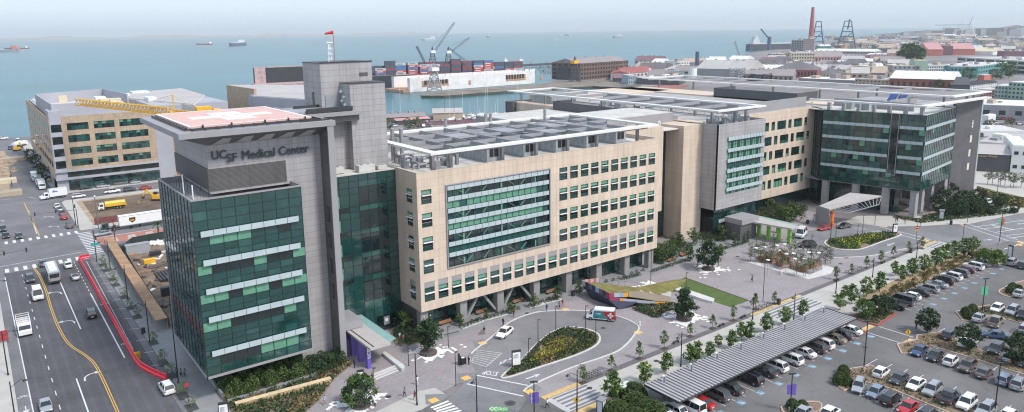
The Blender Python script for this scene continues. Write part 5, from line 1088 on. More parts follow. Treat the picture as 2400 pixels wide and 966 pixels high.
def make_car(kind,color,open_top=False):
 def f():
  stn,(gb,rf,rb,bb),rz_,wr,axles=SPEC[kind];t=thing('parked_car','x','car');mb=MB();n=9
  rings=[ring(x,w,z0,z1,.04)for x,w,z0,z1 in stn];vs=[p for r_ in rings for p in r_];fs=[]
  for i in range(len(rings)-1):
   for j in range(n-1):fs.append((i*n+j,(i+1)*n+j,(i+1)*n+j+1,i*n+j+1))
   fs.append((i*n+n-1,(i+1)*n+n-1,(i+1)*n,i*n))
  fs+=[tuple(range(n-1,-1,-1)),tuple(range((len(rings)-1)*n,len(rings)*n))];fs=[tuple(reversed(q))for q in fs];mb.add(vs,fs,0)
  W0=max(s[1]for s in stn);zb=max(s[3]for s in stn)-.02;w1=W0*.9;w2=W0*.72
  if open_top:mb.box(-1.2,.6,-w1+.12,w1-.12,zb-.1,zb+.06,1);mb.build('body',[paint(color),black],t)
  else:
   mb.box(rb-.04,rf+.04,-w2-.02,w2+.02,rz_,rz_+.05,0)
   for sgn in(-1,1):
    for xb,xr in((gb,rf),(bb,rb),((gb+bb)/2-.1,(rf+rb)/2-.05)):mb.bar((xb,sgn*(w1+.005),zb),(xr,sgn*(w2+.01),rz_+.03),.07,.04)
   mb.box(-.3,.3,-W0*.6,W0*.6,.2,.3,1);mb.build('body',[paint(color),black],t)
   g=MB();base=[(gb,-w1,zb-.02),(gb,w1,zb-.02),(bb,w1,zb-.02),(bb,-w1,zb-.02)];top=[(rf,-w2,rz_),(rf,w2,rz_),(rb,w2,rz_),(rb,-w2,rz_)]
   g.add(base+top,[(0,1,2,3),(7,6,5,4),(4,5,1,0),(5,6,2,1),(6,7,3,2),(7,4,0,3)]);g.build('window_glass',carglass,t)
   if kind in('suv','wagon'):
    for sgn in(-1,1):r_=MB();r_.bar((rf-.2,sgn*w2*.92,rz_+.1),(rb+.15,sgn*w2*.92,rz_+.1),.05);r_.build('roof_rail',grey_metal if color!='silver' else black,t)
  for ax in axles:
   for sgn in(-1,1):
    wm_=MB();y=sgn*(W0-.1);wm_.tube((ax,y-.11,wr),(ax,y+.11,wr),wr,wr,14);ty=wm_.build('wheel',rubber,t);r_=MB();r_.tube((ax,sgn*(W0+.0),wr),(ax,sgn*(W0+.03),wr),wr*.6,wr*.55,10);ro=r_.build('rim',rimm,ty)
  xf,xr_=stn[0][0],stn[-1][0]
  for sgn in(-1,1):
   h=MB();h.box(xf-.22,xf+.0,sgn*stn[0][1]*.98-.16,sgn*stn[0][1]*.98+.16,stn[0][3]-.06,stn[0][3]+.09);h.build('headlight',head_m,t)
   h=MB();h.box(xr_-.02,xr_+.16,sgn*stn[-1][1]-.14,sgn*stn[-1][1]+.12,stn[-1][3]-.02,stn[-1][3]+.16);h.build('tail_light',tail_m,t)
  h=MB();h.box(xr_-.04,xr_-.0,-.24,.24,.52,.66);h.build('number_plate',plate_m,t);h=MB();h.box(xf-.01,xf+.03,-.45,.45,.4,.52);h.build('grille',black,t)
  if kind=='pickup':
   b_=MB();b_.box(-2.55,-1.05,-.85,.85,1.13,1.17);b_.build('truck_bed',black,t)
  return t
 return f
CARN=[0]
def car(kind,color,x,y,deg,label,group=None,s=1.,name='parked_car',open_top=False,z=0.03):
 o=place(('car',kind,color,open_top),make_car(kind,color,open_top),(x,y,z),R(deg),label,{'suv':'car','van':'van','pickup':'pickup truck'}.get(kind,'car'),group,s)
 if name!='parked_car':o.name=name
 return o
CN={'dark_grey':'dark grey','light_blue':'pale blue'}
KN={'sedan':'saloon car','hatch':'hatchback','suv':'suv','wagon':'estate car','van':'van','pickup':'pickup truck'}
def row(cars,f,where,group):
 for i,(k,c)in enumerate(cars):
  if k is None:continue
  x,y,dg=f(i);car(k,c,x+random.uniform(-.15,.15),y+random.uniform(-.1,.1),dg+random.uniform(-2,2),f'{CN.get(c, c)} {KN[k]}, {ORD[i]} {where}',group)
random.seed(12)
row([('pickup','black'),('van','grey'),('hatch','white'),('sedan','black'),('wagon','silver'),('sedan','silver'),('suv','black'),('suv','white'),('suv','grey'),('hatch','burgundy'),('suv','white'),('suv','silver'),('sedan','dark_grey')],lambda i:(154.6+i*4.12,69.3,90),'parked from the left in the northern row','cars in the northern row')
row([('sedan','white'),('van','white'),('sedan','red'),('suv','grey'),('sedan','dark_grey'),(None,''),('suv','black'),('sedan','dark_grey'),('suv','white'),('suv','white'),('sedan','white'),('suv','brown'),('suv','white'),('sedan','tan'),('sedan','dark_grey'),('sedan','white')],lambda i:(81.0+[0,5.2,8.0,11.8,15.6,18,21,25.4,28.6,33.0,37.5,41.0,43.6,47.6,50.6,53.6][i],68.2,90),'from the left under the parking canopy','cars under the parking canopy')
zl_=lambda z,x,y:W(z,x,y)
def cars_px(lst,where,group):
 for i,(z,x,y,k,c,dg)in enumerate(lst):
  p=W(z,x,y);car(k,c,p.x,p.y,dg+random.uniform(-2,2),f'{CN.get(c, c)} {KN[k]}, {ORD[i]} {where}',group)
cars_px([('zr',362,838,'wagon','silver',200),('zr',455,874,'hatch','light_blue',183),('zr',542,912,'suv','black',3),('zr',637,958,'sedan','red',183),('zr',745,1000,'suv','black',3)],'car from the island tip in the nearest lot row','cars in the nearest lot row')
cars_px([('zr',487,762,'hatch','white',3),('zr',585,800,'hatch','dark_grey',183),('zr',680,828,'sedan','white',183),('zr',770,862,'suv','silver',183),('zr',864,902,'pickup','dark_grey',3),('zr',963,936,'suv','white',183),('zr',1070,975,'suv','silver',183),('zr',1190,1010,'hatch','white',183)],'car from the left in the second lot row','cars in the second lot row')
cars_px([('zr',700,640,'sedan','blue',183),('zr',788,668,'sedan','black',183),('zr',875,696,'hatch','white',3),('zr',966,730,'suv','brown',183),('zr',1062,764,'sedan','brown',3),('zr',1177,800,'wagon','light_blue',3),('zr',1255,828,'suv','silver',3)],'car from the left in the third lot row','cars in the third lot row')
cars_px([('zr',868,552,'suv','dark_grey',3),('zr',955,592,'sedan','white',3),('zr',1205,678,'hatch','silver',3),('zr',1285,700,'suv','dark_grey',3)],'car from the left behind the long island','cars behind the long island')
cars_px([('zr',1125,632,'suv','dark_grey',185),('zr',1120,552,'sedan','blue',120)],'dark car from the right in the aisle beyond the long island','cars beyond the long island')
cars_px([('zr',1035,455,'sedan','silver',3),('zr',1125,480,'pickup','tan',3),('zr',1290,520,'suv','silver',3),('zr',1133,402,'hatch','white',183),('zr',1218,418,'suv','silver',183),('zr',1283,440,'suv','black',183)],'car of the group around the middle island','cars around the middle island')
cars_px([('zr',1258,318,'sedan','silver',3),('zr',1217,143,'suv','silver',3),('zr',1280,160,'suv','dark_grey',3)],'car at the far right edge of the parking lot','cars at the right picture edge')
cars_px([('p',1880,977,'sedan','silver',185),('p',1945,975,'hatch','white',3)],'car cut by the bottom edge beside the pink island','cars cut by the bottom edge')
p=W('zl',172,447)
ST=[('zl',177,435,'van','white',-90,'white delivery van driving towards the camera on the left street',1.15),('zl',142,357,'suv','dark_grey',-90,'dark grey suv behind the white delivery van on the left street',1),('zl',318,290,'sedan','white',90,'white saloon car waiting nearest the far crossing',1),('zl',427,520,'suv','black',88,'black car alone in the lane beside the red barrier',1),('zl',215,950,'sedan','silver',-90,'silver car cut by the bottom edge on the left street',1),('zl',778,868,'suv','white',92,'white parked car at the near end of the red barrier',1),('zl',202,283,'sedan','dark_grey',90,'dark car just ahead of the grey bus',1),('zl',14,122,'suv','dark_grey',-90,'dark suv farthest left beyond the crossroads',1),('zl',28,152,'sedan','black',-90,'black car nearest the left picture edge beyond the crossroads',1),('zl',90,154,'sedan','dark_grey',-90,'dark car right of two stopped beyond the crossroads',1),('zl',324,106,'suv','grey',90,'grey suv at the kerb just beyond the crossroads',1),('zl',298,66,'suv','red',90,'red car at the kerb beyond the crossroads',1),('zl',290,46,'sedan','dark_grey',90,'dark car parked ahead of the red car',1),('zl',279,28,'sedan','light_blue',90,'pale blue car parked two ahead of the red car',1),('zl',267,14,'hatch','white',90,'white hatchback farthest up the kerb beyond the crossroads',1),('zn',120,112,'wagon','white',0,'white estate car turning beside the dirt lot corner',1),('zn',500,60,'pickup','white',0,'white pickup truck beside the dirt lot',1.05),('zn',700,38,'suv','dark_grey',0,'dark suv beside the dirt lot behind the white pickup',1),('zn',880,18,'sedan','red',0,'red car beside the dirt lot',1),('z1',590,802,'suv','black',0,'black suv parked below the far beige office block',1),('z1',708,788,'sedan','silver',0,'silver car parked below the far beige office block',1),('z1',830,770,'van','grey',0,'dark minivan parked below the far beige office block',1),('z1',930,762,'hatch','silver',0,'silver hatchback right of the dark minivan',1),('zn',395,540,'sedan','silver',188,'silver saloon car waiting beside the truck cab',1),('zo',145,268,'sedan','dark_grey',90,'dark car with red lamps up the far left street',1),('zo',30,100,'suv','white',0,'white vehicle on the shore road at the left edge',1.1),('zm',1170,400,'suv','black',140,'black suv under the grove beside the green piers',1.05),('zm',1335,238,'sedan','red',170,'red car beside the orange pier',1),('zq',455,528,'sedan','dark_grey',172,'dark grey saloon right of the orange pier',1.05),('zq',2000,268,'suv','white',0,'white and dark patrol car behind the garden trees',1.1),('z6',838,432,'sedan','white',205,'white saloon with an open door at the drop-off kerb',1.05),('zc',470,968,'wagon','white',90,'pale car at the bottom edge beside the bushes',1)]
for(z,x,y,k,c,dg,lab,s)in ST:
 p=W(z,x,y);car(k,c,p.x,p.y,dg,lab,None,s,name='car')
p=W('zl',352,345);car('sedan','silver',p.x,p.y,90,'silver open top car behind the white saloon on the left street',None,1,name='convertible_car',open_top=True)
p=W('zm',1115,300);car('van','white',p.x,p.y,200,'white passenger van at the end of the green pier canopy',None,1.2,name='van')
p=W('zq',50,600)
def livery_van():
 t=thing('medical_van','teal and red high roof van with a white roof at the drop-off kerb','van',(0,0,0));mb=MB()
 prof=[(2.9,.4),(2.95,.95),(2.5,1.25),(1.75,2.0),(1.3,2.45),(-2.9,2.5),(-3.0,.4)]
 def ext(prof,w,mats,name,y0=None):
  m2=MB();n=len(prof);L=[(x,-w,z)for x,z in prof];Rr=[(x,w,z)for x,z in prof];m2 .add(L+Rr,[tuple(range(n)),tuple(range(2*n-1,n-1,-1))]+[(i,n+i,n+(i+1)%n,(i+1)%n)for i in range(n)]);return m2 .build(name,mats,t)
 ext(prof,1.0,paint('white'),'body')
 for s in(-1,1):
  m2=MB();y=s*1.012
  m2 .add([(1.55,y,.55),(-1.6,y,.55),(-.4,y,2.2),(1.3,y,2.2)],[(0,1,2,3)]);m2 .build('teal_side',paint('teal'),t);m2=MB();m2 .add([(-1.62,y,.55),(-3.0,y,.55),(-3.0,y,2.3),(-.38,y,2.2)],[(0,1,2,3)]);m2 .build('red_side',paint('red'),t)
  m2=MB();y=s*1.025
  for c_ in((-2.2,1.4),):
   for dx in(-.5,.5):m2 .tube((c_[0]+dx*.8,y,c_[1]),(c_[0]+dx*.8,y+s*.01,c_[1]),.22,.22,10)
   for dz in(-.5,.5):m2 .tube((c_[0],y,c_[1]+dz*.8),(c_[0],y+s*.01,c_[1]+dz*.8),.22,.22,10)
   m2 .box(c_[0]-.4,c_[0]+.4,y,y+s*.01,c_[1]-.16,c_[1]+.16);m2 .box(c_[0]-.16,c_[0]+.16,y,y+s*.01,c_[1]-.4,c_[1]+.4)
  m2 .box(-.2,.9,y,y+s*.01,1.6,1.68);m2 .box(-.1,.5,y,y+s*.01,1.42,1.48);m2 .build('white_emblem',white_p,t)
  m2=MB();m2 .add([(2.35,s*1.02,1.3),(1.75,s*1.02,1.3),(1.55,s*1.02,1.95),(1.78,s*1.02,1.95)],[(0,1,2,3)]);m2 .build('side_window',carglass,t)
  for ax in(2.0,-1.9):m2=MB();m2 .tube((ax,s*.88,.38),(ax,s*1.03,.38),.38,.38,14);o=m2 .build('wheel',rubber,t);m2=MB();m2 .tube((ax,s*1.03,.38),(ax,s*1.05,.38),.2,.2,10);m2 .build('rim',rimm,o)
  m2=MB();m2 .box(-3.05,-2.98,s*.75-.12,s*.75+.12,.7,1.05);m2 .build('tail_light',tail_m,t)
 m2=MB();m2 .add([(2.47,-.85,1.32),(2.47,.85,1.32),(1.8,.8,2.0),(1.8,-.8,2.0)],[(0,1,2,3)]);m2 .v=[(x+.03,y,z+.03)for x,y,z in m2 .v];m2 .build('windscreen',carglass,t)
 m2=MB();m2 .box(-3.03,-3.0,-.95,.95,.45,2.35);m2 .build('rear_doors',paint('red'),t);m2=MB();m2 .box(-3.045,-3.032,-.8,-.06,1.3,1.95);m2 .box(-3.045,-3.032,.06,.8,1.3,1.95);m2 .build('rear_window',carglass,t);m2=MB();m2 .box(-3.15,-3.0,-.95,.95,.32,.5);m2 .box(2.9,3.05,-.9,.9,.35,.6);m2 .build('bumper',black,t)
 return t
o=livery_van();p=W('z6',1505,322);o.location=(p.x,p.y,.03);o.rotation_euler=(0,0,R(127));o.scale=(1.0,1.0,1.0)
def wheels(t,xs,y,r,w=.3,m=None):
 for x in xs:
  for s in(-1,1):m2=MB();m2 .tube((x,s*(y-w),r),(x,s*y,r),r,r,14);o=m2 .build('wheel',rubber,t);m2=MB();m2 .tube((x,s*y,r),(x,s*(y+.02),r),r*.55,r*.5,10);m2 .build('rim',rimm,o)
def truck(name,label,cat,cabc,boxc,L=8.,H=3.6,cabL=2.0,kind='box',W_=1.2):
 t=thing(name,label,cat);x0=L/2
 m2=MB();cx_=x0-cabL
 pr=[(x0,.5),(x0,1.3),(x0-.25,1.5),(x0-.5,2.4),(cx_,2.5),(cx_,.5)]if kind!='conv' else[(x0+1.2,.6),(x0+1.2,1.3),(x0+.1,1.6),(x0-.3,2.4),(cx_,2.5),(cx_,.6)]
 n=len(pr);m2 .add([(x,-W_*.95,z)for x,z in pr]+[(x,W_*.95,z)for x,z in pr],[tuple(range(n)),tuple(range(2*n-1,n-1,-1))]+[(i,n+i,n+(i+1)%n,(i+1)%n)for i in range(n)]);m2 .build('cab',cabc,t)
 a,b=(pr[2],pr[3]);m2=MB();m2 .add([(a[0]+.03,-W_*.85,a[1]+.05),(a[0]+.03,W_*.85,a[1]+.05),(b[0]+.03,W_*.8,b[1]-.05),(b[0]+.03,-W_*.8,b[1]-.05)],[(0,1,2,3)]);m2 .build('windscreen',carglass,t)
 for s in(-1,1):m2=MB();m2 .box(cx_+.3,b[0]-.05,s*W_*.952,s*W_*.965,1.5,2.25);m2 .build('side_window',carglass,t)
 m2=MB();m2 .box(-x0,cx_,-.5,.5,.6,.85);m2 .build('chassis',black,t)
 if kind in('box','conv_box','conv'):
  m2=MB();m2 .box(-x0,cx_-.15,-W_,W_,.9,H);m2 .build('cargo_box',boxc,t);m2=MB();m2 .box(-x0-.03,-x0,-W_*.9,W_*.9,1.0,H-.15);m2 .build('rear_door',grey_metal,t)
 wheels(t,(x0-.9,-x0+1.6),W_,.48)
 return t
o=truck('work_truck','white flatbed work truck driving towards the camera at the left','truck',paint('white'),paint('white'),7.6,2.6,2.1,'flat');p=W('zl',115,590)
m2=MB();m2 .box(-3.8,1.5,-1.2,1.2,.9,1.1);m2 .build('bed',grey_metal,o);m2=MB()
for x in range(-37,16,13):
 for s in(-1,1):m2 .bar((x*.1,s*1.15,1.1),(x*.1,s*1.15,2.7),.08)
 m2 .bar((x*.1,-1.15,2.7),(x*.1,1.15,2.7),.08)
for s in(-1,1):m2 .bar((-3.7,s*1.15,2.7),(1.5,s*1.15,2.7),.08)
m2 .build('ladder_rack',white_p,o);m2=MB();m2 .box(-3.5,1.3,-1.0,1.0,1.1,1.9);m2 .build('load',mat('load_mixed',(.45,.42,.38),.8,var=.5,vs=2),o);o.location=(p.x,p.y,.03);o.rotation_euler=(0,0,R(-90))
bus=thing('shuttle_bus','grey shuttle bus with white roof units seen from behind on the left street','bus');m2=MB();m2 .box(-5.6,5.6,-1.25,1.25,.45,3.1);m2 .build('body',paint('silver'),bus)
for s in(-1,1):m2=MB();m2 .box(-5.2,5.0,s*1.252,s*1.265,1.5,2.6);m2 .build('side_windows',carglass,bus)
m2=MB();m2 .box(-5.63,-5.605,-1.0,1.0,1.7,2.7);m2 .build('rear_window',carglass,bus);m2=MB();m2 .box(5.605,5.63,-1.1,1.1,1.3,2.8);m2 .build('windscreen',carglass,bus)
for x in(-4,-1,2.2):m2=MB();m2 .box(x,x+1.7,-.8,.8,3.1,3.4);m2 .build('roof_unit',white_p,bus)
m2=MB();m2 .box(-5.7,-5.6,-1.2,1.2,.5,.9);m2 .build('bumper',black,bus);wheels(bus,(3.8,-3.4),1.25,.5)
for s in(-1,1):m2=MB();m2 .box(-5.64,-5.6,s*1.1-.1,s*1.1+.1,1.0,1.4);m2 .build('tail_light',tail_m,bus)
p=W('zl',243,350);bus.location=(p.x+.3,p.y+1,.03);bus.rotation_euler=(0,0,R(90))
p=W('zn',440,250);o=truck('water_truck','white cab water truck with a yellow tank on the dirt lot','truck',paint('white'),paint('yellow'),8.4,3,1.8,'conv_');o.location=(p.x+1.5,p.y,.03);o.rotation_euler=(0,0,R(178))
m2=MB();m2 .add([(x,s*1.15,z)for x in(-4.3,2.0)for s,z in((-1,1.2),(-1,2.3),(-.6,2.9),(.6,2.9),(1,2.3),(1,1.2))],[(5,4,3,2,1,0),(6,7,8,9,10,11)]+[(i,(i+1)%6,6+(i+1)%6,6+i)for i in range(6)]);m2 .build('tank',paint('yellow'),o);m2=MB();m2 .box(-4.6,-4.3,-1,1,.8,1.6);m2 .build('spray_rig',paint('yellow'),o);wheels(o,(-1.6,),1.2,.48)
p=W('z1',350,868);o=truck('delivery_truck','white box delivery truck turning at the far crossroads','truck',paint('white'),paint('white'),7.6,3.7,1.6,'conv');o.location=(p.x+1.5,p.y+.5,.03);o.rotation_euler=(0,0,R(188))
for s in(-1,1):m2=MB();m2 .add([(-.6,s*1.215,2.5),(1.1,s*1.215,2.5),(.8,s*1.215,3.2),(-.9,s*1.215,3.2)],[(0,1,2,3)]);m2 .build('blue_emblem',mat('emblem_blue',(.02,.07,.35),.5,var=0),o);m2=MB();m2 .add([(-.7,s*1.225,2.8),(.7,s*1.225,2.9),(.2,s*1.225,3.1),(-.8,s*1.225,3.15)],[(0,1,2,3)]);m2 .build('emblem_wing',white_p,o)
p=W('zn',580,495);q=W('zn',1060,455)
tr=thing('semi_trailer','long white semi trailer with a brown shield emblem beside the red bus lane','trailer',(33.6,249.3,0));m2=MB();m2 .box(.3,24,0,2.6,1.2,4.3);m2 .build('cargo_box',white_p,tr);m2=MB();m2 .box(.3,24,-.02,0,1.2,1.35);m2 .box(.3,24,-.02,0,4.2,4.3);m2 .build('edge_rail',grey_metal,tr)
m2=MB();m2 .add([(3.1,-.02,3.6),(4.9,-.02,3.6),(4.9,-.02,2.6),(4.0,-.02,1.9),(3.1,-.02,2.6)],[(0,1,2,3,4)]);m2 .f[-1].reverse();m2 .build('shield_emblem',mat('emblem_brown',(.07,.03,.012),.5,var=0),tr)
sg=flat_text('ups',.85,(34.6-33.6+3.0,-.035,2.85),Matrix.Rotation(R(90),3,'X'),mat('emblem_gold',(.75,.4,.04),.5,var=0),'emblem_letters',.005,1,.03);sg.parent=tr
wheels(tr,(),1,.5)
for x in(17.5,19,3.5):
 m2=MB();m2 .tube((x,-.05,.5),(x,.3,.5),.5,.5,14);w_=m2 .build('wheel',rubber,tr)
m2=MB();m2 .box(6,6.2,.3,.6,0,1.2);m2 .box(6,6.2,2,2.3,0,1.2);m2 .build('landing_leg',black,tr)
tc=truck('truck_cab','dark green truck cab coupled to the long white trailer','truck',paint('green'),paint('green'),5.2,3,2.2,'conv_x');tc.location=(31.3,250.4,.03);tc.rotation_euler=(0,0,R(180));tc.scale=(1,1,1.15)
for i,(x,y,c)in enumerate(((330,470,'white'),(348,440,'silver'),(362,485,'white'))):
 pass
for i,(x,y)in enumerate(((18.9,341),(18.6,352),(18.2,363))):
 o=truck('parked_truck',f'white box truck, {ORD[i]} in the line parked by the far office block','truck',paint('white'),paint('silver' if i==1 else 'white'),8,3.4,1.8,'box');o.location=(x+1.6,y,.03);o.rotation_euler=(0,0,R(-90));o['group']='box trucks parked by the far office block'
random.seed(2)
for i,(x,y,c,k)in enumerate(((98,185,'blue','suv'),(160,130,'white','van'),(170,152,'white','van'))):
 p=W('zo',x,y);car(k,c,p.x,p.y,80,['blue machine shed vehicle beside the far building plot','white van up the far left street','second white van up the far left street'][i],None,1.2)
ex=thing('excavator','yellow excavator on the far left building plot','excavator',(0,0,0));m2=MB();m2 .box(-1.6,1.6,-1.3,-.7,0,.8);m2 .box(-1.6,1.6,.7,1.3,0,.8);m2 .build('tracks',black,ex);m2=MB();m2 .box(-1.5,1.3,-1.1,1.1,.8,2.2);m2 .build('body',yellow_p,ex);m2=MB();m2 .box(.2,1.3,-1.1,-.1,2.2,3.1);m2 .build('cab',carglass,ex);m2=MB();m2 .bar((1,.3,1.8),(3.6,.3,4.2),.4,.5);m2 .bar((3.6,.3,4.2),(5,.3,1.6),.3,.35);m2 .build('boom',yellow_p,ex);m2=MB();m2 .box(4.6,5.4,-.1,.7,.9,1.7);m2 .build('bucket',dark_metal,ex)
p=W('zo',150,200);ex.location=(p.x,p.y,0);ex.rotation_euler=(0,0,1)
e2=copy_tree(ex);p=G(369,470);e2 .location=(p.x,p.y,0);e2 .rotation_euler=(0,0,2.5);e2['label']='yellow excavator half hidden behind the tower on the dirt lot'
# STREET FURNITURE
def lamp(h,arm=True,double=False,banner=None,L=1.9):
 def f():
  t=thing('street_lamp','x','street lamp');m2=MB();m2 .tube((0,0,0),(0,0,.5),.17,.15,10);m2 .tube((0,0,.5),(0,0,h),.11,.08,8);m2 .build('pole',black,t)
  for s in((-1,1)if double else(-1,)):
   m2=MB();pts=[(0,0,h-1.0),(s*L*.35,0,h-.55),(s*L*.7,0,h-.1),(s*L,0,h-.25)];m2 .path(pts,.045);m2 .build('arm',black,t);m2=MB();m2 .tube((s*L,0,h-.2),(s*L,0,h-.45),.14,.38,12);m2 .build('lamp_head',black,t)
  return t
 return f
def lampat(p,h,rz,label,group,**k):return place(('lamp',h,tuple(sorted(k.items()))),lamp(h,**k),(p[0],p[1],0),R(rz),label,'street lamp',group)
L_=[('zp',1015,895,9.0,150),('zi',292,1030,7.0,40),('zc',513,712,6.6,20),('zc',913,450,5.0,20),('zc',1142,455,5.9,20),('zr',235,305,5.6,20),('zr',440,215,5.0,20),('zr',685,108,5.0,20),('z6',1340,1000,8.0,0)]
for i,(z,x,y,h,a)in enumerate(L_):lampat(W(z,x,y),h,a,f'{ORD[i]} black curved arm lamp in the plaza and promenade area counted from the left','curved arm lamps of the plaza')
LL=[('zl',698,640,8.6),('zl',596,445,8.4),('zl',514,300,8.0),('zl',832,835,16.0)]
for i,(z,x,y,h)in enumerate(LL):lampat(W(z,x,y),h,8,f'{ORD[i]} black curved arm lamp on the footway beside the red barrier','curved arm lamps beside the red barrier')
for i,(x,y,h)in enumerate(((.2,128,8.5),(.2,152,8.5),(.2,186,8.5))):lampat((x,y),h,180,f'{ORD[i]} black curved arm lamp from the bottom on the left picture edge footway','curved arm lamps on the left edge')
def post_light(h):
 def f():
  t=thing('path_light','x','street lamp');m2=MB();m2 .tube((0,0,0),(0,0,h),.08,.06,8);m2 .build('pole',black,t);m2=MB();m2 .box(-.1,.45,-.1,.1,h-.05,h+.05);m2 .build('lamp_head',black,t);return t
 return f
PL=[('z6',172,645,4.4),('z6',500,783,6.2),('z6',447,516,4.2),('z6',75,456,4.2),('z6',1005,642,5.2),('z6',1070,508,5.4),('z6',1193,402,5.2),('z6',1400,405,5.4),('z6',1470,482,5.2),('zp',588,803,5.0),('zm',757,915,9.0),('zm',335,582,6.0),('p',1525,666,8.5),('zc',540,318,5.5),('zm',1213,420,3.6),('zq',305,655,5.2),('zq',362,645,5),('zq',650,605,6),('zq',785,497,3.6),('zq',1275,515,4.5),('zq',595,640,3.8),('zq',98,755,4),('zm',1395,330,4.5),('zq',1786,472,3.4),('zq',1738,640,4.2),('zx',500,940,9),('zq',2090,310,9)]
for i,(z,x,y,h)in enumerate(PL):p=W(z,x,y);place(('pl',h),post_light(h),(p.x,p.y,0),R(-30),f'{ORD[i]} slim black light pole of the plaza and drop-off drives counted from the tower','street lamp','slim black light poles')
def lot_light(h,c):
 def f():
  t=thing('parking_lot_light','x','street lamp');m2=MB();m2 .tube((0,0,0),(0,0,.8),.25,.25,10);m2 .build('footing',conc,t);m2=MB();m2 .tube((0,0,.8),(0,0,h),.1,.08,8);m2 .build('pole',black,t);m2=MB();m2 .box(-.6,.6,-.18,.18,h-.05,h+.1);m2 .build('lamp_head',black,t)
  if c:
   m2=MB();m2 .box(.12,.75,-.02,.02,h-3.6,h-1.7);m2 .build('banner',c,t);m2=MB();m2 .box(-.7,-.12,-.02,.02,h-3.5,h-1.8);m2 .build('banner',c,t)
  return t
 return f
for i,(z,x,y,h,c,lab)in enumerate([('zc',1122,965,6.5,purple_p,'parking lot pole with a purple banner near the bottom edge'),('zr',390,740,9.4,None,'tall bare black pole on the left parking island'),('zr',1047,442,8.6,mat('banner_green',(.1,.45,.25),.7),'tall black pole with a small green banner on the middle island'),('zr',1120,975,8.5,None,'tall black pole among the cars at the bottom right'),('z6',1043,1010,6.2,purple_p,'black pole with two purple banners beside the bottom crossing'),('zq',2130,705,9.0,mat('banner_red',(.5,.08,.07),.7),'black pole with red and green banners at the far lot corner')]):
 p=W(z,x,y);o=lot_light(h,c)();o.location=(p.x,p.y,0);o.rotation_euler=(0,0,R(-35));tag(o,lab,'street lamp')
 if 'red and green' in lab:[k for k in KIDS(o)if k.name.startswith('banner')][1].data.materials[0]=MATS['banner_green']
 if i==4:
  for k,ch in enumerate('GIANTS'):s=flat_text(ch,.34,(-.41,-.03,h-2.0-.28*k),Matrix.Rotation(R(90),3,'X'),white_p,'banner_letter',.004);s.parent=o
def sig_pole(h,arm):
 def f():
  t=thing('traffic_signal','x','traffic light');m2=MB();m2 .tube((0,0,0),(0,0,h),.14,.1,8);m2 .build('pole',dark_metal,t)
  if arm:m2=MB();m2 .tube((0,0,h-.3),(-arm,0,h+.2),.09,.05,6);m2 .build('mast_arm',dark_metal,t)
  for x in((-arm,-arm*.5)if arm else(.35,)):
   m2=MB();m2 .box(x-.18,x+.18,-.3,-.05,h-.8+(.4 if arm else-2),h+.3+(.4 if arm else-2));s=m2 .build('signal_head',black,t);m2=MB()
   for k in range(3):m2 .tube((x,-.3,h-.55+k*.33+(.4 if arm else-2)),(x,-.36,h-.55+k*.33+(.4 if arm else-2)),.1,.1,8)
   m2 .build('lens',mat('signal_lens',(.12,.04,.03),.3,var=0),s)
  return t
 return f
for i,(p,h,arm,rz,lab)in enumerate([(W('zn',115,455),6.2,11.0,0,'traffic signal with a long arm at the far right corner of the crossroads'),((-1.5,219.5,0),5.8,-9.5,0,'traffic signal with a long arm at the near left corner of the crossroads'),(W('zn',535,625),7.2,0,0,'dark signal pole beside the red bus lane'),(W('zn',85,425),8.5,0,0,'tall dark pole at the dirt lot corner'),(W('zn',325,840),9.0,0,0,'dark pole with a teal street sign at the near right corner')]):
 o=sig_pole(h,arm)();o.location=(p[0],p[1],0);tag(o,lab,'traffic light')
 if 'teal' in lab:m2=MB();m2 .box(-.9,.9,-.16,-.12,4.6,5.3);m2 .build('street_sign',mat('sign_teal',(.02,.3,.3),.5),o)
ut=thing('utility_pole','grey wooden utility pole with crossarms on the dirt lot kerb','utility pole',tuple(W('zn',343,470)));m2=MB();m2 .tube((0,0,0),(0,0,10.5),.16,.11,8);m2 .build('pole',bark,ut);m2=MB();m2 .box(-.9,.9,-.06,.06,6.0,6.15);m2 .box(-.5,.5,-.06,.06,3.0,3.2);m2 .build('crossarm',bark,ut);m2=MB();m2 .tube((0,0,10.5),(0,0,10.9),.3,.2,8);m2 .build('lamp',lamp_w,ut)
bar_pts=[(22.3,223.2),(20.0,223.0)]+[(19.65-.0*k,222-k*1.95)for k in range(41)]+[(19.9,140.6),(20.3,138.9),(20.8,137.2),(21.3,135.5),(21.9,133.9),(22.4,132.4)]
red_b=mat('barrier_red',(.75,.02,.045),.4,var=.1,vs=1)
def barrier():
 m2=MB();m2 .add([(x,y,z)for x in(-.95,.95)for y,z in((-.3,0),(-.3,.3),(-.13,.55),(-.1,1.05),(.1,1.05),(.13,.55),(.3,.3),(.3,0))],[(7,6,5,4,3,2,1,0),(8,9,10,11,12,13,14,15)]+[(i,(i+1)%8,8+(i+1)%8,8+i)for i in range(8)]);return m2 .build('traffic_barrier',red_b)
bp=[Vector((p[0],p[1]))for p in bar_pts];k=0
for a,b in zip(bp,bp[1:]):
 n_=max(1,round((b-a).length/1.95))
 for j in range(n_):
  q=a.lerp(b,(j+.5)/n_);t=b-a;k+=1;place('barrier',barrier,(q.x,q.y,.01),math.atan2(t.y,t.x),'red plastic barrier unit of the line along the left street lane','barrier','red barriers in the left street line')
def bench():
 t=thing('bench','x','bench');m2=MB();m2 .box(-1.5,1.5,-.25,.25,.42,.5);m2 .build('seat',timber,t);m2=MB();m2 .box(-1.5,1.5,.22,.3,.5,.9);m2 .build('backrest',timber,t)
 for x in(-1.2,1.2):m2=MB();m2 .box(x-.08,x+.08,-.22,.22,0,.42);m2 .build('leg',dark_metal,t)
 return t
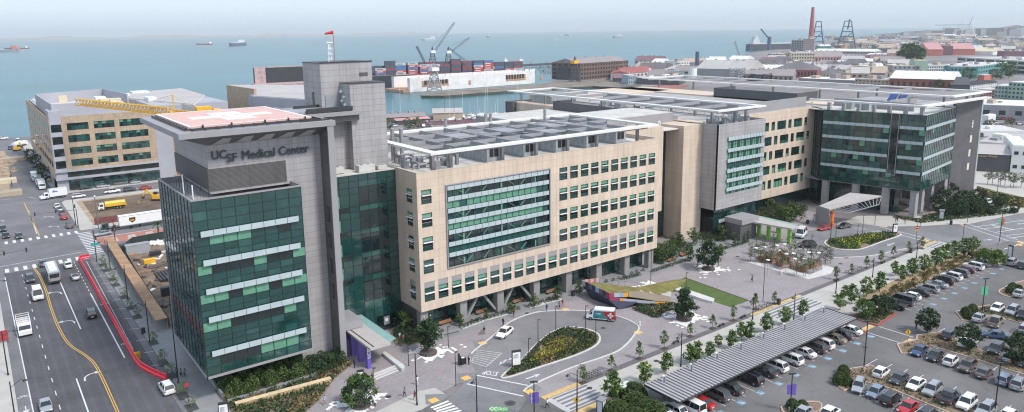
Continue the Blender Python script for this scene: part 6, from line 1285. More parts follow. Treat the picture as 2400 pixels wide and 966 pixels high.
for i,(z,x,y)in enumerate([('z6',428,357),('z6',682,282),('z6',935,208),('z6',1165,140),('zm',10,480),('zc',465,125),('zc',535,95)]):
 p=W(z,x,y);place('bench',bench,(p.x,p.y,.02),R(2),f'{ORD[i]} timber bench from the left along the foot of the hospital wings','bench','timber benches')
def gbench():
 t=thing('seat_bench','x','bench');m2=MB();m2 .box(-.9,.9,-.2,.2,.4,.47);m2 .build('seat',dark_metal,t)
 for x in(-.7,.7):m2=MB();m2 .box(x-.04,x+.04,-.2,.2,0,.4);m2 .build('leg',dark_metal,t)
 return t
for i,(z,x,y)in enumerate([('zc',485,582),('zc',740,487),('zc',860,440),('zr',240,235),('zr',500,135)]):p=W(z,x,y);place('gbench',gbench,(p.x,p.y,.02),R(5),f'{ORD[i]} dark metal bench from the left in the tree strip','bench','dark benches in the tree strip')
def bikeobj():
 t=thing('bicycle','x','bicycle')
 for x in(-.5,.5):
  m2=MB();pts=[(x+.33*math.cos(k*math.pi/7),0,.35+.33*math.sin(k*math.pi/7))for k in range(15)];m2 .path(pts,.025,4);m2 .build('wheel',rubber,t)
 m2=MB()
 for a,b in(((-.5,.35),(-.1,.35)),((-.5,.35),(-.15,.8)),((-.1,.35),(-.15,.85)),((-.15,.8),(.38,.85)),((-.1,.35),(.38,.8)),((.5,.35),(.36,.95))):m2 .tube((a[0],0,a[1]),(b[0],0,b[1]),.025,.025,5)
 m2 .build('frame',dark_metal,t);m2=MB();m2 .box(-.28,-.02,-.06,.06,.86,.92);m2 .build('saddle',black,t);m2=MB();m2 .tube((.36,-.25,.97),(.36,.25,.97),.02,.02,5);m2 .build('handlebar',black,t);return t
bk=[('z6',1400,735),('z6',1418,728),('z6',1436,722),('z6',1460,712),('z6',1478,706),('z6',1495,700),('zc',940,400),('zc',960,392),('zc',985,385),('zc',1005,380),('zr',300,195),('zr',325,190),('zr',350,183),('zr',372,178),('z6',680,425)]
for i,(z,x,y)in enumerate(bk):p=W(z,x,y);place('bike',bikeobj,(p.x,p.y,.02),R(90 if i<14 else 10),f'{ORD[i]} dark bicycle from the left in the racks of the tree strip' if i<14 else 'bicycle wheeled by a person past the white saloon','bicycle','bicycles in the strip racks' if i<14 else None)
def bin_():
 t=thing('litter_bin','x','litter bin');m2=MB();m2 .box(-.35,.35,-.3,.3,0,1.15);m2 .build('casing',dark_metal,t);m2=MB();m2 .box(-.38,.38,-.33,.33,1.15,1.25);m2 .build('lid',black,t);return t
for i,(z,x,y)in enumerate([('zc',1058,365),('zc',168,862),('zr',653,78),('zm',1177,180),('zq',1610,490),('z6',1313,160),('zl',668,600)]):p=W(z,x,y);place('bin',bin_,(p.x,p.y,.02),R(5),['dark litter bin beside the promenade crossing','dark litter bin behind the second leafy tree','dark litter bin before the far trees of the strip','dark litter bin behind the green pier canopy','dark litter bin on the footway by the glass pavilion','dark litter bin beside the painted ramp','dark litter bin on the left street footway'][i],'litter bin','dark litter bins')
def hydrant():
 t=thing('bollard','x','bollard');m2=MB();m2 .tube((0,0,0),(0,0,.8),.16,.14,8);m2 .build('post',white_p,t);m2=MB();m2 .ell((0,0,.85),.18,.18,.14,8,5);m2 .build('cap',white_p,t);return t
for i,(z,x,y)in enumerate([('zc',232,838),('zc',284,485),('zm',932,662),('zc',1074,200)]):
 if i==3:continue
 p=W(z,x,y);place('hyd',hydrant,(p.x,p.y,.02),0,['white bollard beside the leafy promenade trees','white bollard at the kerb of the drop-off drive','white bollard beside the timber planters'][i],'bollard','white bollards')
def info_sign(w_,h_,face,fr_):
 t=thing('information_sign','x','sign');m2=MB();m2 .box(-w_/2,w_/2,-.18,.18,0,h_);m2 .build('casing',fr_,t)
 for s in(-1,1):m2=MB();m2 .box(-w_/2+.12,w_/2-.12,s*.185-.005,s*.185+.005,.55,h_-.35);m2 .build('sign_face',face,t)
 m2=MB()
 for k in range(5):m2 .box(-w_/2+.25,w_/2-.5-.1*(k%2),-.2,-.193,h_-.8-k*.16,h_-.74-k*.16)
 m2 .box(-w_/2+.2,0,-.2,-.19,h_-.25,h_-.12);m2 .build('sign_text',dark_metal,t);return t
for i,(z,x,y,w_,h_,rz,lab)in enumerate([('z6',920,655,1.7,3.3,-20,'dark framed white wayfinding sign at the near island tip'),('zq',1000,590,1.6,3.0,-20,'dark framed white wayfinding sign at the far island tip'),('zq',2245,860,1.2,3.6,70,'tall thin dark and white sign at the far lot corner'),('z4',368,985,1.5,2.4,-20,'white sign board at the bottom edge beside the sandstone wall'),('zp',450,640,1.2,1.8,-20,'small white sign stand before the purple piers')]):
 p=W(z,x,y);o=info_sign(w_,h_,white_p,dark_metal);o.location=(p.x,p.y,.02);o.rotation_euler=(0,0,R(rz));tag(o,lab,'sign')
def kiosk():
 t=thing('kiosk','x','kiosk')
 for x in(-.7,.7):
  for y in(-.5,.5):m2=MB();m2 .box(x-.05,x+.05,y-.05,y+.05,0,2.3);m2 .build('post',black,t)
 m2=MB();m2 .box(-.8,.8,-.6,.6,2.3,2.5);m2 .build('roof',grey_metal,t);m2=MB();m2 .box(-.65,.65,-.45,.45,.2,2.2);m2 .build('panel',mat('kiosk_white',(.6,.62,.65),.4),t);return t
for i,(z,x,y)in enumerate([('zq',1505,440),('zq',145,465),('zh',270,990),('zm',905,265)]):p=W(z,x,y);place('kiosk',kiosk,(p.x,p.y,.05),R(20),['white boxy kiosk on the footway by the glass pavilion','small white kiosk beside the sloping canopy wall','grey roofed kiosk at the bottom edge beside the bushes','small kiosk behind the green piers'][i],'kiosk','small glazed kiosks',1.25 if i<1 else 1.)
bs=thing('bus_shelter','flat roofed shelter with a white top and black posts beside the bushes','shelter',tuple(W('zh',760,660)));m2=MB();m2 .box(-1.3,1.3,-.7,.7,2.3,2.4);m2 .build('roof',mat('shelter_roof',(.6,.63,.62),.4),bs)
for x in(-1.2,1.2):
 for y in(-.6,.6):m2=MB();m2 .box(x-.05,x+.05,y-.05,y+.05,0,2.3);m2 .build('post',black,bs)
def diamond():
 t=thing('warning_sign','x','road sign');m2=MB();m2 .tube((0,0,0),(0,0,2.6),.04,.04,6);m2 .build('post',grey_metal,t);m2=MB();m2 .add([(0,-.04,1.95),(.6,-.04,2.55),(0,-.04,3.15),(-.6,-.04,2.55),(0,-.02,1.95),(.6,-.02,2.55),(0,-.02,3.15),(-.6,-.02,2.55)],[(0,1,2,3),(7,6,5,4),(0,4,5,1),(1,5,6,2),(2,6,7,3),(3,7,4,0)]);m2 .build('sign_plate',yellow_p,t)
 m2=MB();m2 .tube((0,-.05,2.86),(0,-.06,2.86),.09,.09,8);m2 .box(-.09,.09,-.06,-.05,2.5,2.76);m2 .bar((-.03,-.055,2.5),(-.18,-.055,2.22),.09,.01);m2 .bar((.03,-.055,2.5),(.16,-.055,2.22),.09,.01);m2 .build('walking_symbol',black,t);return t
for i,(z,x,y)in enumerate([('zr',632,590),('z6',1335,985),('zo',435,500)]):p=W(z,x,y);place('dia',diamond,(p.x,p.y,.02),R(-35),['yellow diamond pedestrian sign on the parking island tip','yellow diamond pedestrian sign beside the bottom crossing','orange diamond road sign by the far office block'][i],'road sign','yellow diamond signs')
ne=thing('no_entry_sign','red round sign on a pole beside the far drop-off entrance','road sign',tuple(W('zq',1232,670)));m2=MB();m2 .tube((0,0,0),(0,0,5.2),.06,.05,6);m2 .build('post',black,ne);m2=MB();m2 .tube((0,-.05,4.0),(0,-.1,4.0),.5,.5,16);m2 .build('sign_plate',red_p,ne);m2=MB();m2 .box(-.35,.35,-.13,-.11,3.93,4.07);m2 .build('white_bar',white_p,ne);m2=MB();m2 .box(-.4,.4,-.1,-.06,3.0,3.35);m2 .build('yellow_plate',yellow_p,ne);ne.rotation_euler=(0,0,R(-50))
ss=thing('stop_sign','small round backed sign beside the black ticket booth','road sign',tuple(W('z6',600,670)));m2=MB();m2 .tube((0,0,0),(0,0,3.0),.04,.04,6);m2 .build('post',grey_metal,ss);m2=MB();m2 .tube((0,0,2.8),(0,.03,2.8),.38,.38,8);m2 .build('sign_plate',grey_metal,ss)
vs_=thing('valet_stand','black valet stand with an umbrella rack beside the drop-off drive','stand',tuple(W('z6',548,630)));m2=MB();m2 .box(-.5,.5,-.4,.4,0,1.2);m2 .build('desk',black,vs_);m2=MB();m2 .box(-.9,-.75,-.3,.3,0,2.2);m2 .build('board',dark_metal,vs_);m2=MB();m2 .box(-.3,.3,-.25,.25,1.2,1.24);m2 .build('papers',white_p,vs_)
mb=MB();tag(MB().prism([tuple(W('zp',*q)[:2])for q in[(680,392),(700,388),(890,525),(888,560),(860,560),(676,410)]],0,.6).build('concrete_seat_wall',conc_w),'pale angled concrete seat wall beside the purple piers','wall')
for k in range(3):
 a,b=W('zp',540+k*12,620+k*20),W('zp',808+k*12,515+k*18);mb=MB();t=(b-a).normalized();n_=Vector((-t.y,t.x,0))*.35;mb.prism([tuple(a[:2]),tuple(b[:2]),tuple((b+n_)[:2]),tuple((a+n_)[:2])],0,.3-.1*k);struct('steps',mb,conc_w)
a,b=W('z6',405,458),W('z6',532,425);t=(b-a).normalized();n_=Vector((-t.y,t.x,0))*.5;swl2=thing('name_wall','low grey concrete wall with small lettering behind the slim light pole','wall',(a.x,a.y,0),world=True);MB().prism([tuple(a[:2]),tuple(b[:2]),tuple((b+n_)[:2]),tuple((a+n_)[:2])],0,1.1).build('wall_block',conc_d,swl2);m2=MB();m2 .bar(a+t*.4+Vector((0,0,.75))-n_*.05,b-t*.4+Vector((0,0,.75))-n_*.05,.03,.12);m2 .build('lettering',dark_metal,swl2)
tb=mat('warm_timber',(.3,.14,.07),.7,var=.25,vs=1.5)
for i,(pts,lab)in enumerate([([(712,492),(780,498),(785,552),(715,520)],'small timber planter box at the left of the grove'),([(785,520),(840,555),(905,520),(900,455)],'angled timber planter box in the middle of the grove'),([(880,568),(930,590),(985,560),(940,530)],'stepped timber planter box in front of the grove'),([(1005,600),(1140,642),(1190,610),(1060,575)],'large timber planter box at the front right of the grove'),([(1190,570),(1210,610),(1290,575),(1280,540)],'timber planter box at the right of the grove'),([(910,470),(1000,545),(1025,520),(980,460)],'long timber planter box behind the stepped one')]):
 P=[W('zm',*q)for q in pts];c=thing('timber_planter',lab,'planter',(P[0].x,P[0].y,0),world=True);MB().prism([tuple(p[:2])for p in P],0,1.1).build('box',tb,c);Q=shr([tuple(p[:2])for p in P],.85);MB().prism(Q,1.1,1.13).build('soil',mulch,c)
 for k in range(3):q=Q[k];shrub_at(q[0],q[1],1.4,1.0,f'low plant in the {lab}','plants in the timber planters',[G4],k,1.1)
def disc():
 t=thing('disc_lamp','x','street lamp');m2=MB();m2 .tube((0,0,0),(0,0,4.4),.05,.04,6);m2 .build('pole',grey_metal,t);m2=MB();m2 .tube((0,0,4.4),(0,0,4.5),.5,.46,14);m2 .build('disc',white_p,t);return t
dl=[(693,407),(775,397),(890,382),(963,370),(920,430),(980,462),(1045,457),(1060,508),(1150,510),(1190,448),(1285,452),(805,520)]
for i,(x,y)in enumerate(dl):
 q=W('zm',x,y,4.45);place('disc',disc,(q.x,q.y,0),0,f'{ORD[i]} white disc lamp from the left above the timber planters','street lamp','white disc lamps over the grove')
mb=MB();mb.sheet([tuple(W('zm',*q)[:2])for q in[(610,545),(650,535),(800,565),(920,620),(1000,585),(1100,640),(1200,660),(1320,610),(1310,560),(1430,598),(1400,650),(1190,704),(900,625)]],.026);struct('pale_paving',mb,conc_w)
rp=thing('green_roof_ramp','sloping grass topped ramp with a painted angular prow beside the van','ramp',(118,112,0),world=True)
A,B_,C_=W('zf',32,132,3.7),W('zf',352,92,3.7),W('zf',552,385,3.6);D1=W('zf',905,380,3.2);E1=W('zf',1715,560,.25);F1_=W('zf',1310,300,.12);F0=W('zf',360,188,2.9);E0=W('zf',1100,470,2.0);G0=W('zf',1440,530,1.0);L0=W('zf',1700,380,.1)
mb=MB();top=[W('zf',100,150,3.0),F0,W('zf',720,230,1.9),W('zf',1080,272,.9),F1_,W('zf',1750,130,.1),W('zf',2050,110,.08),L0,W('zf',1460,400,.35),E1,G0,E0,W('zf',900,440,2.5),W('zf',560,400,2.9)]
cen=W('zf',800,320,2.2);mb.add([cen]+top,[(0,i,i%len(top)+1)for i in range(1,len(top)+1)]);
for i,f_ in enumerate(mb.f):mb.f[i]=f_[::-1]
ochre=mat('dry_slope_grass',(.17,.15,.045),.95,var=.35,vs=.5,fine=.35,bump=.4);mb.build('grass_slope',ochre,rp)
def parapet(P,Q,h0,h1,m,name,th=.15):mb=MB();t=(Vector(Q)-Vector(P));n_=Vector((-t.y,t.x,0)).normalized()*th;mb.add([P,Q,Vector(Q)-Vector((0,0,h1)),Vector(P)-Vector((0,0,h0)),Vector(P)+n_,Vector(Q)+n_,Vector(Q)+n_-Vector((0,0,h1)),Vector(P)+n_-Vector((0,0,h0))],[(0,1,2,3),(7,6,5,4),(0,4,5,1),(1,5,6,2),(2,6,7,3),(3,7,4,0)]);return mb.build(name,m,rp)
pal=[mat('mural_navy',(.03,.035,.07),.6),mat('mural_maroon',(.3,.04,.1),.6),mat('mural_orange',(.75,.33,.04),.6),mat('mural_sky',(.25,.38,.6),.6),mat('mural_grey',(.4,.42,.46),.6),mat('mural_red',(.62,.12,.08),.6),mat('mural_plum',(.16,.1,.16),.6)]
seq=[4,0,6,0,3,6,0,1]
for i in range(8):t0,t1=i/8,(i+1)/8;parapet(A.lerp(C_,t0),A.lerp(C_,t1),1.2,1.2,pal[seq[i]],'painted_parapet')
for i in range(6):parapet(B_.lerp(A,i/6),B_.lerp(A,(i+1)/6),1.0,1.0,pal[5]if i%2 else pal[4],'painted_parapet')
seq=[1,4,3,2];
for i in range(4):parapet(C_.lerp(D1,i/4),C_.lerp(D1,(i+1)/4),.9,.9,pal[seq[i]],'painted_parapet')
lo0=C_-Vector((0,0,.9));lo1=W('zf',1440,545,.9);lo2=E1+Vector((0,0,.1))
ptsl=[lo0,lo0 .lerp(lo1,.22),lo0 .lerp(lo1,.3),lo1,lo2];
for i,(c,h0,h1)in enumerate(((1,.9,.9),(2,.9,.8),(4,.8,.5),(2,.5,.3))):parapet(ptsl[i],ptsl[i+1],h0,h1,pal[c],'painted_fascia')
mb=MB();lowp=[W('zf',215,485,0),W('zf',500,590,0),W('zf',740,690,0),W('zf',1100,600,0),W('zf',1300,560,0),W('zf',1200,420,0),W('zf',600,300,0)];hp=[A-Vector((0,0,1.2)),A.lerp(C_,.6)-Vector((0,0,1.2)),C_-Vector((0,0,1.6)),W('zf',1100,545,1.2),W('zf',1300,555,.7),W('zf',1000,300,.6),B_-Vector((0,0,1.4))]
n=7;mb.add(lowp+hp,[(i,(i+1)%n,n+(i+1)%n,n+i)for i in range(n)]+[tuple(range(n,2*n))]);mb.build('underside',pal[0],rp)
mb=MB()
for k in range(9):a=Vector(F0).lerp(Vector(F1_),k/8);mb.tube(a,a+Vector((0,0,1.1)),.03,.03,4)
mb.tube(Vector(F0)+Vector((0,0,1.1)),Vector(F1_)+Vector((0,0,1.1)),.03,.03,4);mb.build('guard_rail',dark_metal,rp)
mesh_m=mat('mesh_panel',(.2,.16,.11),.7,var=.1);mb=MB();mb.add([W('zf',915,350,3.2),W('zf',1150,340,2.9),W('zf',1722,455,1.2),W('zf',1722,545,.4),W('zf',1440,530,1.0),W('zf',915,450,2.4)],[(0,1,2,3,4,5)]);mb.build('mesh_screen',mesh_m,rp)
for a,b in(((1135,335),(1560,520)),((1300,362),(1600,500))):mb=MB();mb.bar(W('zf',*a,1.9),W('zf',*b,.5),.35,.2);mb.build('stair_string',conc_w,rp)
mb=MB();mb.prism([tuple(W('zc',*q)[:2])for q in[(480,293),(510,280),(700,345),(690,362),(640,350)]],.0,.55);tag(mb.build('concrete_terrace',conc_w),'pale triangular concrete seating terrace beside the lawn','terrace')
mb=MB();mb.prism([tuple(W('zf',*q)[:2])for q in[(1500,420),(1690,365),(1720,380),(1700,470),(1560,440)]],0,.3);tag(mb.build('concrete_landing',conc),'grey concrete landing at the foot of the ramp stairs','terrace')
pk=thing('parking_canopy','long ribbed grey metal canopy over the row of parked cars','canopy',(109,71,0),world=True)
x0,x1,y0,y1=82.2,135.2,67.2,74.4
mb=MB();n=66
for i in range(n):
 a=x0+(x1-x0)*i/n;mb.box(a,a+.42,y0,y1,3.2,3.4)
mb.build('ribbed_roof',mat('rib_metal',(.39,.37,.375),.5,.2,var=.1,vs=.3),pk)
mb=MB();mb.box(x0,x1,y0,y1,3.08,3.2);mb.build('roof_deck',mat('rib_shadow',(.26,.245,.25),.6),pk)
mb=MB();mb.box(x0-.1,x0,y0-.05,y1+.05,3.05,3.4);mb.box(x1,x1+.1,y0-.05,y1+.05,3.05,3.4);mb.box(x0,x1,y0-.08,y0,3.05,3.3);mb.box(x0,x1,y1,y1+.08,3.05,3.3);mb.build('edge_beam',dark_metal,pk)
for i in range(8):
 x=x0+3+i*6.8;mb=MB();mb.box(x-.15,x+.15,72.6,72.9,0,4.4);mb.build('post',grey_metal,pk);mb=MB();mb.box(x-.12,x+.12,y0+.3,y1-.3,2.8,3.07);mb.build('beam',grey_metal,pk);mb=MB();mb.box(x-.17,x+.17,72.9,73.2,3.4,4.5);mb.build('white_strut',white_p,pk)
 # building site items by the left street
wk=thing('covered_walkway','long plywood covered pedestrian walkway along the building site','walkway',(27,190,0),world=True);mb=MB();ply=panel('plywood',(.36,.22,.13),2.4,1.2,(.2,.12,.07),.8,var=.15,ms=.05,big=.2)
mb.prism([(25.6,156),(27.9,156),(29.4,231),(27.1,233)],2.5,2.62);mb.build('roof',ply,wk)
for k in range(14):
 t=k/13;xa=25.7+1.4*t;xb=27.8+1.4*t;y=156.2+t*74.5
 for x in(xa,xb):mb=MB();mb.box(x-.06,x+.06,y-.06,y+.06,0,2.5);mb.build('post',ply,wk)
fen=thing('site_fence','dark green mesh fence around the building site','fence',(30,225,0),world=True);dg_=mat('fence_green',(.025,.04,.04),.7,var=.3,vs=.5)
mb=MB();P=[(28.3,156),(28.9,190),(30.2,222),(34,229.5),(45,230.5),(62,231)]
for a,b in zip(P,P[1:]):mb.bar((a[0],a[1],1.1),(b[0],b[1],1.1),.06,2.2)
mb.build('mesh_screen',dg_,fen)
for a,b in zip(P,P[1:]):
 n_=max(1,int(math.dist(a,b)/6))
 for k in range(n_):q=(a[0]+(b[0]-a[0])*k/n_,a[1]+(b[1]-a[1])*k/n_);m2=MB();m2 .tube((q[0],q[1],0),(q[0],q[1],2.4),.05);m2 .build('post',grey_metal,fen)
rf_=tag(MB().box(28.5,62,261.2,261.35,0,2.3).build('red_hoarding',mat('hoarding_red',(.16,.05,.045),.8,var=.3,vs=1)),'dark red hoarding along the near side of the dirt lot','fence')
cs=thing('site_container','grey steel storage container inside the building site','container',tuple(W('zn',790,740)));m2=MB();m2 .box(-3,3,-1.2,1.2,0,2.6);m2 .build('body',mat('container_grey',(.36,.39,.42),.6),cs);m2=MB();m2 .box(-3.05,3.05,-1.25,1.25,2.6,2.7);m2 .build('roof',steel,cs)
for k in range(12):m2=MB();m2 .box(-2.9+k*.5,-2.8+k*.5,-1.23,-1.2,.1,2.5);m2 .build('rib',steel,cs)
gb=thing('site_skip','dark green skip container beside the grey storage container','container',tuple(W('zn',645,735)));m2=MB();m2 .box(-1.6,1.6,-1,1,0,2.3);m2 .build('body',mat('skip_green',(.03,.06,.045),.6),gb);m2=MB();m2 .box(-1.65,1.65,-1.05,1.05,2.3,2.42);m2 .build('lid',dark_metal,gb)
random.seed(5)
for i in range(16):
 p=W('zn',random.uniform(940,1070),random.uniform(625,660));tag(MB().ell((p.x,p.y,.4),.6,.5,.5,7,5).build('white_bag',white_p),'white sandbag in the heap at the site fence','bag','white bags heaped at the site fence')
for i in range(22):
 x=random.uniform(32,39);y=random.uniform(160,205);o=MB().tube((x,y,.4),(x+random.uniform(3,6),y+random.uniform(-1,1),.4),.18,.18,6).build('steel_pipe',mat('rust_steel',(.13,.1,.09),.7,var=.3,vs=1));tag(o,'dark steel pipe lying on the excavated site ground','pipe','steel pipes on the building site')
for i in range(8):
 x=33+i*.75;tag(MB().box(x,x+.5,188,196,.2,.8).build('pile_bundle',dark_metal),'dark bundle of steel bars stacked on the site ground','steel bundle','bundles of steel bars')
for i in range(70):
 x=random.uniform(29.5,41);y=random.uniform(152,228);a_=random.random()*3;L=random.uniform(.6,3.5);m2=MB();m2 .bar((x,y,.25),(x+L*math.cos(a_),y+L*math.sin(a_),random.uniform(.2,.6)),random.uniform(.15,.9),random.uniform(.1,.5))
 k=i%5;tag(m2 .build('lumber',(ply,dark_metal,conc_w,mat('rust_steel',(.13,.1,.09)),white_p)[k]),['plywood offcut lying on the building site','dark steel piece lying on the building site','pale concrete piece lying on the building site','rusty steel piece lying on the building site','white sheet material lying on the building site'][k],'debris',['plywood offcuts on the site','dark steel pieces on the site','concrete pieces on the site','rusty pieces on the site','white sheets on the site'][k])
for i in range(5):
 x,y=((37,214),(34,206),(40,200),(32.5,178),(38,172))[i];tag(MB().box(x-1.4,x+1.4,y-.8,y+.8,0,1.2+.3*i).build('site_equipment',(dark_metal,yellow_p,grey_metal,dark_metal,orange_p)[i]),['dark generator box on the site','yellow compressor on the site','grey tool box on the site','dark tool chest beside the walkway','orange machine beside the rusty pile'][i],'equipment')
mb=MB()
for k in range(10):a=Vector((33.5+random.uniform(-2,2),166+random.uniform(-2,2),.3));mb.bar(a,a+Vector((random.uniform(-2,2),random.uniform(-2,2),random.uniform(.2,1.5))),.1)
tag(mb.build('rebar_pile',mat('orange_rust',(.5,.18,.08),.8)),'tangled pile of orange rusty reinforcement frames','steel pile')
for i,(x,y)in enumerate(((640,720),(510,300))):
 p=W('zl',x,y)
p=W('zl',642,720);bb=thing('road_board','small yellow and black striped board on the red barrier','sign',(p.x,p.y,0));m2=MB();m2 .box(-.5,.5,-.05,.05,0,1.5);m2 .build('board',yellow_p,bb);m2=MB()
for k in range(4):m2 .bar((-.45+k*.25,-.06,.2),(-.2+k*.25,-.06,1.3),.09,.01)
m2 .build('stripes',black,bb)
rs=thing('red_board','small red and black poster board at the left picture edge','sign',tuple(W('zl',17,645)));m2=MB();m2 .box(-.9,.9,-.1,.1,.5,2.6);m2 .build('board',mat('poster_red',(.35,.04,.05),.6,var=.4,vs=2),rs);m2=MB();m2 .box(-.8,-.7,-.05,.05,0,.5);m2 .box(.7,.8,-.05,.05,0,.5);m2 .build('legs',dark_metal,rs)
bp_=thing('bus_stop_pole','thin pole with a red and white bus stop plate on the left footway','sign',tuple(W('zl',878,925)));m2=MB();m2 .tube((0,0,0),(0,0,3.6),.05);m2 .build('pole',dark_metal,bp_);m2=MB();m2 .box(-.3,.3,-.06,-.02,3.0,3.6);m2 .build('sign_plate',red_p,bp_)
# PEOPLE
def person_mesh(pose,top,trous,skin,hair):
 """one continuous body grown over a jointed skeleton"""
 J={'stand':dict(pel=(0,0,.95),ch=(0,0,1.32),nk=(.01,0,1.48),hd=(.03,0,1.63),ls=(0,.19,1.40),le=(-.03,.25,1.13),lh=(.06,.25,.88),rs=(0,-.19,1.40),re=(-.03,-.25,1.13),rh=(.08,-.24,.88),lk=(.03,.1,.5),la=(0,.11,.08),lt=(.16,.12,.04),rk=(.03,-.1,.5),ra=(0,-.11,.08),rt=(.16,-.12,.04)),'walk':dict(pel=(0,0,.93),ch=(.03,0,1.3),nk=(.05,0,1.46),hd=(.08,0,1.61),ls=(.03,.19,1.38),le=(-.12,.25,1.14),lh=(-.08,.26,.9),rs=(.03,-.19,1.38),re=(.08,-.25,1.12),rh=(.26,-.24,.98),lk=(.22,.09,.52),la=(.26,.1,.1),lt=(.42,.1,.06),rk=(-.02,-.09,.5),ra=(-.3,-.1,.14),rt=(-.18,-.1,.04)),'sit':dict(pel=(0,0,.48),ch=(.04,0,.86),nk=(.07,0,1.02),hd=(.12,0,1.16),ls=(.04,.19,.94),le=(.1,.25,.68),lh=(.3,.2,.56),rs=(.04,-.19,.94),re=(.1,-.25,.68),rh=(.3,-.2,.56),lk=(.45,.12,.5),la=(.45,.13,.1),lt=(.6,.13,.05),rk=(.45,-.12,.5),ra=(.5,-.13,.1),rt=(.66,-.13,.05))}[pose]
 names=list(J);E=[('pel','ch'),('ch','nk'),('nk','hd'),('ch','ls'),('ls','le'),('le','lh'),('ch','rs'),('rs','re'),('re','rh'),('pel','lk'),('lk','la'),('la','lt'),('pel','rk'),('rk','ra'),('ra','rt')]
 rad=dict(pel=.15,ch=.16,nk=.06,hd=.105,ls=.075,le=.05,lh=.04,rs=.075,re=.05,rh=.04,lk=.075,la=.05,lt=.045,rk=.075,ra=.05,rt=.045)
 me=bpy.data.meshes.new('person');me.from_pydata([J[n]for n in names],[(names.index(a),names.index(b))for a,b in E],[]);o=bpy.data.objects.new('person',me);col.objects.link(o)
 sk=o.modifiers.new('s','SKIN');sv=me.skin_vertices[0].data
 for i,n in enumerate(names):sv[i].radius=(rad[n],rad[n]);sv[i].use_root=(n=='pel')
 ss_=o.modifiers.new('u','SUBSURF');ss_.levels=1;ss_.render_levels=1
 dg=bpy.context.evaluated_depsgraph_get();m2=bpy.data.meshes.new_from_object(o.evaluated_get(dg));bpy.data.objects.remove(o);m2 .materials.clear()
 for x in(top,trous,skin,hair,black):m2 .materials.append(x)
 pz,nz=J['pel'][2],J['nk'][2]
 for p in m2 .polygons:
  c=p.center;v=0
  if c.z>nz+.0:v=2 if c.x>J['hd'][0]-.01 and c.z<J['hd'][2]+.07 else 3
  elif min(math.dist(c,J['lh']),math.dist(c,J['rh']))<.08:v=2
  elif pose!='sit' and c.z<pz-.02 and abs(c.y)<.2:v=1 if c.z>.1 else 4
  elif pose=='sit' and(c.z<.56):v=1 if c.z>.1 else 4
  p.material_index=v;p.use_smooth=True
 return m2
skins=[mat('skin_a',(.45,.27,.19),.6,var=0),mat('skin_b',(.2,.11,.075),.6,var=0)]
cl=lambda n,c:mat('cloth_'+n,c,.85,var=.08,vs=8)
CL={'white':cl('white',(.65,.65,.66)),'black':cl('black',(.015,.015,.018)),'navy':cl('navy',(.02,.03,.08)),'red':cl('red',(.4,.03,.05)),'grey':cl('grey',(.2,.2,.21)),'blue':cl('blue',(.06,.15,.4)),'maroon':cl('maroon',(.15,.02,.03)),'yellow':cl('yellow',(.7,.8,.05)),'khaki':cl('khaki',(.3,.24,.16)),'jean':cl('jean',(.05,.08,.15)),'pink':cl('pink',(.55,.1,.2)),'pale':cl('pale',(.4,.48,.6))}
hairm=mat('hair_dark',(.02,.015,.012),.7,var=0)
PP=[('zp',92,890,'walk','pale','khaki',200,'person in a pale blue shirt and tan trousers at the lower left of the plaza'),('zp',388,525,'stand','black','black',0,'person in black standing beside the grey fin'),('zp',568,662,'walk','maroon','black',250,'person in a maroon top beside the slim light pole'),('zp',892,812,'walk','grey','black',90,'person in grey walking near the manhole cover'),('zp',1018,695,'walk','white','white',60,'person in white walking behind the tall curved lamp'),('zp',995,850,'walk','maroon','grey',90,'person in dark red at the foot of the tall curved lamp'),('zp',570,902,'sit','black','black',-60,'person in black sitting on the nearest round planter'),('zp',842,243,'walk','white','grey',200,'person in a white top walking by the glass canopy edge'),('zp',880,265,'walk','pink','khaki',200,'person in patterned clothes beside the one in the white top'),('zp',948,242,'walk','black','black',20,'person in black near the dark corner planting'),('z6',697,425,'walk','black','grey',180,'person in black wheeling a bicycle past the white saloon'),('z6',828,368,'stand','black','black',200,'person in black beside the open door of the white saloon'),('z6',902,305,'walk','maroon','black',200,'person with an orange bag walking on the kerb behind the white saloon'),('z6',1130,268,'stand','navy','blue',90,'person in blue trousers at the top of the drop-off kerb'),('z6',1217,248,'walk','grey','black',0,'person in grey beside the one in pink at the planting strip'),('z6',1240,234,'walk','red','pink',0,'person in red and pink at the end of the planting strip'),('z6',590,638,'stand','black','black',180,'person in black right of the valet stand'),('z6',533,640,'stand','black','black',0,'person in black left of the valet stand'),('z6',1135,938,'walk','white','black',120,'person in a white shirt and black trousers at the crossing with the purple banners'),('zc',608,150,'walk','black','black',180,'person in black beside the far round planter'),('zc',910,243,'walk','navy','black',90,'person in a dark jacket alone in the middle of the plaza'),('zl',863,805,'walk','grey','jean',90,'person in grey walking on the left footway'),('zl',845,803,'walk','khaki','black',90,'person in brown walking on the left footway'),('zl',825,798,'stand','blue','black',90,'person in blue on the left footway beside the tall pole'),('zn',802,190,'stand','yellow','yellow',180,'worker in bright yellow standing on the dirt lot'),('zq',1012,470,'walk','maroon','black',180,'person in dark clothes before the lobby of the glass pavilion'),('zq',1030,462,'walk','black','black',180,'second person in dark clothes before the lobby'),('zq',1110,490,'walk','pink','black',0,'person in plum crossing before the glass pavilion'),('zr',683,502,'stand','black','black',180,'person in black under the near tip tree of the parking island'),('zn',840,722,'stand','red','red',90,'worker in red beside the grey site container')]
PM={}
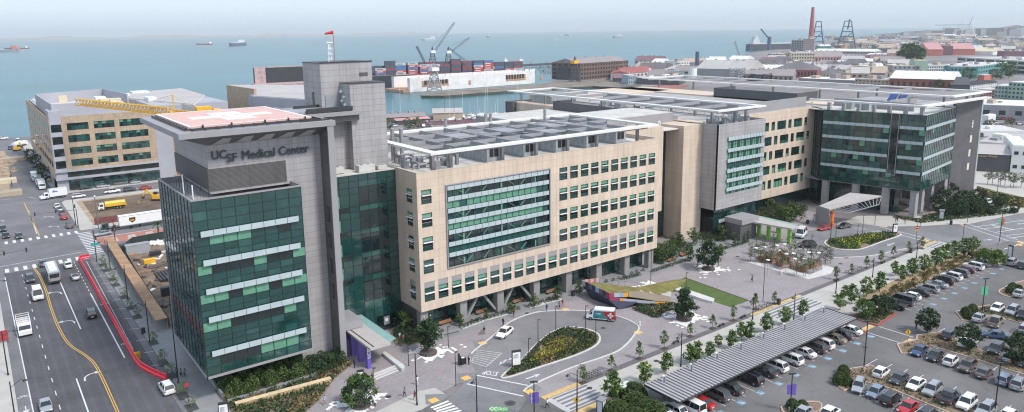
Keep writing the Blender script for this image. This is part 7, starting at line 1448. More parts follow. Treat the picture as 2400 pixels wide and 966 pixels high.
for(z,x,y,pose,a,b,dg_deg,lab)in PP:
 p=W(z,x,y);k=(pose,a,b)
 if k not in PM:PM[k]=person_mesh(pose,CL[a],CL[b],skins[len(PM)%2],hairm)
 o=bpy.data.objects.new('person',PM[k]);col.objects.link(o);o.location=(p.x,p.y,.02 if pose!='sit' else.0);o.rotation_euler=(0,0,R(dg_deg));tag(o,lab,'person')
 m2=MB();m2 .ell(((.02 if pose!='sit' else.1),0,1.66 if pose!='sit' else 1.2),.115,.105,.1,8,6);h=m2 .build('hair',hairm);h.parent=o
 # CITY, HARBOUR, BAY
WALLS={}
def wallmat(n,c):
 if n not in WALLS:WALLS[n]=mat('wall_'+n,c,.8,var=.1,vs=.08,fine=.05)
 return WALLS[n]
C_=dict(tan=(.42,.33,.25),grey=(.3,.3,.31),pale=(.52,.5,.48),white=(.66,.66,.65),brick=(.24,.085,.06),red=(.5,.16,.13),brown=(.16,.1,.08),dark=(.07,.07,.08),cream=(.58,.5,.36),teal=(.1,.28,.28),green=(.3,.42,.35),blue=(.32,.4,.45),purple=(.2,.11,.13),roofd=(.13,.12,.125),roofr=(.3,.09,.08),roofp=(.42,.39,.38),pink=(.48,.25,.24),mauve=(.27,.23,.23))
def wm_(n):return wallmat(n,C_[n])
win_d=mat('far_window',(.03,.035,.04),.25,var=.4,vs=.2)
WQ={}
def fbox(name,label,cat,a,b,ytop,depth,wall,roof='flat',rm='roofp',win=None,group=None,d2=None,rh=.35,h=None,ridge='long',wlab='window'):
 """a building: front foot runs from pixel a to pixel b, top of its left front edge at ytop; depth in metres away from us"""
 P0,P1=G(*a),G(*b);h=h or hgt(P0,ytop);t=(P1-P0);L=t.length;t.normalize();n=Vector((-t.y,t.x,0))
 if n.dot(P0)<0:n=-n
 o=thing(name,label,cat,tuple(P0),0,group,world=True);q=[P0,P1,P1+n*depth,P0+n*depth];mb=MB();mb.prism([(p.x,p.y)for p in q],0,h);w_=mb.build('wall',wm_(wall),o)
 mb=MB()
 if roof=='flat':
  mb.prism([(p.x,p.y)for p in[P0+t*.3+n*.3,P1-t*.3+n*.3,P1-t*.3+n*(depth-.3),P0+t*.3+n*(depth-.3)]],h+.002,h+.35)
 else:
  e=.5;A,B,Cc,D=[Vector((p.x,p.y,h))for p in(P0-t*e-n*e,P1+t*e-n*e,P1+t*e+n*(depth+e),P0-t*e+n*(depth+e))]
  if ridge=='long':hh=min(depth*rh,h*.85+1.5);i=(0 if roof=='gable' else depth*.4);R0=(A+D)/2+t*i+Vector((0,0,hh));R1=(B+Cc)/2-t*i+Vector((0,0,hh));mb.add([A,B,Cc,D,R0,R1],[(0,1,5,4),(2,3,4,5),(3,0,4),(1,2,5)])
  else:hh=min(L*rh,max(4,h*.55));R0=(A+B)/2+Vector((0,0,hh));R1=(Cc+D)/2+Vector((0,0,hh));mb.add([A,B,Cc,D,R0,R1],[(3,0,4,5),(1,2,5,4),(0,1,4),(2,3,5)])
 mb.build('roof',wm_(rm),o)
 if roof=='flat' and L>12 and depth>12:
  for k in range(3 if L<40 else 5):
   c=P0+t*L*random.uniform(.1,.85)+n*depth*random.uniform(.15,.8);s_=random.uniform(1,3)*min(1.6,L/30+.5);m9=MB();m9 .box(c.x-s_,c.x+s_,c.y-s_*.7,c.y+s_*.7,h+.3,h+.3+s_*random.uniform(.5,1.1));m9 .build('roof_unit',wm_(random.choice(('grey','white','mauve','tan'))),o)
 elif L>25:
  for k in range(4):
   c=P0+t*L*(.15+.2*k+random.uniform(0,.1))+n*depth*.5;s_=.8;m9=MB();m9 .box(c.x-s_,c.x+s_,c.y-s_,c.y+s_,h,h+min(depth*rh,h*.85+1.5)+1.2);m9 .build('roof_vent',wm_('grey'),o)
 if win:
  nx,nz,wf,hf=win[:4];side=win[4]if len(win)>4 else 0
  for(S,T_,LL,nn,k)in((P0,t,L,-n,nx),(P0,n,depth,-t,side)):
   if not k:continue
   ww=LL/k*wf;wh=h/nz*hf;key=(round(ww,1),round(wh,1))
   for i in range(k):
    for j in range(nz):
     c=S+T_*(LL*(i+.5)/k)+nn*.06;z=h*(j+.5)/nz
     if key not in WQ:m2=MB();m2 .box(-ww/2,ww/2,-.05,.05,-wh/2,wh/2);m2=m2 .build(wlab,win_d);WQ[key]=m2 .data;bpy.data.objects.remove(m2)
     x=bpy.data.objects.new(wlab,WQ[key]);col.objects.link(x);x.parent=o;x.location=(c.x-P0 .x,c.y-P0 .y,z);x.rotation_euler=(0,0,math.atan2(T_.y,T_.x))
 return o
 # far beige office block on the left (plane y=328)
ob=thing('office_block','beige office block with rows of green ribbon windows beyond the crossroads at the left','building',(45,335,0),world=True)
Y0=328.0
def zy1(x,y,Y=Y0):return onY(*PX('z1',x,y),Y)
tl,tr,bl=zy1(412,300),zy1(1048,262),zy1(465,672)
xl,xr=tl.x,tr.x;zt_,zb2=(tl.z+tr.z)/2,bl.z
Fo=Face((xl,Y0),(xr,Y0));ops=[]
for(a,b,rows_)in(((455,345),(605,385),4),((640,330),(782,368),4),((815,315),(1008,352),4)):
 for k in range(4):
  xa=zy1(a[0],a[1]).x-xl;xb=zy1(b[0],a[1]).x-xl;
  ops.append((xa,xb,zt_-2.6-3.9-k*4.75+(0),zt_-2.6-k*4.75-.2))
mb=MB();wall_open(mb,Fo,zb2,zt_,[(a,b,c+.9,d)for a,b,c,d in ops],th=.4);mb.build('facade',panel('tan_stone',(.43,.33,.235),1.1,.8,(.3,.22,.16),.75,var=.08,ms=.03),ob)
random.seed(6)
for k,(a,b,c,d)in enumerate(ops):
 mb=MB();n_=max(3,int((b-a)/1.4));
 for i in range(n_):s0=a+(b-a)*i/n_;s1=a+(b-a)*(i+1)/n_;mm=random.choice((1,3,1,0))if k else 2;Fo.box(mb,s0+.04,s1-.04,-.35,-.25,c+.95,d-1.1,random.choice((0,1,2)));Fo.box(mb,s0+.04,s1-.04,-.35,-.25,d-1.05,d,mm)
 mb.build('window',GL,ob)
crn=zy1(345,360);lx=onY(*PX('z1',345,400),Y0).x
mb=MB();mb.box(lx,xl,Y0-.2,Y0+12,0,zt_+2.2);mb.build('corner_bay',wm_('grey')if 0 else wallmat('lilac_grey',(.36,.36,.4)),ob)
for k in range(4):mb=MB();mb.box(lx+.3,xl-.1,Y0-.3,Y0-.22,zt_-6.8-k*4.75+.9,zt_-3.0-k*4.75);mb.build('window',glass_b,ob)
mb=MB();mb.box(lx-.2,lx+.1,Y0,440,4.5,zt_-.5);mb.build('side_wall',wm_('tan'),ob)
for k in range(4):
 for j in range(12):mb=MB();mb.box(lx-.28,lx-.2,Y0+4+j*9,Y0+9+j*9,zt_-6.4-k*4.75+.6,zt_-3.6-k*4.75);mb.build('window',glass_b,ob)
mb=MB();mb.box(lx,xr+16,Y0+.5,440,0,zb2);mb.box(lx+1,xr+16,Y0+.5,440,zb2,zt_-.6);mb.build('core',wallmat('lilac_grey',(.36,.36,.4)),ob)
mb=MB();mb.box(lx-.3,xr+.2,Y0-.9,Y0,zb2-.6,zb2-.01);mb.box(lx-.3,xr+.2,Y0-1.4,Y0,4.6,5.4);mb.build('ledge',wallmat('lilac_grey',(.36,.36,.4)),ob)
curtain(ob,Face((lx,Y0),(xr+.1,Y0)),[5.4,7.0,zb2-.6],1.6,lambda i,j,n:2 if random.random()<.7 else 0,name='strip_glazing');curtain(ob,Face((lx+4,Y0),(xr+.1,Y0)),[.3,2.6,4.6],1.7,lambda i,j,n:random.choice((2,0,1)),name='shopfront_glazing')
m_=wallmat('lilac_grey',(.36,.36,.4))
rt_=zt_+4.6
mb=MB();P=[G(*PX('z1',*q),rt_)for q in[(330,220),(245,148),(700,112),(870,148),(1000,172)]];Q=[(lx+1.5,Y0+6)]
pts=[(lx+2,Y0+4),(P[1].x,P[1].y),(P[2].x,P[2].y),(P[3].x,P[3].y)]
for a,b in zip(pts,pts[1:]):
 d_=Vector(b)-Vector(a);nn=Vector((-d_.y,d_.x)).normalized()*.4;mb.prism([a,b,tuple(Vector(b)+nn),tuple(Vector(a)+nn)],zt_-.6,rt_)
mb.add([(lx+2,Y0+4,rt_),(xl+5,Y0+4,rt_),(xr+8,Y0+4,zt_+.5),(xr+8,Y0+4,zt_-.6),(lx+2,Y0+4,zt_-.6)],[(4,3,2,1,0)]);mb.add([(lx+2,Y0+4.3,rt_),(xl+5,Y0+4.3,rt_),(xr+8,Y0+4.3,zt_+.5),(xr+8,Y0+4.3,zt_-.6),(lx+2,Y0+4.3,zt_-.6)],[(0,1,2,3,4)]);mb.build('roof_screen',m_,ob)
mb=MB();mb.box(lx+2,xr+14,Y0+5,438,zt_-.55,zt_-.3);mb.build('roof',wm_('pale'),ob)
for i in range(9):mb=MB();x=random.uniform(xl+4,xr+6);y=random.uniform(350,420);mb.box(x,x+random.uniform(3,8),y,y+random.uniform(4,10),zt_-.3,zt_+random.uniform(2,4));mb.build('roof_unit',wm_('cream' if i%2 else 'white'),ob)
gw=thing('grey_block','windowless lilac grey block right of the beige office block','building',(70,330,0),world=True);gx=zy1(1085,400).x;mb=MB();mb.box(xr+.4,92,329,380,0,zt_+1.5);mb.build('wall',m_,gw);mb=MB();mb.box(xr+.5,92.1,328.8,329,5,5.6);mb.box(xr+2,90,328.85,329,2,4.2);mb.build('ledge',wm_('grey'),gw)
for k in range(4):mb=MB();mb.box(xr+.5,xr+2.2,328.9,329,zt_-6.4-k*4.75,zt_-3.2-k*4.75);mb.build('window',glass_m,gw)
def roofbox(name,label,pts,z,zb_,wall,rm='pale'):
 P=[G(*q,z)for q in pts];o=thing(name,label,'building',(P[0].x,P[0].y,0),world=True);MB().prism([(p.x,p.y)for p in P],0,z).build('wall',wm_(wall)if isinstance(wall,str)else wall,o);cx=sum(p.x for p in P)/len(P);cy_=sum(p.y for p in P)/len(P)
 MB().prism([((p.x-cx)*.96+cx,(p.y-cy_)*.96+cy_)for p in P],z+.01,z+.3).build('roof',wm_(rm),o);return o
roofbox('lab_building','flat roofed pale lab building behind the office block',[PX('zk',*q)for q in[(1010,590),(1560,640),(1650,560),(1460,505),(1010,545)]],31,0,'pale','roofp')
lb3=roofbox('lab_building','grey lab building with a tan slanted end wall left of the stair tower',[PX('zk',*q)for q in[(2030,570),(2480,600),(2480,480),(1830,478)]],31,0,wallmat('lilac_grey',(.36,.36,.4)),'roofp')
P=[G(*PX('zk',*q),z)for q,z in(((1818,478),34),((2040,510),34))]
mb=MB();a,b=P;mb.add([(a.x,a.y,0),(b.x,b.y,0),(b.x,b.y,34),(a.x,a.y,34)],[(0,1,2,3)]);d_=(b-a).normalized();nn=Vector((-d_.y,d_.x,0));mb.v+=[(p[0]+nn.x*1.2,p[1]+nn.y*1.2,p[2])for p in mb.v];mb.f+=[[7,6,5,4],[3,2,6,7],[0,3,7,4],[1,5,6,2]];mb.m+=[0]*4;mb.build('slanted_end_wall',MATS['tan_stone'],lb3)
lb4=roofbox('lab_building','low tan and grey lab block with green windows behind the helipad',[PX('z3',*q)for q in[(660,305),(840,290),(860,270),(700,275)]],24,0,'tan','pale')
# tower crane
cb=G(433,508);zt2=hgt(cb,262);tcr=thing('tower_crane','yellow lattice tower crane between the glass tower and the far office block','tower crane',tuple(cb),world=True)
def lattice(mb,A,B,w,n,th=.16,tri=False):
 A=Vector(A);B=Vector(B);d=(B-A).normalized();up=Vector((0,0,1))if abs(d.z)<.9 else Vector((0,1,0));s=d.cross(up).normalized();u=s.cross(d).normalized()
 cs=[(-w/2,0),(w/2,0),(0,w*.9)]if tri else[(-w/2,-w/2),(w/2,-w/2),(w/2,w/2),(-w/2,w/2)]
 for c in cs:mb.bar(A+s*c[0]+u*c[1],B+s*c[0]+u*c[1],th)
 for i in range(n):
  p=A.lerp(B,i/n);q=A.lerp(B,(i+1)/n)
  for k in range(len(cs)):
   c0=cs[k];c1=cs[(k+1)%len(cs)];mb.bar(p+s*c0[0]+u*c0[1],q+s*c1[0]+u*c1[1],th*.6);mb.bar(p+s*c0[0]+u*c0[1],p+s*c1[0]+u*c1[1],th*.6)
mb=MB();lattice(mb,(cb.x,cb.y,0),(cb.x,cb.y,zt2-1),1.7,22,.2);mb.build('mast',yellow_p,tcr)
tip=G(150,236,zt2);top=Vector((cb.x,cb.y,zt2));jd=(tip-top).normalized()
mb=MB();lattice(mb,top+jd*2,top+jd*min((tip-top).length,68),2.1,26,.26);mb.build('jib',yellow_p,tcr)
mb=MB();lattice(mb,top-jd*.5,top-jd*19,1.2,8,.2);mb.box(0,.1,0,.1,0,.1)if 0 else None;mb.build('counter_jib',yellow_p,tcr)
mb=MB();c=top-jd*17;mb.box(c.x-2.2,c.x+2.2,c.y-1.5,c.y+1.5,zt2-.2,zt2+2.6);mb.box(c.x+2.5,c.x+4.5,c.y-2.5,c.y-.2,zt2,zt2+1.8);mb.build('winch_house',yellow_p,tcr)
mb=MB();mb.box(top.x-1.6,top.x+1.6,top.y-1.4,top.y+1.4,zt2-2.8,zt2+.3);mb.build('slewing_unit',yellow_p,tcr);mb=MB();mb.box(top.x+1.7,top.x+3.2,top.y-1.8,top.y-.3,zt2-2.5,zt2-.2);mb.build('cab',carglass,tcr)
mb=MB();mb.bar(top,top+Vector((0,0,5.5)),.3);mb.bar(top+Vector((0,0,5.5)),top-jd*14+Vector((0,0,1)),.09);mb.bar(top+Vector((0,0,5.5)),top+jd*20+Vector((0,0,1.5)),.09);mb.build('tie_bars',yellow_p,tcr)
# marina
fbox('boat_shed','long brown roofed boat shed at the left of the marina','building',PX('zu',130,800),PX('zu',600,775),PX('zu',145,745)[1],16,'brown','gable','mauve',rh=.12)
fbox('lean_to_shed','rust roofed open shed in front of the long boat shed','building',PX('zu',255,830),PX('zu',650,800),PX('zu',255,780)[1],9,'dark','gable','pink',rh=.12)
fbox('boat_shed','pale roofed tan boat shed in the middle of the marina','building',PX('zu',690,770),PX('zu',1040,760),PX('zu',690,690)[1],22,'tan','gable','roofp',rh=.1)
hv=fbox('red_fence','long dark red fence along the near side of the marina','fence',PX('zu',415,850),PX('zu',1300,790),PX('zu',415,810)[1],.6,'purple','flat','roofr')
def sailboat(L=9.,mast=12.,c='white'):
 def f():
  t=thing('sailboat','x','boat');m2=MB();st_=[(-.5,.2,.5),(-.45,.85,.1),(0,1.0,0),(.3,.75,.05),(.5,.03,.6)];vs=[]
  for x,w,k in st_:vs+=[(x*L,-w*1.3,1.1),(x*L,0,-.1+k*.8),(x*L,w*1.3,1.1)]
  n=len(st_);fs=[]
  for i in range(n-1):a=3*i;fs+=[(a,a+1,a+4,a+3),(a+1,a+2,a+5,a+4),(a+2,a,a+3,a+5)]
  fs.append((0,2,1));m2 .add(vs,fs);m2 .build('hull',{'white':white_p,'blue':mat('hull_blue',(.04,.07,.16),.4),'red':mat('hull_red',(.3,.05,.05),.4)}[c],t);m2=MB();m2 .box(-L*.2,L*.15,-.7,.7,1.1,1.7);m2 .build('cabin',white_p,t);m2=MB();m2 .tube((L*.08,0,1.1),(L*.08,0,mast),.1,.06,5);m2 .bar((L*.08,0,2.2),(-L*.35,0,2.1),.12);m2 .bar((L*.08,0,mast*.6),(L*.08,-1,mast*.6),.04);m2 .build('mast',white_p if c!='red' else steel,t)
  return t
 return f
SB=[(310,700,22,'white'),(220,705,13,'blue'),(890,780,20,'white'),(1045,745,19,'white'),(1320,740,22,'blue'),(1345,735,23,'white'),(1235,730,15,'white'),(1515,700,17,'red'),(1290,725,14,'white'),(1635,640,13,'white'),(1690,645,20,'white'),(1560,680,12,'blue'),(1120,760,12,'white'),(1180,770,10,'white'),(930,800,9,'white'),(1230,775,9,'white'),(1470,715,14,'blue'),(1420,720,9,'white'),(1370,760,8,'white'),(1000,790,9,'white')]
for i,(x,y,m_h,c)in enumerate(SB):
 p=W('zu',x,y);place(('sb',m_h,c),sailboat(10,m_h,c),(p.x,p.y,-1.5 if y<720 else 0),R(random.choice((20,70,110,160,-30))),f'{ORD[i]} masted {c} yacht listed for the marina beside the sheds','boat','yachts moored or laid up in the marina')
for i in range(26):
 p=W('zu',random.uniform(800,1560),random.uniform(720,800));place(('mb',i%3),sailboat(7+i%3,3.2,('white','white','blue')[i%3]),(p.x,p.y,.4),random.uniform(0,6),'small motor boat laid up on the marina hardstanding','boat','small boats on the marina hardstanding')
ppo=thing('power_pole','double power pole with crossarms beside the marina shed','utility pole',(0,0,0),world=True);mb=MB()
for x in(830,940):p=W('zu',x,760);mb.tube((p.x,p.y,0),(p.x,p.y,15),.2,.15,6)
a,b=W('zu',815,760),W('zu',945,755);mb.bar((a.x,a.y,14.6),(b.x,b.y,14.6),.25);mb.build('poles',bark,ppo)
for i,(x,y,c)in enumerate(((225,850,'white'),(450,860,'white'),(560,855,'silver'),(640,850,'silver'))):p=W('zu',x,y);car('suv',c,p.x,p.y,20+i*30,f'{c} car, {ORD[i]} from the left in front of the marina sheds',None,1.1)
for i,(x,y)in enumerate(((165,880),(385,880),(500,870))):p=W('zu',x,y);tree_at('round',660+i,[G1,G2],7,(p.x,p.y),f'{ORD[i]} green bush tree beside the marina road behind the stair tower',None,ch=.9,n=700,name='garden_tree')
# pier, dry docks, containers
rust=mat('rusty_white_steel',(.72,.69,.67),.6,var=.12,vs=.12,fine=.08);rust_d=mat('rust_stained',(.45,.26,.17),.8,var=.5,vs=.25,fine=.2)
dd=thing('floating_dry_dock','long white rust streaked floating dry dock behind the pier','dry dock',tuple(G(960,216)),world=True)
A=W('zu',415,442,-2);B=W('zu',1900,332,-2);t=(B-A).normalized();n_=Vector((-t.y,t.x,0));L=(B-A).length;h=hgt((A.x,A.y,-2),PX('zu',415,270)[1])
def rect(P,t,n,a,b,c,d):return[tuple((P+t*x+n*y)[:2])for x,y in((a,c),(b,c),(b,d),(a,d))]
mb=MB();mb.prism(rect(A,t,n_,0,L,0,5),-2,h-2.2);mb.build('near_wing_wall',rust,dd);mb=MB();mb.prism(rect(A,t,n_,0,L,32,37),-2,h-2.2);mb.build('far_wing_wall',rust,dd);mb=MB();mb.prism(rect(A,t,n_,-2,L+1,5,32),-2,1.6);mb.prism(rect(A,t,n_,-8,0,0,37),-2,.8);mb.build('pontoon',rust_d,dd)
mb=MB();mb.prism(rect(A,t,n_,14,48,-.1,0),2.5,h-6);mb.prism(rect(A,t,n_,L-44,L-14,-.1,0),2.5,h-5.5)
for k in range(7):x=17+k*4.4;mb.prism(rect(A,t,n_,x,x+3.4,-.2,-.1),h-10,h-5.5,1)
for k in range(7):x=L-44+k*4;mb.prism(rect(A,t,n_,x,x+3,-.2,-.1),h-10,h-5,1)
mb.build('rust_stained_panel',[rust_d,win_d],dd)
for x0 in(74,178):mb=MB();mb.prism(rect(A,t,n_,x0,x0+3.5,-.15,0),1.5,6.5);mb.build('door',rust_d,dd)
random.seed(14);mb=MB()
for k in range(50):x=random.uniform(2,L-2);y=random.uniform(.5,4.5);mb.prism(rect(A,t,n_,x,x+random.uniform(.5,4),y,y+.8),h-2.2,h-2.2+random.uniform(.5,2.5))
mb.build('deck_gear',rust,dd)
pr=MB();seq=[G(*q)for q in[(988,224.5),(1040,225),(1200,213),(1390,202.5),(1480,207)]]
for a,b in zip(seq,seq[1:]):d_=(b-a).normalized();nn=Vector((-d_.y,d_.x,0));pr.prism([tuple((a-nn*.8)[:2]),tuple((b-nn*.8)[:2]),tuple((b+nn*.2)[:2]),tuple((a+nn*.2)[:2])],-2.3,.25)
struct('quay_edge',pr,mat('quay_dark',(.06,.065,.05),.9,var=.4,vs=.3))
cship=thing('container_ship','long black container ship hull lying behind the dry dock','ship',tuple(G(870,208)),world=True)
SA=G(760,211.5,-2);SB_=G(1170,193,-2);st_=(SB_-SA).normalized();sn=Vector((-st_.y,st_.x,0));SL=(SB_-SA).length
hb=hgt((SA.x,SA.y,-2),181)
mb=MB();mb.prism(rect(SA,st_,sn,0,SL,0,30),-2,hb-3.2);mb.build('hull',mat('hull_black',(.025,.027,.032),.5,var=.3,vs=.1),cship);mb=MB();mb.prism(rect(SA,st_,sn,0,SL,0.2,29.8),hb-3.2,hb-2.6);mb.build('deck',rust_d,cship)
def online(px,py):
 q=ray(px,py);N=Vector((sn.x,sn.y));k=N.dot(Vector((SA.x,SA.y)))/N.dot(Vector((q.x,q.y)));return Vector((q.x*k,q.y*k,CAMH+q.z*k))
ccol={'r':mat('container_red',(.4,.07,.06),.6,var=.15,vs=.3),'b':mat('container_blue',(.06,.16,.32),.6,var=.15,vs=.3),'w':mat('container_pale',(.5,.48,.47),.6,var=.15,vs=.3),'k':mat('container_dark',(.07,.075,.11),.6,var=.3,vs=.3),'m':mat('container_maroon',(.2,.06,.07),.6,var=.2,vs=.3)}
def contn(c):
 def f():
  t=thing('shipping_container','x','container');m2=MB();m2 .box(-6,6,0,2.4,0,2.6);m2 .build('body',ccol[c],t)
  if c in 'rw':m2=MB();m2 .box(-4.2,2.5,-.06,0,1.0,1.7);m2 .build('white_stripe',white_p if c=='r' else ccol['k'],t)
  return t
 return f
grid=[(0,20,['b','r','w']),(120,35,['k','k','m','k','k','k']),(240,20,['w','r','b','b','w']),(385,20,['r','r','b','r','w']),(525,10,['r','b','r','w']),(650,0,['m','k','m','w']),(770,5,['k','k','k','m']),(900,0,['k','m','k','k','m','k']),(1030,0,['k','m','m','k','m']),(1165,0,['r','r','w','b','k']),(1285,0,['w','r','r','r','b'])]
kk=0;ang=math.atan2(st_.y,st_.x)
for gi,(x,_,col_)in enumerate(grid):
 base=online(*PX('zu',x+65,240-.035*x));zc0=hb-2.55
 for j,c in enumerate(col_):
  for dpt in((0,)if gi not in(1,7)else(0,2.6)):
   q=Vector((base.x,base.y,zc0+j*2.65))+sn*dpt;place(('cont',c),contn(c),tuple(q),ang,f'{dict(r="red", b="blue", w="pale grey", k="dark blue", m="maroon")[c]} container, {ORD[j]} tier up in the {ORD[gi]} stack from the left of the ship','container','containers stacked on the black ship');kk+=1
base0=online(*PX('zu',0,240))
for gi in range(15):
 for j in range(5 if 2<gi<11 else 4):
  q=base0+st_*(gi*12.6+3)+sn*5;c='kmkbkrkmkkwk'[(gi*5+j*3)%12];place(('cont',c),contn(c),(q.x,q.y,hb-2.55+j*2.65),ang,f'{dict(r="red", b="blue", w="pale grey", k="dark blue", m="maroon")[c]} container, {ORD[j]} tier up in back stack {ORD[gi]} from the left','container','containers in the back row on the black ship')
d2=thing('floating_dry_dock','rusty pink ended dry dock with a black inner wall left of the stair tower','dry dock',tuple(G(640,205)),world=True)
A2=G(612,214,-2);B2=G(760,206,-2);t2=(B2-A2).normalized();n2=Vector((-t2 .y,t2 .x,0));h2=hgt((A2 .x,A2 .y,-2),162);L2=(B2-A2).length
mb=MB();mb.prism(rect(A2,t2,n2,0,L2,24,30),-2,h2-2);mb.build('far_wing_wall',mat('hull_black',(.03,.03,.03)),d2);mb=MB();mb.prism(rect(A2,t2,n2,0,12,23.6,24),-1,h2-2);mb.prism(rect(A2,t2,n2,0,L2,23.8,30.2),h2-2,h2-1.3);mb.build('rusty_end',rust_d if 0 else mat('rusty_pink',(.42,.3,.29),.8,var=.35,vs=.2,fine=.2),d2);mb=MB();mb.prism(rect(A2,t2,n2,-4,L2,-4,24),-2,5);mb.build('pontoon',MATS['rusty_pink'],d2)
def dock_crane(label,base,ytop,tip,c,w=6.,cab='white',jibw=1.4,back=None,legs=True):
 P=G(*base);h=hgt(P,ytop);t=thing('dock_crane',label,'crane',tuple(P),world=True);m_=mat('crane_'+c,{'grey':(.3,.31,.32),'dark':(.06,.07,.09),'pale':(.5,.5,.5),'blue':(.05,.09,.16),'white':(.62,.62,.62)}[c],.6,var=.2,vs=.3)
 fwd=Vector((P.x,P.y,0)).normalized();rt=Vector((fwd.y,-fwd.x,0));hc=h*.72
 for sx in(-1,1):
  for sy in(-1,1):
   mb=MB();a=P+rt*sx*w+fwd*sy*w*.6;b=P+rt*sx*w*.35+fwd*sy*w*.3+Vector((0,0,hc));mb.bar(a,b,w*.13);mb.build('leg',m_,t)
 mb=MB()
 for k in range(5):
  f0,f1=k/5,(k+1)/5;w0,w1=w*(1-.65*f0),w*(1-.65*f1)
  for sy in(-1,1):mb.bar(P+rt*-w0+fwd*sy*w0*.6+Vector((0,0,hc*f0)),P+rt*w1+fwd*sy*w1*.6+Vector((0,0,hc*f1)),w*.07);mb.bar(P+rt*-w1+fwd*sy*w1*.6+Vector((0,0,hc*f1)),P+rt*w1+fwd*sy*w1*.6+Vector((0,0,hc*f1)),w*.07);mb.bar(P+rt*w0+fwd*sy*w0*.6+Vector((0,0,hc*f0)),P+rt*-w1+fwd*sy*w1*.6+Vector((0,0,hc*f1)),w*.07)
 mb.build('bracing',m_,t);mb=MB();q=P+Vector((0,0,hc));mb.box(q.x-w*.55,q.x+w*.55,q.y-w*.5,q.y+w*.5,hc,hc+h*.12);mb.build('machine_house',white_p if cab=='white' else(yellow_p if cab=='yellow' else m_),t)
 mb=MB();mb.bar(q,P+Vector((0,0,h)),w*.12);mb.bar(q+rt*w*.4,P+Vector((0,0,h)),w*.08);mb.bar(q-rt*w*.4,P+Vector((0,0,h)),w*.08);mb.build('a_frame',m_,t)
 if tip:
  q2=ray(*tip);k=math.hypot(P.x,P.y)/math.hypot(q2 .x,q2 .y);T_=Vector((q2 .x*k,q2 .y*k,CAMH+q2 .z*k));mb=MB();lattice(mb,q+rt*w*.2,T_,jibw,12,jibw*.16);mb.build('jib',m_,t);mb=MB();mb.bar(P+Vector((0,0,h)),T_,jibw*.12);mb.build('stay_cable',m_,t)
 return t
Zt=lambda x,y:PX('zt',x,y)
dock_crane('tall grey lattice dock crane standing on the pier tip',Zt(1487,562),Zt(0,350)[1],None,'grey',7.5)
dock_crane('grey dock crane with its long jib raised highest',Zt(1475,400),Zt(0,225)[1],Zt(1640,40),'dark',7.5,jibw=2.6)
dock_crane('grey dock crane with a shorter raised jib right of the highest one',Zt(1595,400),Zt(0,228)[1],Zt(1750,158),'dark',7.5,jibw=2.2)
dock_crane('thin pale crane with a raised jib behind the container stacks',Zt(1425,420),Zt(0,360)[1],Zt(1350,222),'dark',4,jibw=2.4)
dock_crane('dark blue derrick with folded boom above the containers',Zt(1740,410),Zt(0,330)[1],Zt(1590,232),'blue',4,'yellow',jibw=2.2)
dock_crane('small white dock crane left of two on the dry dock',Zt(2025,440),Zt(0,300)[1],Zt(2130,262),'pale',5)
dock_crane('small white dock crane right of two on the dry dock',Zt(2140,440),Zt(0,300)[1],Zt(2270,318),'pale',5,jibw=1.)
dock_crane('dark lattice crane tower with a yellow cab before the brick ruin',PX('zy',225,440),PX('zy',0,155)[1],None,'dark',6.5,'yellow')
jt=fbox('timber_jetty','long dark timber jetty on the water beyond the dry dock','jetty',Zt(1930,390),Zt(2420,362),Zt(0,375)[1],6,'dark','flat','dark')
random.seed(3)
for i in range(60):p=G(*Zt(random.uniform(2240,2420),random.uniform(372,425)));place('pile',lambda:MB().tube((0,0,-2),(0,0,1.6),.35,.3,6).build('mooring_pile',bark),(p.x,p.y,0),0,'dark mooring pile standing in the water beyond the dry dock','mooring pile','mooring piles beyond the dry dock')
# buildings of the shore and city
F_=fbox
F_('brick_ruin','long four storey brown brick factory shell with many openings on the waterfront','building',PX('zy',290,425),PX('zy',825,375),PX('zy',0,235)[1],45,'brown','gable','mauve',(18,4,.6,.55,5),rh=.12)
F_('brick_shed','dark gabled brick shed left of the yellow cab crane','building',PX('zy',10,415),PX('zy',160,420),PX('zy',0,300)[1],60,'dark','gable','dark',ridge='short',rh=.28)
F_('low_building','pale building with dark red roof and square windows by the basin','building',PX('zy',630,425),PX('zy',830,425),PX('zy',0,345)[1],60,'pale','gable','roofr',(5,1,.45,.4),ridge='short',rh=.12)
F_('low_building','second pale building with dark red roof right of the first','building',PX('zy',835,395),PX('zy',1165,370),PX('zy',0,345)[1],40,'pale','gable','roofr',(8,1,.45,.4),rh=.18)
F_('open_shed','low dark open shed with a purple red roof at the basin','building',PX('zy',650,440),PX('zy',825,440),PX('zy',0,400)[1],18,'dark','gable','purple',rh=.2)
F_('shore_shed','grey roofed shed with white gable end behind the red roofs','building',PX('zy',905,330),PX('zy',1050,330),PX('zy',0,300)[1],70,'pale','gable','mauve',ridge='short',rh=.22)
F_('shore_shed','larger grey roofed shed with rust patches behind the red roofs','building',PX('zy',1070,345),PX('zy',1400,345),PX('zy',0,310)[1],60,'pale','gable','roofp',rh=.35)
F_('pipe_rack_building','pale blue industrial rack building behind the trellis','building',PX('zy',1180,375),PX('zy',1420,370),PX('zy',0,320)[1],15,'blue','flat','blue',(10,2,.5,.4))
F_('blue_building','pale blue low building with small windows beside the red yard','building',PX('zy',830,470),PX('zy',925,468),PX('zy',0,375)[1],30,'blue','flat','roofp',(4,2,.4,.35))
F_('long_shed','long dark shed with a blue stripe behind the pavilion trellis','building',PX('zy',925,470),PX('zy',1400,478),PX('zy',0,400)[1],40,'dark','flat','roofp')
F_('white_office','white three storey building beside the dark chimney','building',PX('zy',1372,290),PX('zy',1520,285),PX('zy',0,215)[1],35,'white','flat','roofp',(8,2,.45,.4))
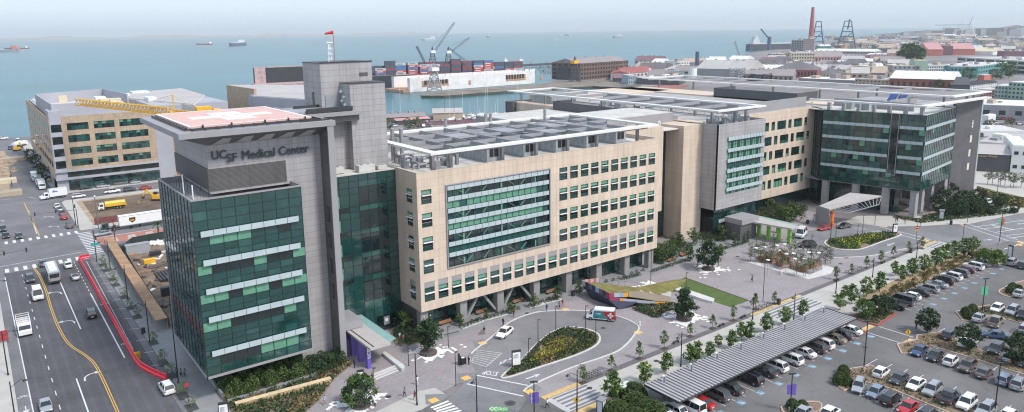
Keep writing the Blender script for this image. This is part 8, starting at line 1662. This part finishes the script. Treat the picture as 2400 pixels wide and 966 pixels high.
ch=thing('chimney','dark iron chimney on the waterfront','chimney',tuple(G(1633,166)),world=True);P=G(1633,166);MB().tube(tuple(P),(P.x,P.y,hgt(P,121)),3,2.6,14).build('stack',mat('crane_blue',(.05,.09,.16)),ch)
tk=thing('storage_tank','white upright tank below the dark chimney','tank',tuple(G(1623,184)),world=True);P=G(1623,184);hh=hgt(P,160);MB().tube(tuple(P),(P.x,P.y,hh),5,5,18).build('shell',white_p,tk);MB().tube((P.x,P.y,hh),(P.x,P.y,hh+.8),4.6,2,18).build('cap',steel,tk)
F_('long_grey_hall','very long grey industrial hall behind the chimney','building',PX('zy',1590,380),PX('zy',2180,400),PX('zy',0,290)[1],50,'grey','gable','roofp',rh=.28)
F_('hall','white gabled hall left of the cargo quay','building',PX('zy',1640,225),PX('zy',1850,225),PX('zy',0,205)[1],50,'white','gable','white',rh=.15)
F_('hall','dark gabled hall with a red roof on the waterfront','building',PX('zy',1850,240),PX('zy',2010,242),PX('zy',0,228)[1],150,'brown','gable','pink',ridge='short',rh=.22)
F_('hall','brown roofed hall with a cream gable end','building',PX('zy',2150,330),PX('zy',2400,335),PX('zy',0,300)[1],60,'cream','gable','mauve',rh=.35)
F_('grey_shed','low grey shed with windows behind the long trellis','building',PX('zy',2110,425),PX('zy',2400,430),PX('zy',0,355)[1],40,'mauve','gable','mauve',(6,1,.4,.4),rh=.1)
for x,y in((2050,425),(2320,430)):
 P=W('zy',x,y);h=hgt(P,PX('zy',0,285 if x<2100 else 350)[1]);t=thing('lattice_frame','pale steel lattice tower behind the long trellis' if x<2100 else 'dark low lattice frame behind the long trellis','lattice tower',tuple(P),world=True);mb=MB();lattice(mb,(P.x,P.y,0),(P.x,P.y,h),12 if x<2100 else 16,5,.9);mb.build('frame',steel if x<2100 else dark_metal,t)
V=lambda x,y:PX('zv',x,y)
F_('brick_hall','dark red brick hall with a slate hipped roof and skylights','building',V(50,600),V(850,615),V(0,470)[1],60,'roofr','hip','roofd',(14,1,.5,.5),rh=.3)
F_('gabled_hall','beige hall with brown roof and pale gable left of the tan houses','building',V(-150,660),V(430,670),V(0,570)[1],40,'mauve','gable','mauve',(7,1,.4,.45),rh=.3)
F_('gabled_hall','big brown roofed hall with a white gable stripe','building',V(650,470),V(1280,485),V(0,440)[1],90,'mauve','gable','mauve',rh=.3)
F_('cream_hall','cream hall with a low grey hipped roof','building',V(830,600),V(1370,605),V(0,540)[1],45,'cream','hip','roofd',(9,1,.35,.4),rh=.25)
F_('yellow_factory','cream three storey factory with a grid of square windows','building',V(400,350),V(805,350),V(0,180)[1],70,'cream','flat','roofp',(9,3,.5,.5))
F_('yellow_factory','lower cream wing left of the three storey factory','building',V(255,330),V(398,332),V(0,200)[1],60,'cream','flat','roofr',(4,3,.5,.5))
F_('grey_factory','grey factory left of the cream factory wing','building',V(-10,320),V(250,325),V(0,195)[1],60,'mauve','flat','roofp',(6,2,.4,.4))
F_('pale_tower','pale blank tower block at the foot of the tall red chimney','building',V(610,250),V(790,250),V(0,-60)[1],40,'mauve','flat','grey')
F_('boiler_frame','open steel boiler frame left of the tall red chimney','building',V(400,160),V(605,165),V(0,-40)[1],40,'grey','flat','grey',(7,6,.7,.6))
P=G(1899,121);tc_=thing('tall_chimney','tall tapered red power station chimney','chimney',tuple(P),world=True);hc=hgt(P,17);r0=math.hypot(P.x,P.y)/1701*7;MB().tube(tuple(P),(P.x,P.y,hc*.35),r0*1.05,r0*.8,20).build('lower_shaft',wm_('pink'),tc_);MB().tube((P.x,P.y,hc*.35),(P.x,P.y,hc),r0*.8,r0*.42,20).build('upper_shaft',mat('chimney_red',(.34,.1,.1),.7),tc_)
F_('long_white_shed','very long white roofed shed with a row of small dark windows','building',V(800,185),V(1850,200),V(0,145)[1],40,'grey','gable','white',(22,1,.4,.4),rh=.12)
F_('terrace','row of pink and grey workshop gables behind the slate roofed hall','building',V(820,345),V(1340,340),V(0,250)[1],50,'pink','gable','mauve',(10,1,.4,.6),rh=.2)
for i,(a,b,y)in enumerate(((1100,1500,390),(1400,1900,350),(1850,2250,340),(1650,2100,260))):F_('white_roofed_shed',['white roofed shed nearest the brown hall','wide white roofed shed in the middle of the group','white roofed shed left of the large tree','low white shed behind the wide one'][i],'building',V(a,y),V(b,y+8),V(0,y-28)[1],70,'pale','gable','white',rh=.12)
F_('stone_building','plain pale stone building left of the white apartments','building',V(1600,540),V(1850,545),V(0,385)[1],60,'pale','flat','roofp',(3,1,.15,.3))
F_('stone_building','cream stone building with tall windows and cornice','building',V(1850,590),V(2170,585),V(0,430)[1],50,'cream','flat','cream',(3,1,.15,.4))
F_('tan_houses','long blank grey brown backs of houses behind the trellis','building',V(530,690),V(1500,735),V(0,620)[1],30,'mauve','flat','white')
F_('tan_houses','tan houses with dark bays left of the red brick warehouse','building',V(1505,740),V(2100,775),V(0,630)[1],30,'tan','flat','roofp',(9,2,.35,.4))
Wz=lambda x,y:PX('zw',x,y)
F_('brick_warehouse','long red brick warehouse with arched windows and white roof','building',Wz(20,740),Wz(1050,775),Wz(0,575)[1],60,'brick','gable','white',(10,1,.4,.4),rh=.1)
F_('white_apartments','grey side wing of the white apartment building','building',Wz(80,560),Wz(520,560),Wz(0,375)[1],30,'grey','flat','cream',(6,3,.35,.4))
F_('white_apartments','white apartment building front with many dark windows','building',Wz(590,560),Wz(990,555),Wz(0,375)[1],50,'white','flat','roofp',(11,4,.5,.55))
F_('roof_block','pale green stair block on the white apartment roof','building',Wz(425,560),Wz(640,560),Wz(0,292)[1],20,'green','flat','cream')
F_('teal_building','teal glazed apartment building front','building',Wz(1005,580),Wz(1435,585),Wz(0,390)[1],30,'teal','flat','roofp',(7,2,.5,.3))
F_('teal_building','green white side wing of the teal building','building',Wz(1445,575),Wz(1920,500),Wz(0,385)[1],40,'teal','flat','pale',(12,3,.45,.4))
F_('modern_block','long pale framed modern block with dark glazing at the right edge','building',Wz(1110,420),Wz(2260,520),Wz(0,235)[1],70,'pale','flat','roofp',(7,3,.8,.6))
F_('dark_penthouse','dark maroon rooftop block behind the modern framed block','building',Wz(1880,260),Wz(2300,260),Wz(0,145)[1],40,'purple','flat','purple')
F_('red_shed','bright red gabled warehouse right of the large tree','building',Wz(640,215),Wz(895,215),Wz(0,110)[1],120,'red','gable','pink',ridge='long',rh=.12)
F_('red_shed','purple red flat warehouse between the two red gables','building',Wz(900,205),Wz(1050,205),Wz(0,60)[1],80,'purple','flat','purple')
F_('red_shed','orange red warehouse with a skylight strip','building',Wz(1055,200),Wz(1410,200),Wz(0,105)[1],90,'red','gable','pink',rh=.12)
F_('white_shed','white gabled shed right of the red warehouses','building',Wz(1400,195),Wz(1700,200),Wz(0,140)[1],60,'white','gable','cream',rh=.15)
F_('slate_houses','dark slate house end before the white gables','building',Wz(1020,780),Wz(1325,785),Wz(0,680)[1],30,'dark','gable','dark',rh=.3)
for i in range(6):F_('gabled_house',f'{ORD[i]} white gabled house from the left in the row right of the slate house','building',Wz(1335+i*72,770-i*10),Wz(1402+i*72,766-i*10),Wz(0,690-i*8)[1],14,'white','gable','dark',(2,2,.3,.35),ridge='short',rh=.35,group='white gabled houses')
F_('pink_flats','pink balconied flats below the white gables','building',Wz(1495,880),Wz(1720,890),Wz(0,760)[1],20,'pink','flat','pale',(5,3,.6,.5))
F_('green_flats','pale green stepped flats left block at the right edge','building',Wz(1725,890),Wz(1930,900),Wz(0,700)[1],25,'green','flat','pale',(4,3,.5,.4))
F_('green_flats','taller pale green flats at the right edge','building',Wz(1935,905),Wz(2260,930),Wz(0,640)[1],25,'green','flat','white',(5,4,.5,.45))
F_('orange_block','small red block with a pale roof before the teal building','building',Wz(1450,610),Wz(1560,615),Wz(0,525)[1],20,'red','flat','pale')
p=G(2135,150);tree_at('big',701,[G2,G1],30,(p.x,p.y),'huge dark green tree towering over the right city roofs',None,ch=.9,n=4500,spread=1.25,name='large_tree');p2=G(2112,150);tree_at('round',702,[G2],21,(p2 .x,p2 .y),'smaller dark tree at the left shoulder of the huge one',None,ch=.9,n=1500,name='large_tree')
for i,(x,y,h)in enumerate([(1300,610,14),(1830,590,18),(1960,570,18),(1700,600,12),(820,770,10)]):p=W('zw',x,y);tree_at('round',710+i%3,[G2,G1],h,(p.x,p.y),f'{ORD[i]} green tree among the roofs left to right beside the teal building',None,ch=.9,n=800,name='city_tree')
X=lambda x,y:PX('zx',x,y)
F_('grey_warehouse','large grey warehouse with two wide openings right of the end wall','building',X(340,215),X(760,235),X(0,95)[1],40,'grey','flat','white',(3,1,.4,.3))
F_('shopfront','dark shop building with a faint gold fascia sign behind the right trees','building',X(295,672),X(612,688),X(0,520)[1],22,'dark','gable','roofp',rh=.12)
sh=[o for o in bpy.data.objects if o.name=='shopfront'][0];P0=W('zx',330,676);P1=W('zx',480,683);an=math.atan2(P1 .y-P0 .y,P1 .x-P0 .x)
s=flat_text('The Auto Works',1.15,(0,0,0),Matrix.Rotation(0,3,'Z'),mat('gold_letter',(.4,.3,.14),.5),'fascia_sign',.02,1,.02)
mid=W('zx',395,680);nn=Vector((math.sin(an),-math.cos(an),0));s.data.transform(Matrix.Translation(Vector((mid.x,mid.y,6.6))+nn*.2-Vector(sh['_w']))@Matrix.Rotation(an,4,'Z')@Matrix.Rotation(R(90),4,'X'));s.parent=sh
F_('white_workshop','white workshop with a small dark window at the right edge','building',X(618,690),X(770,700),X(0,455)[1],30,'white','flat','white',(2,2,.5,.25))
F_('low_roofs','wide low pale roofed building behind the dark shop','building',X(330,480),X(770,520),X(0,420)[1],40,'pale','flat','roofp')
F_('low_roofs','second low white roofed building with a raised hatch','building',X(345,370),X(770,370),X(0,330)[1],25,'white','flat','pale')
F_('white_box_van_body','white box building behind the glass pavilion end wall','building',X(365,280),X(425,285),X(0,190)[1],12,'white','flat','white')
for i,(x,y,c)in enumerate(((430,200,'silver'),(510,205,'dark_grey'),(560,205,'red'),(620,208,'red'),(500,240,'white'),(540,265,'silver'),(700,250,'white'),(370,350,'dark_grey'),(500,300,'dark_grey'),(450,310,'black'),(720,245,'silver'))):p=W('zx',x,y+20);car('suv' if i%2 else 'sedan',c,p.x,p.y,20,f'{CN.get(c, c)} car, {ORD[i]} on the street by the grey warehouse','cars on the street by the grey warehouse',1.15)
for i,(x,y)in enumerate(((420,300),(460,290),(600,290),(640,285),(735,210))):p=W('zx',x,y);tree_at('dome' if i<4 else 'oval',720+i%3,[G4,G2],5 if i<4 else 9,(p.x,p.y),f'{ORD[i]} street tree between the low roofs and the grey warehouse',None,ch=.85,n=700,name='street_tree')
random.seed(61)
for i in range(64):
 px=random.uniform(1480,2085);py=random.uniform(138,184)if px>1700 else random.uniform(150,186);py=max(py,150 if px<1640 else 138);w_=random.uniform(22,70);c=random.choice(('tan','mauve','pale','brick','grey','cream','brown'))
 F_('workshop','workshop roof among the many dense ones beyond the long trellis','building',(px,py),(px+w_,py+random.uniform(0,1.2)),0,random.uniform(18,40),c,random.choice(('gable','gable','flat')),random.choice(('mauve','roofp','tan','roofd','purple','white')),(random.randint(3,8),1,.5,.4),'dense workshops beyond the trellis',rh=.3,h=random.uniform(4,7))
for i in range(26):
 px=random.uniform(1500,2085);py=random.uniform(145,186);P=G(px,py);tree_at('round',745+i%3,[G2,G4],random.uniform(6,10),(P.x,P.y),'small dark tree among the dense workshop roofs','trees among the workshops',ch=.9,n=300,name='city_tree')
random.seed(50)
names=['pale','grey','mauve','white','tan','cream','pink','brick','roofd','tan','teal']
n_=0
for i in range(150):
 px=random.uniform(1920,2420);py=random.choice([random.uniform(86,112),random.uniform(100,140)])
 if py>118 and px<2050:continue
 if 2090<px<2420 and py>126:continue
 w_=random.uniform(8,45);c=random.choice(names);n_+=1;P=G(px,py);
 F_('warehouse','low warehouse among the many on the hazy flats at the right','building',(px,py),(px+w_,py+random.uniform(-.3,.6)),0,random.uniform(20,60),c,random.choice(('flat','gable')),random.choice(('white','roofp','mauve','tan','roofd','grey')),(random.randint(4,9),1,.5,.35)if w_>25 else None,'warehouses on the hazy flats',rh=.1,h=random.uniform(5,12))
for i in range(60):
 px=random.uniform(1930,2420);py=random.uniform(92,128);P=G(px,py);tree_at('round',740+i%3,[G2,G4],random.uniform(9,16),(P.x,P.y),'dark tree scattered among the warehouses on the hazy flats','trees among the hazy warehouses',ch=.9,n=300,name='city_tree')
for i in range(26):
 px=random.uniform(1930,2400);py=random.uniform(95,125);P=G(px,py);place('mastpole',lambda:MB().tube((0,0,0),(0,0,26),.5,.3,5).build('light_mast',steel),(P.x,P.y,0),0,'thin tall light mast on the hazy port flats','light mast','light masts on the port flats',random.uniform(.7,1.3))
for i in range(70):
 px=2130+i*4.2+random.uniform(-3,3);k=min(39,max(0,(px-2120)/13));b=crest[0];j=int(k)
 c0=G(px,82.5);hh=0
 P=Vector((c0 .x*.97,c0 .y*.97,0));w_=random.uniform(15,40);z=random.uniform(4,26)*min(1,(px-2100)/120);tag(MB().box(P.x-w_,P.x+w_,P.y-w_,P.y+w_,-2,z+14).build('hill_house',wm_(random.choice(('pale','white','mauve')))),'pale house on the hazy hillside at the far right','building','houses on the far hillside')
def gantry(label,base,ytop,c,boom=None,w=11):
 P=G(*base);h=hgt(P,ytop);t=thing('gantry_crane',label,'crane',tuple(P),world=True);fwd=Vector((P.x,P.y,0)).normalized();rt=Vector((fwd.y,-fwd.x,0));m_=mat('gantry_'+c,{'blue':(.05,.1,.17),'white':(.62,.6,.6),'pale':(.42,.45,.5)}[c],.6);s=h*.022
 for sx in(-1,1):
  for sy in(-1,1):mb=MB();mb.bar(P+rt*sx*w+fwd*sy*w,P+rt*sx*w*.55+fwd*sy*w*.6+Vector((0,0,h*.62)),s*1.6);mb.bar(P+rt*sx*w*.55+fwd*sy*w*.6+Vector((0,0,h*.62)),P+rt*sx*w*.35+fwd*sy*w*.3+Vector((0,0,h)),s*1.2);mb.build('leg',m_,t)
 mb=MB()
 for f0,k in((.25,.82),(.45,.68),(.62,.55),(.8,.45),(1,.35)):
  for sy in(-1,1):mb.bar(P-rt*w*k+fwd*sy*w*k+Vector((0,0,h*f0)),P+rt*w*k+fwd*sy*w*k+Vector((0,0,h*f0)),s*1.3)
 for sy in(-1,1):mb.bar(P-rt*w*.82+fwd*sy*w*.8+Vector((0,0,h*.25)),P+rt*w*.6+fwd*sy*w*.6+Vector((0,0,h*.6)),s)
 mb.build('cross_beam',m_,t)
 if boom:q=ray(*boom);k=math.hypot(P.x,P.y)/math.hypot(q.x,q.y);mb=MB();mb.bar(P+Vector((0,0,h*.7)),(q.x*k,q.y*k,CAMH+q.z*k),s*1.6);mb.bar(P+Vector((0,0,h)),(q.x*k,q.y*k,CAMH+q.z*k),s*.5);mb.build('boom',m_,t)
S_=lambda x,y:PX('zs',x,y)
gantry('dark blue port gantry crane immediately right of the tall chimney',S_(370,368),S_(0,162)[1],'blue',None,17);gantry('dark blue port gantry crane standing alone on the flats',S_(590,368),S_(0,160)[1],'blue',S_(618,145),23)
gantry('white and red port crane on the hazy hill side',S_(1500,330),S_(0,200)[1],'white',S_(1545,125),30)
gantry('small white crane beside the blue gantry',S_(405,300),S_(0,230)[1],'pale',S_(405,200),14)
gantry('faint crane frame under the long bridge girder',S_(1345,240),S_(0,192)[1],'pale',None,60);gantry('second faint crane frame under the long bridge girder',S_(1450,240),S_(0,192)[1],'pale',S_(1475,130),40)
P=G(*S_(1260,232));Q=G(*S_(1530,232));hh=hgt(P,S_(0,190)[1]);bgd=thing('bridge_girder','long faint horizontal crane girder above the far hill','crane',tuple(P),world=True);mb=MB();mb.bar((P.x,P.y,hh),(Q.x,Q.y,hh),12,8);mb.build('girder',MATS['gantry_pale'],bgd)
for i,(x,y,tx,ty)in enumerate(((600,195,545,70),(580,0,0,0))):
 if i:break
P=G(1736,140);h=hgt(P,97);t=thing('mobile_crane','grey slanted mobile crane boom above the waterfront halls','crane',tuple(P),world=True);q=ray(1722,97);k=math.hypot(P.x,P.y)/math.hypot(q.x,q.y);mb=MB();lattice(mb,P,(q.x*k,q.y*k,CAMH+q.z*k),2.2,14,.4);mb.build('boom',steel,t);MB().box(P.x-4,P.x+4,P.y-3,P.y+3,0,4).build('carrier',grey_metal,t)
def ship(label,a,b,ytop,hullc,sup=.75,supc='white',hh=.3,name='cargo_ship',cranes=0):
 A=G(a[0],a[1],-2.2);B=G(b[0],b[1],-2.2);t_=(B-A);L=t_.length;t_.normalize();n=Vector((-t_.y,t_.x,0));w_=L*.07;H=hgt((A.x,A.y,-2.2),ytop);t=thing(name,label,'ship',tuple(A),world=True);mb=MB();q=[A+n*-0,A+t_*L*.04-n*w_,B-t_*L*.12-n*w_,B,B-t_*L*.12+n*w_,A+t_*L*.04+n*w_];mb.prism([tuple(p[:2])for p in q],-2.2,H*hh);mb.build('hull',wallmat('hull_'+hullc,{'red':(.4,.09,.06),'blue':(.07,.11,.2),'dark':(.07,.08,.1),'grey':(.25,.28,.32),'pale':(.4,.42,.45)}[hullc]),t)
 s0=A+t_*L*sup;mb=MB()
 for k,(f,zz_)in enumerate(((1,.62),(.75,.82),(.5,1))):mb.prism([tuple((s0+t_*L*.07*f*u+n*w_*.8*v)[:2])for u,v in((-1,-1),(1,-1),(1,1),(-1,1))],H*hh if k==0 else H*(.62,.82)[k-1],H*zz_)
 mb.build('superstructure',wallmat('sup_'+supc,{'white':(.65,.65,.65),'orange':(.6,.2,.12)}[supc]),t);mb=MB();mb.prism([tuple((A+t_*L*u+n*w_*.7*v)[:2])for u,v in((.1,-1),(.62 if sup>.5 else.95,-1),(.62 if sup>.5 else.95,1),(.1,1))],H*hh,H*hh*1.15);mb.build('deck',wallmat('sup_white',(.65,.65,.65)),t)
 for k in range(cranes):m2=MB();p=A+t_*L*(.3+.25*k);m2 .bar((p.x,p.y,H*hh),(p.x,p.y,H*.9),L*.008);m2 .build('mast',white_p,t)
K=lambda x,y:PX('zk',x,y)
ship('low red and white cargo ship in the left middle of the bay',K(1585,155),K(1712,155),K(0,135)[1],'red',.8,hh=.35);ship('blue hulled cargo ship with a tall white bridge right of the red one',K(1868,168),K(1965,160),K(0,122)[1],'blue',.78,hh=.5)
ship('large grey and orange ship at the left picture edge',K(-160,217),K(160,212),K(0,170)[1],'grey',.9,'orange',hh=.35);ship('dark and red ship behind the orange one at the left edge',K(40,190),K(150,190),K(0,165)[1],'dark',.6,'orange');ship('small white ship right of the orange one',K(165,188),K(240,188),K(0,170)[1],'red',.6)
ship('faint pale cargo ship above the highest dock crane',Zt(1403,182),Zt(1488,178),Zt(0,150)[1],'pale',.8,hh=.4);ship('tiny distant ship right of the highest dock crane',Zt(1880,155),Zt(1910,155),Zt(0,135)[1],'grey',.5)
ship('faint distant grey ship right of the tiny one',PX('zg',462,270),PX('zg',495,270),PX('zg',0,250)[1],'grey',.5);ship('pale ship with a grey hull near the middle of the horizon',PX('zg',835,288),PX('zg',905,285),PX('zg',0,262)[1],'grey',.5,hh=.4)
ship('white motor boat trailing a long white wake',PX('zg',385,308),PX('zg',408,307),PX('zg',0,297)[1],'pale',.5,name='motor_boat');a,b=G(*PX('zg',385,309),-2.1),G(*PX('zg',130,318),-2.1);t_=(b-a).normalized();n=Vector((-t_.y,t_.x,0));mb=MB();mb.add([a-n*4,a+n*4,b+n*14,b-n*14],[(0,3,2,1)]);struct('wake',mb,mat('wake_foam',(.45,.55,.55),.8,var=.2,vs=.05))
ship('large dark cargo ship with a white bridge moored beside the power station',PX('zg',1828,383),PX('zg',2190,375),PX('zg',0,283)[1],'dark',.18,hh=.42,cranes=0)
P=G(1802,117);q=ray(1783,68);k=math.hypot(P.x,P.y)/math.hypot(q.x,q.y);t=thing('ship_crane','blue grey slewing crane above the moored cargo ship','crane',tuple(P),world=True);h=hgt(P,86);mb=MB();mb.bar(P,(P.x,P.y,h),7);mb.build('column',MATS['crane_blue'],t);mb=MB();mb.bar((P.x,P.y,h*.8),(q.x*k,q.y*k,CAMH+q.z*k),3.5);mb.build('jib',MATS['crane_blue'],t)
for i,(x,y,c,w_)in enumerate(((20,480,'cream',5),(60,290,'tan',10),(30,590,'tan',6))):P=W('zo',x,y);tag(MB().box(P.x-w_,P.x+w_,P.y-3,P.y+3,0,1.6).build('material_stack',wm_(c)),['yellow shrouded stack at the left edge plot','long pale stack of building materials on the far left plot','tan board platform at the left edge crossing'][i],'stack')
tkr=thing('tanker_truck','white tanker behind the excavator up the far left street','truck',tuple(W('zo',165,165)),.9);MB().tube((-4,0,1.8),(4,0,1.8),1.2,1.2,12).build('tank',white_p,tkr);MB().box(-5,5,-1,1,.4,.8).build('chassis',black,tkr);MB().box(4.3,6,-1.1,1.1,.8,2.8).build('cab',white_p,tkr)
random.seed(8)
for i in range(40):P=W('zo',random.uniform(-10,130),random.uniform(250,480));s=random.uniform(.5,2);tag(MB().ell((P.x,P.y,.2),s,s,s*.5,7,5).build('rubble_heap',MATS['sandy_earth']),'heap of rubble on the far left building plot','rubble','rubble heaps on the far left plot')
for i in range(14):P=W('zo',95+i*.8,400+i*9);tag(MB().tube((P.x,P.y,0),(P.x,P.y,1.1),.12).build('traffic_post',rubber),'short dark delineator post along the far left plot','post','delineator posts by the far left plot')
hz=MB().box(-5900,15900,-190,15900,-5,122);o=hz.build('haze',None or mat('haze_air',(1,1,1)));tag(o,kind='stuff');hm=MATS['haze_air'];nn_=hm.node_tree;nn_.nodes.clear();out=nn_.nodes.new('ShaderNodeOutputMaterial');pv=nn_.nodes.new('ShaderNodeVolumePrincipled');pv.inputs['Color'].default_value=(.93,.975,1.0,1);pv.inputs['Density'].default_value=HAZE;pv.inputs['Anisotropy'].default_value=.1;nn_.links.new(pv.outputs[0],out.inputs['Volume'])
o.data.update()
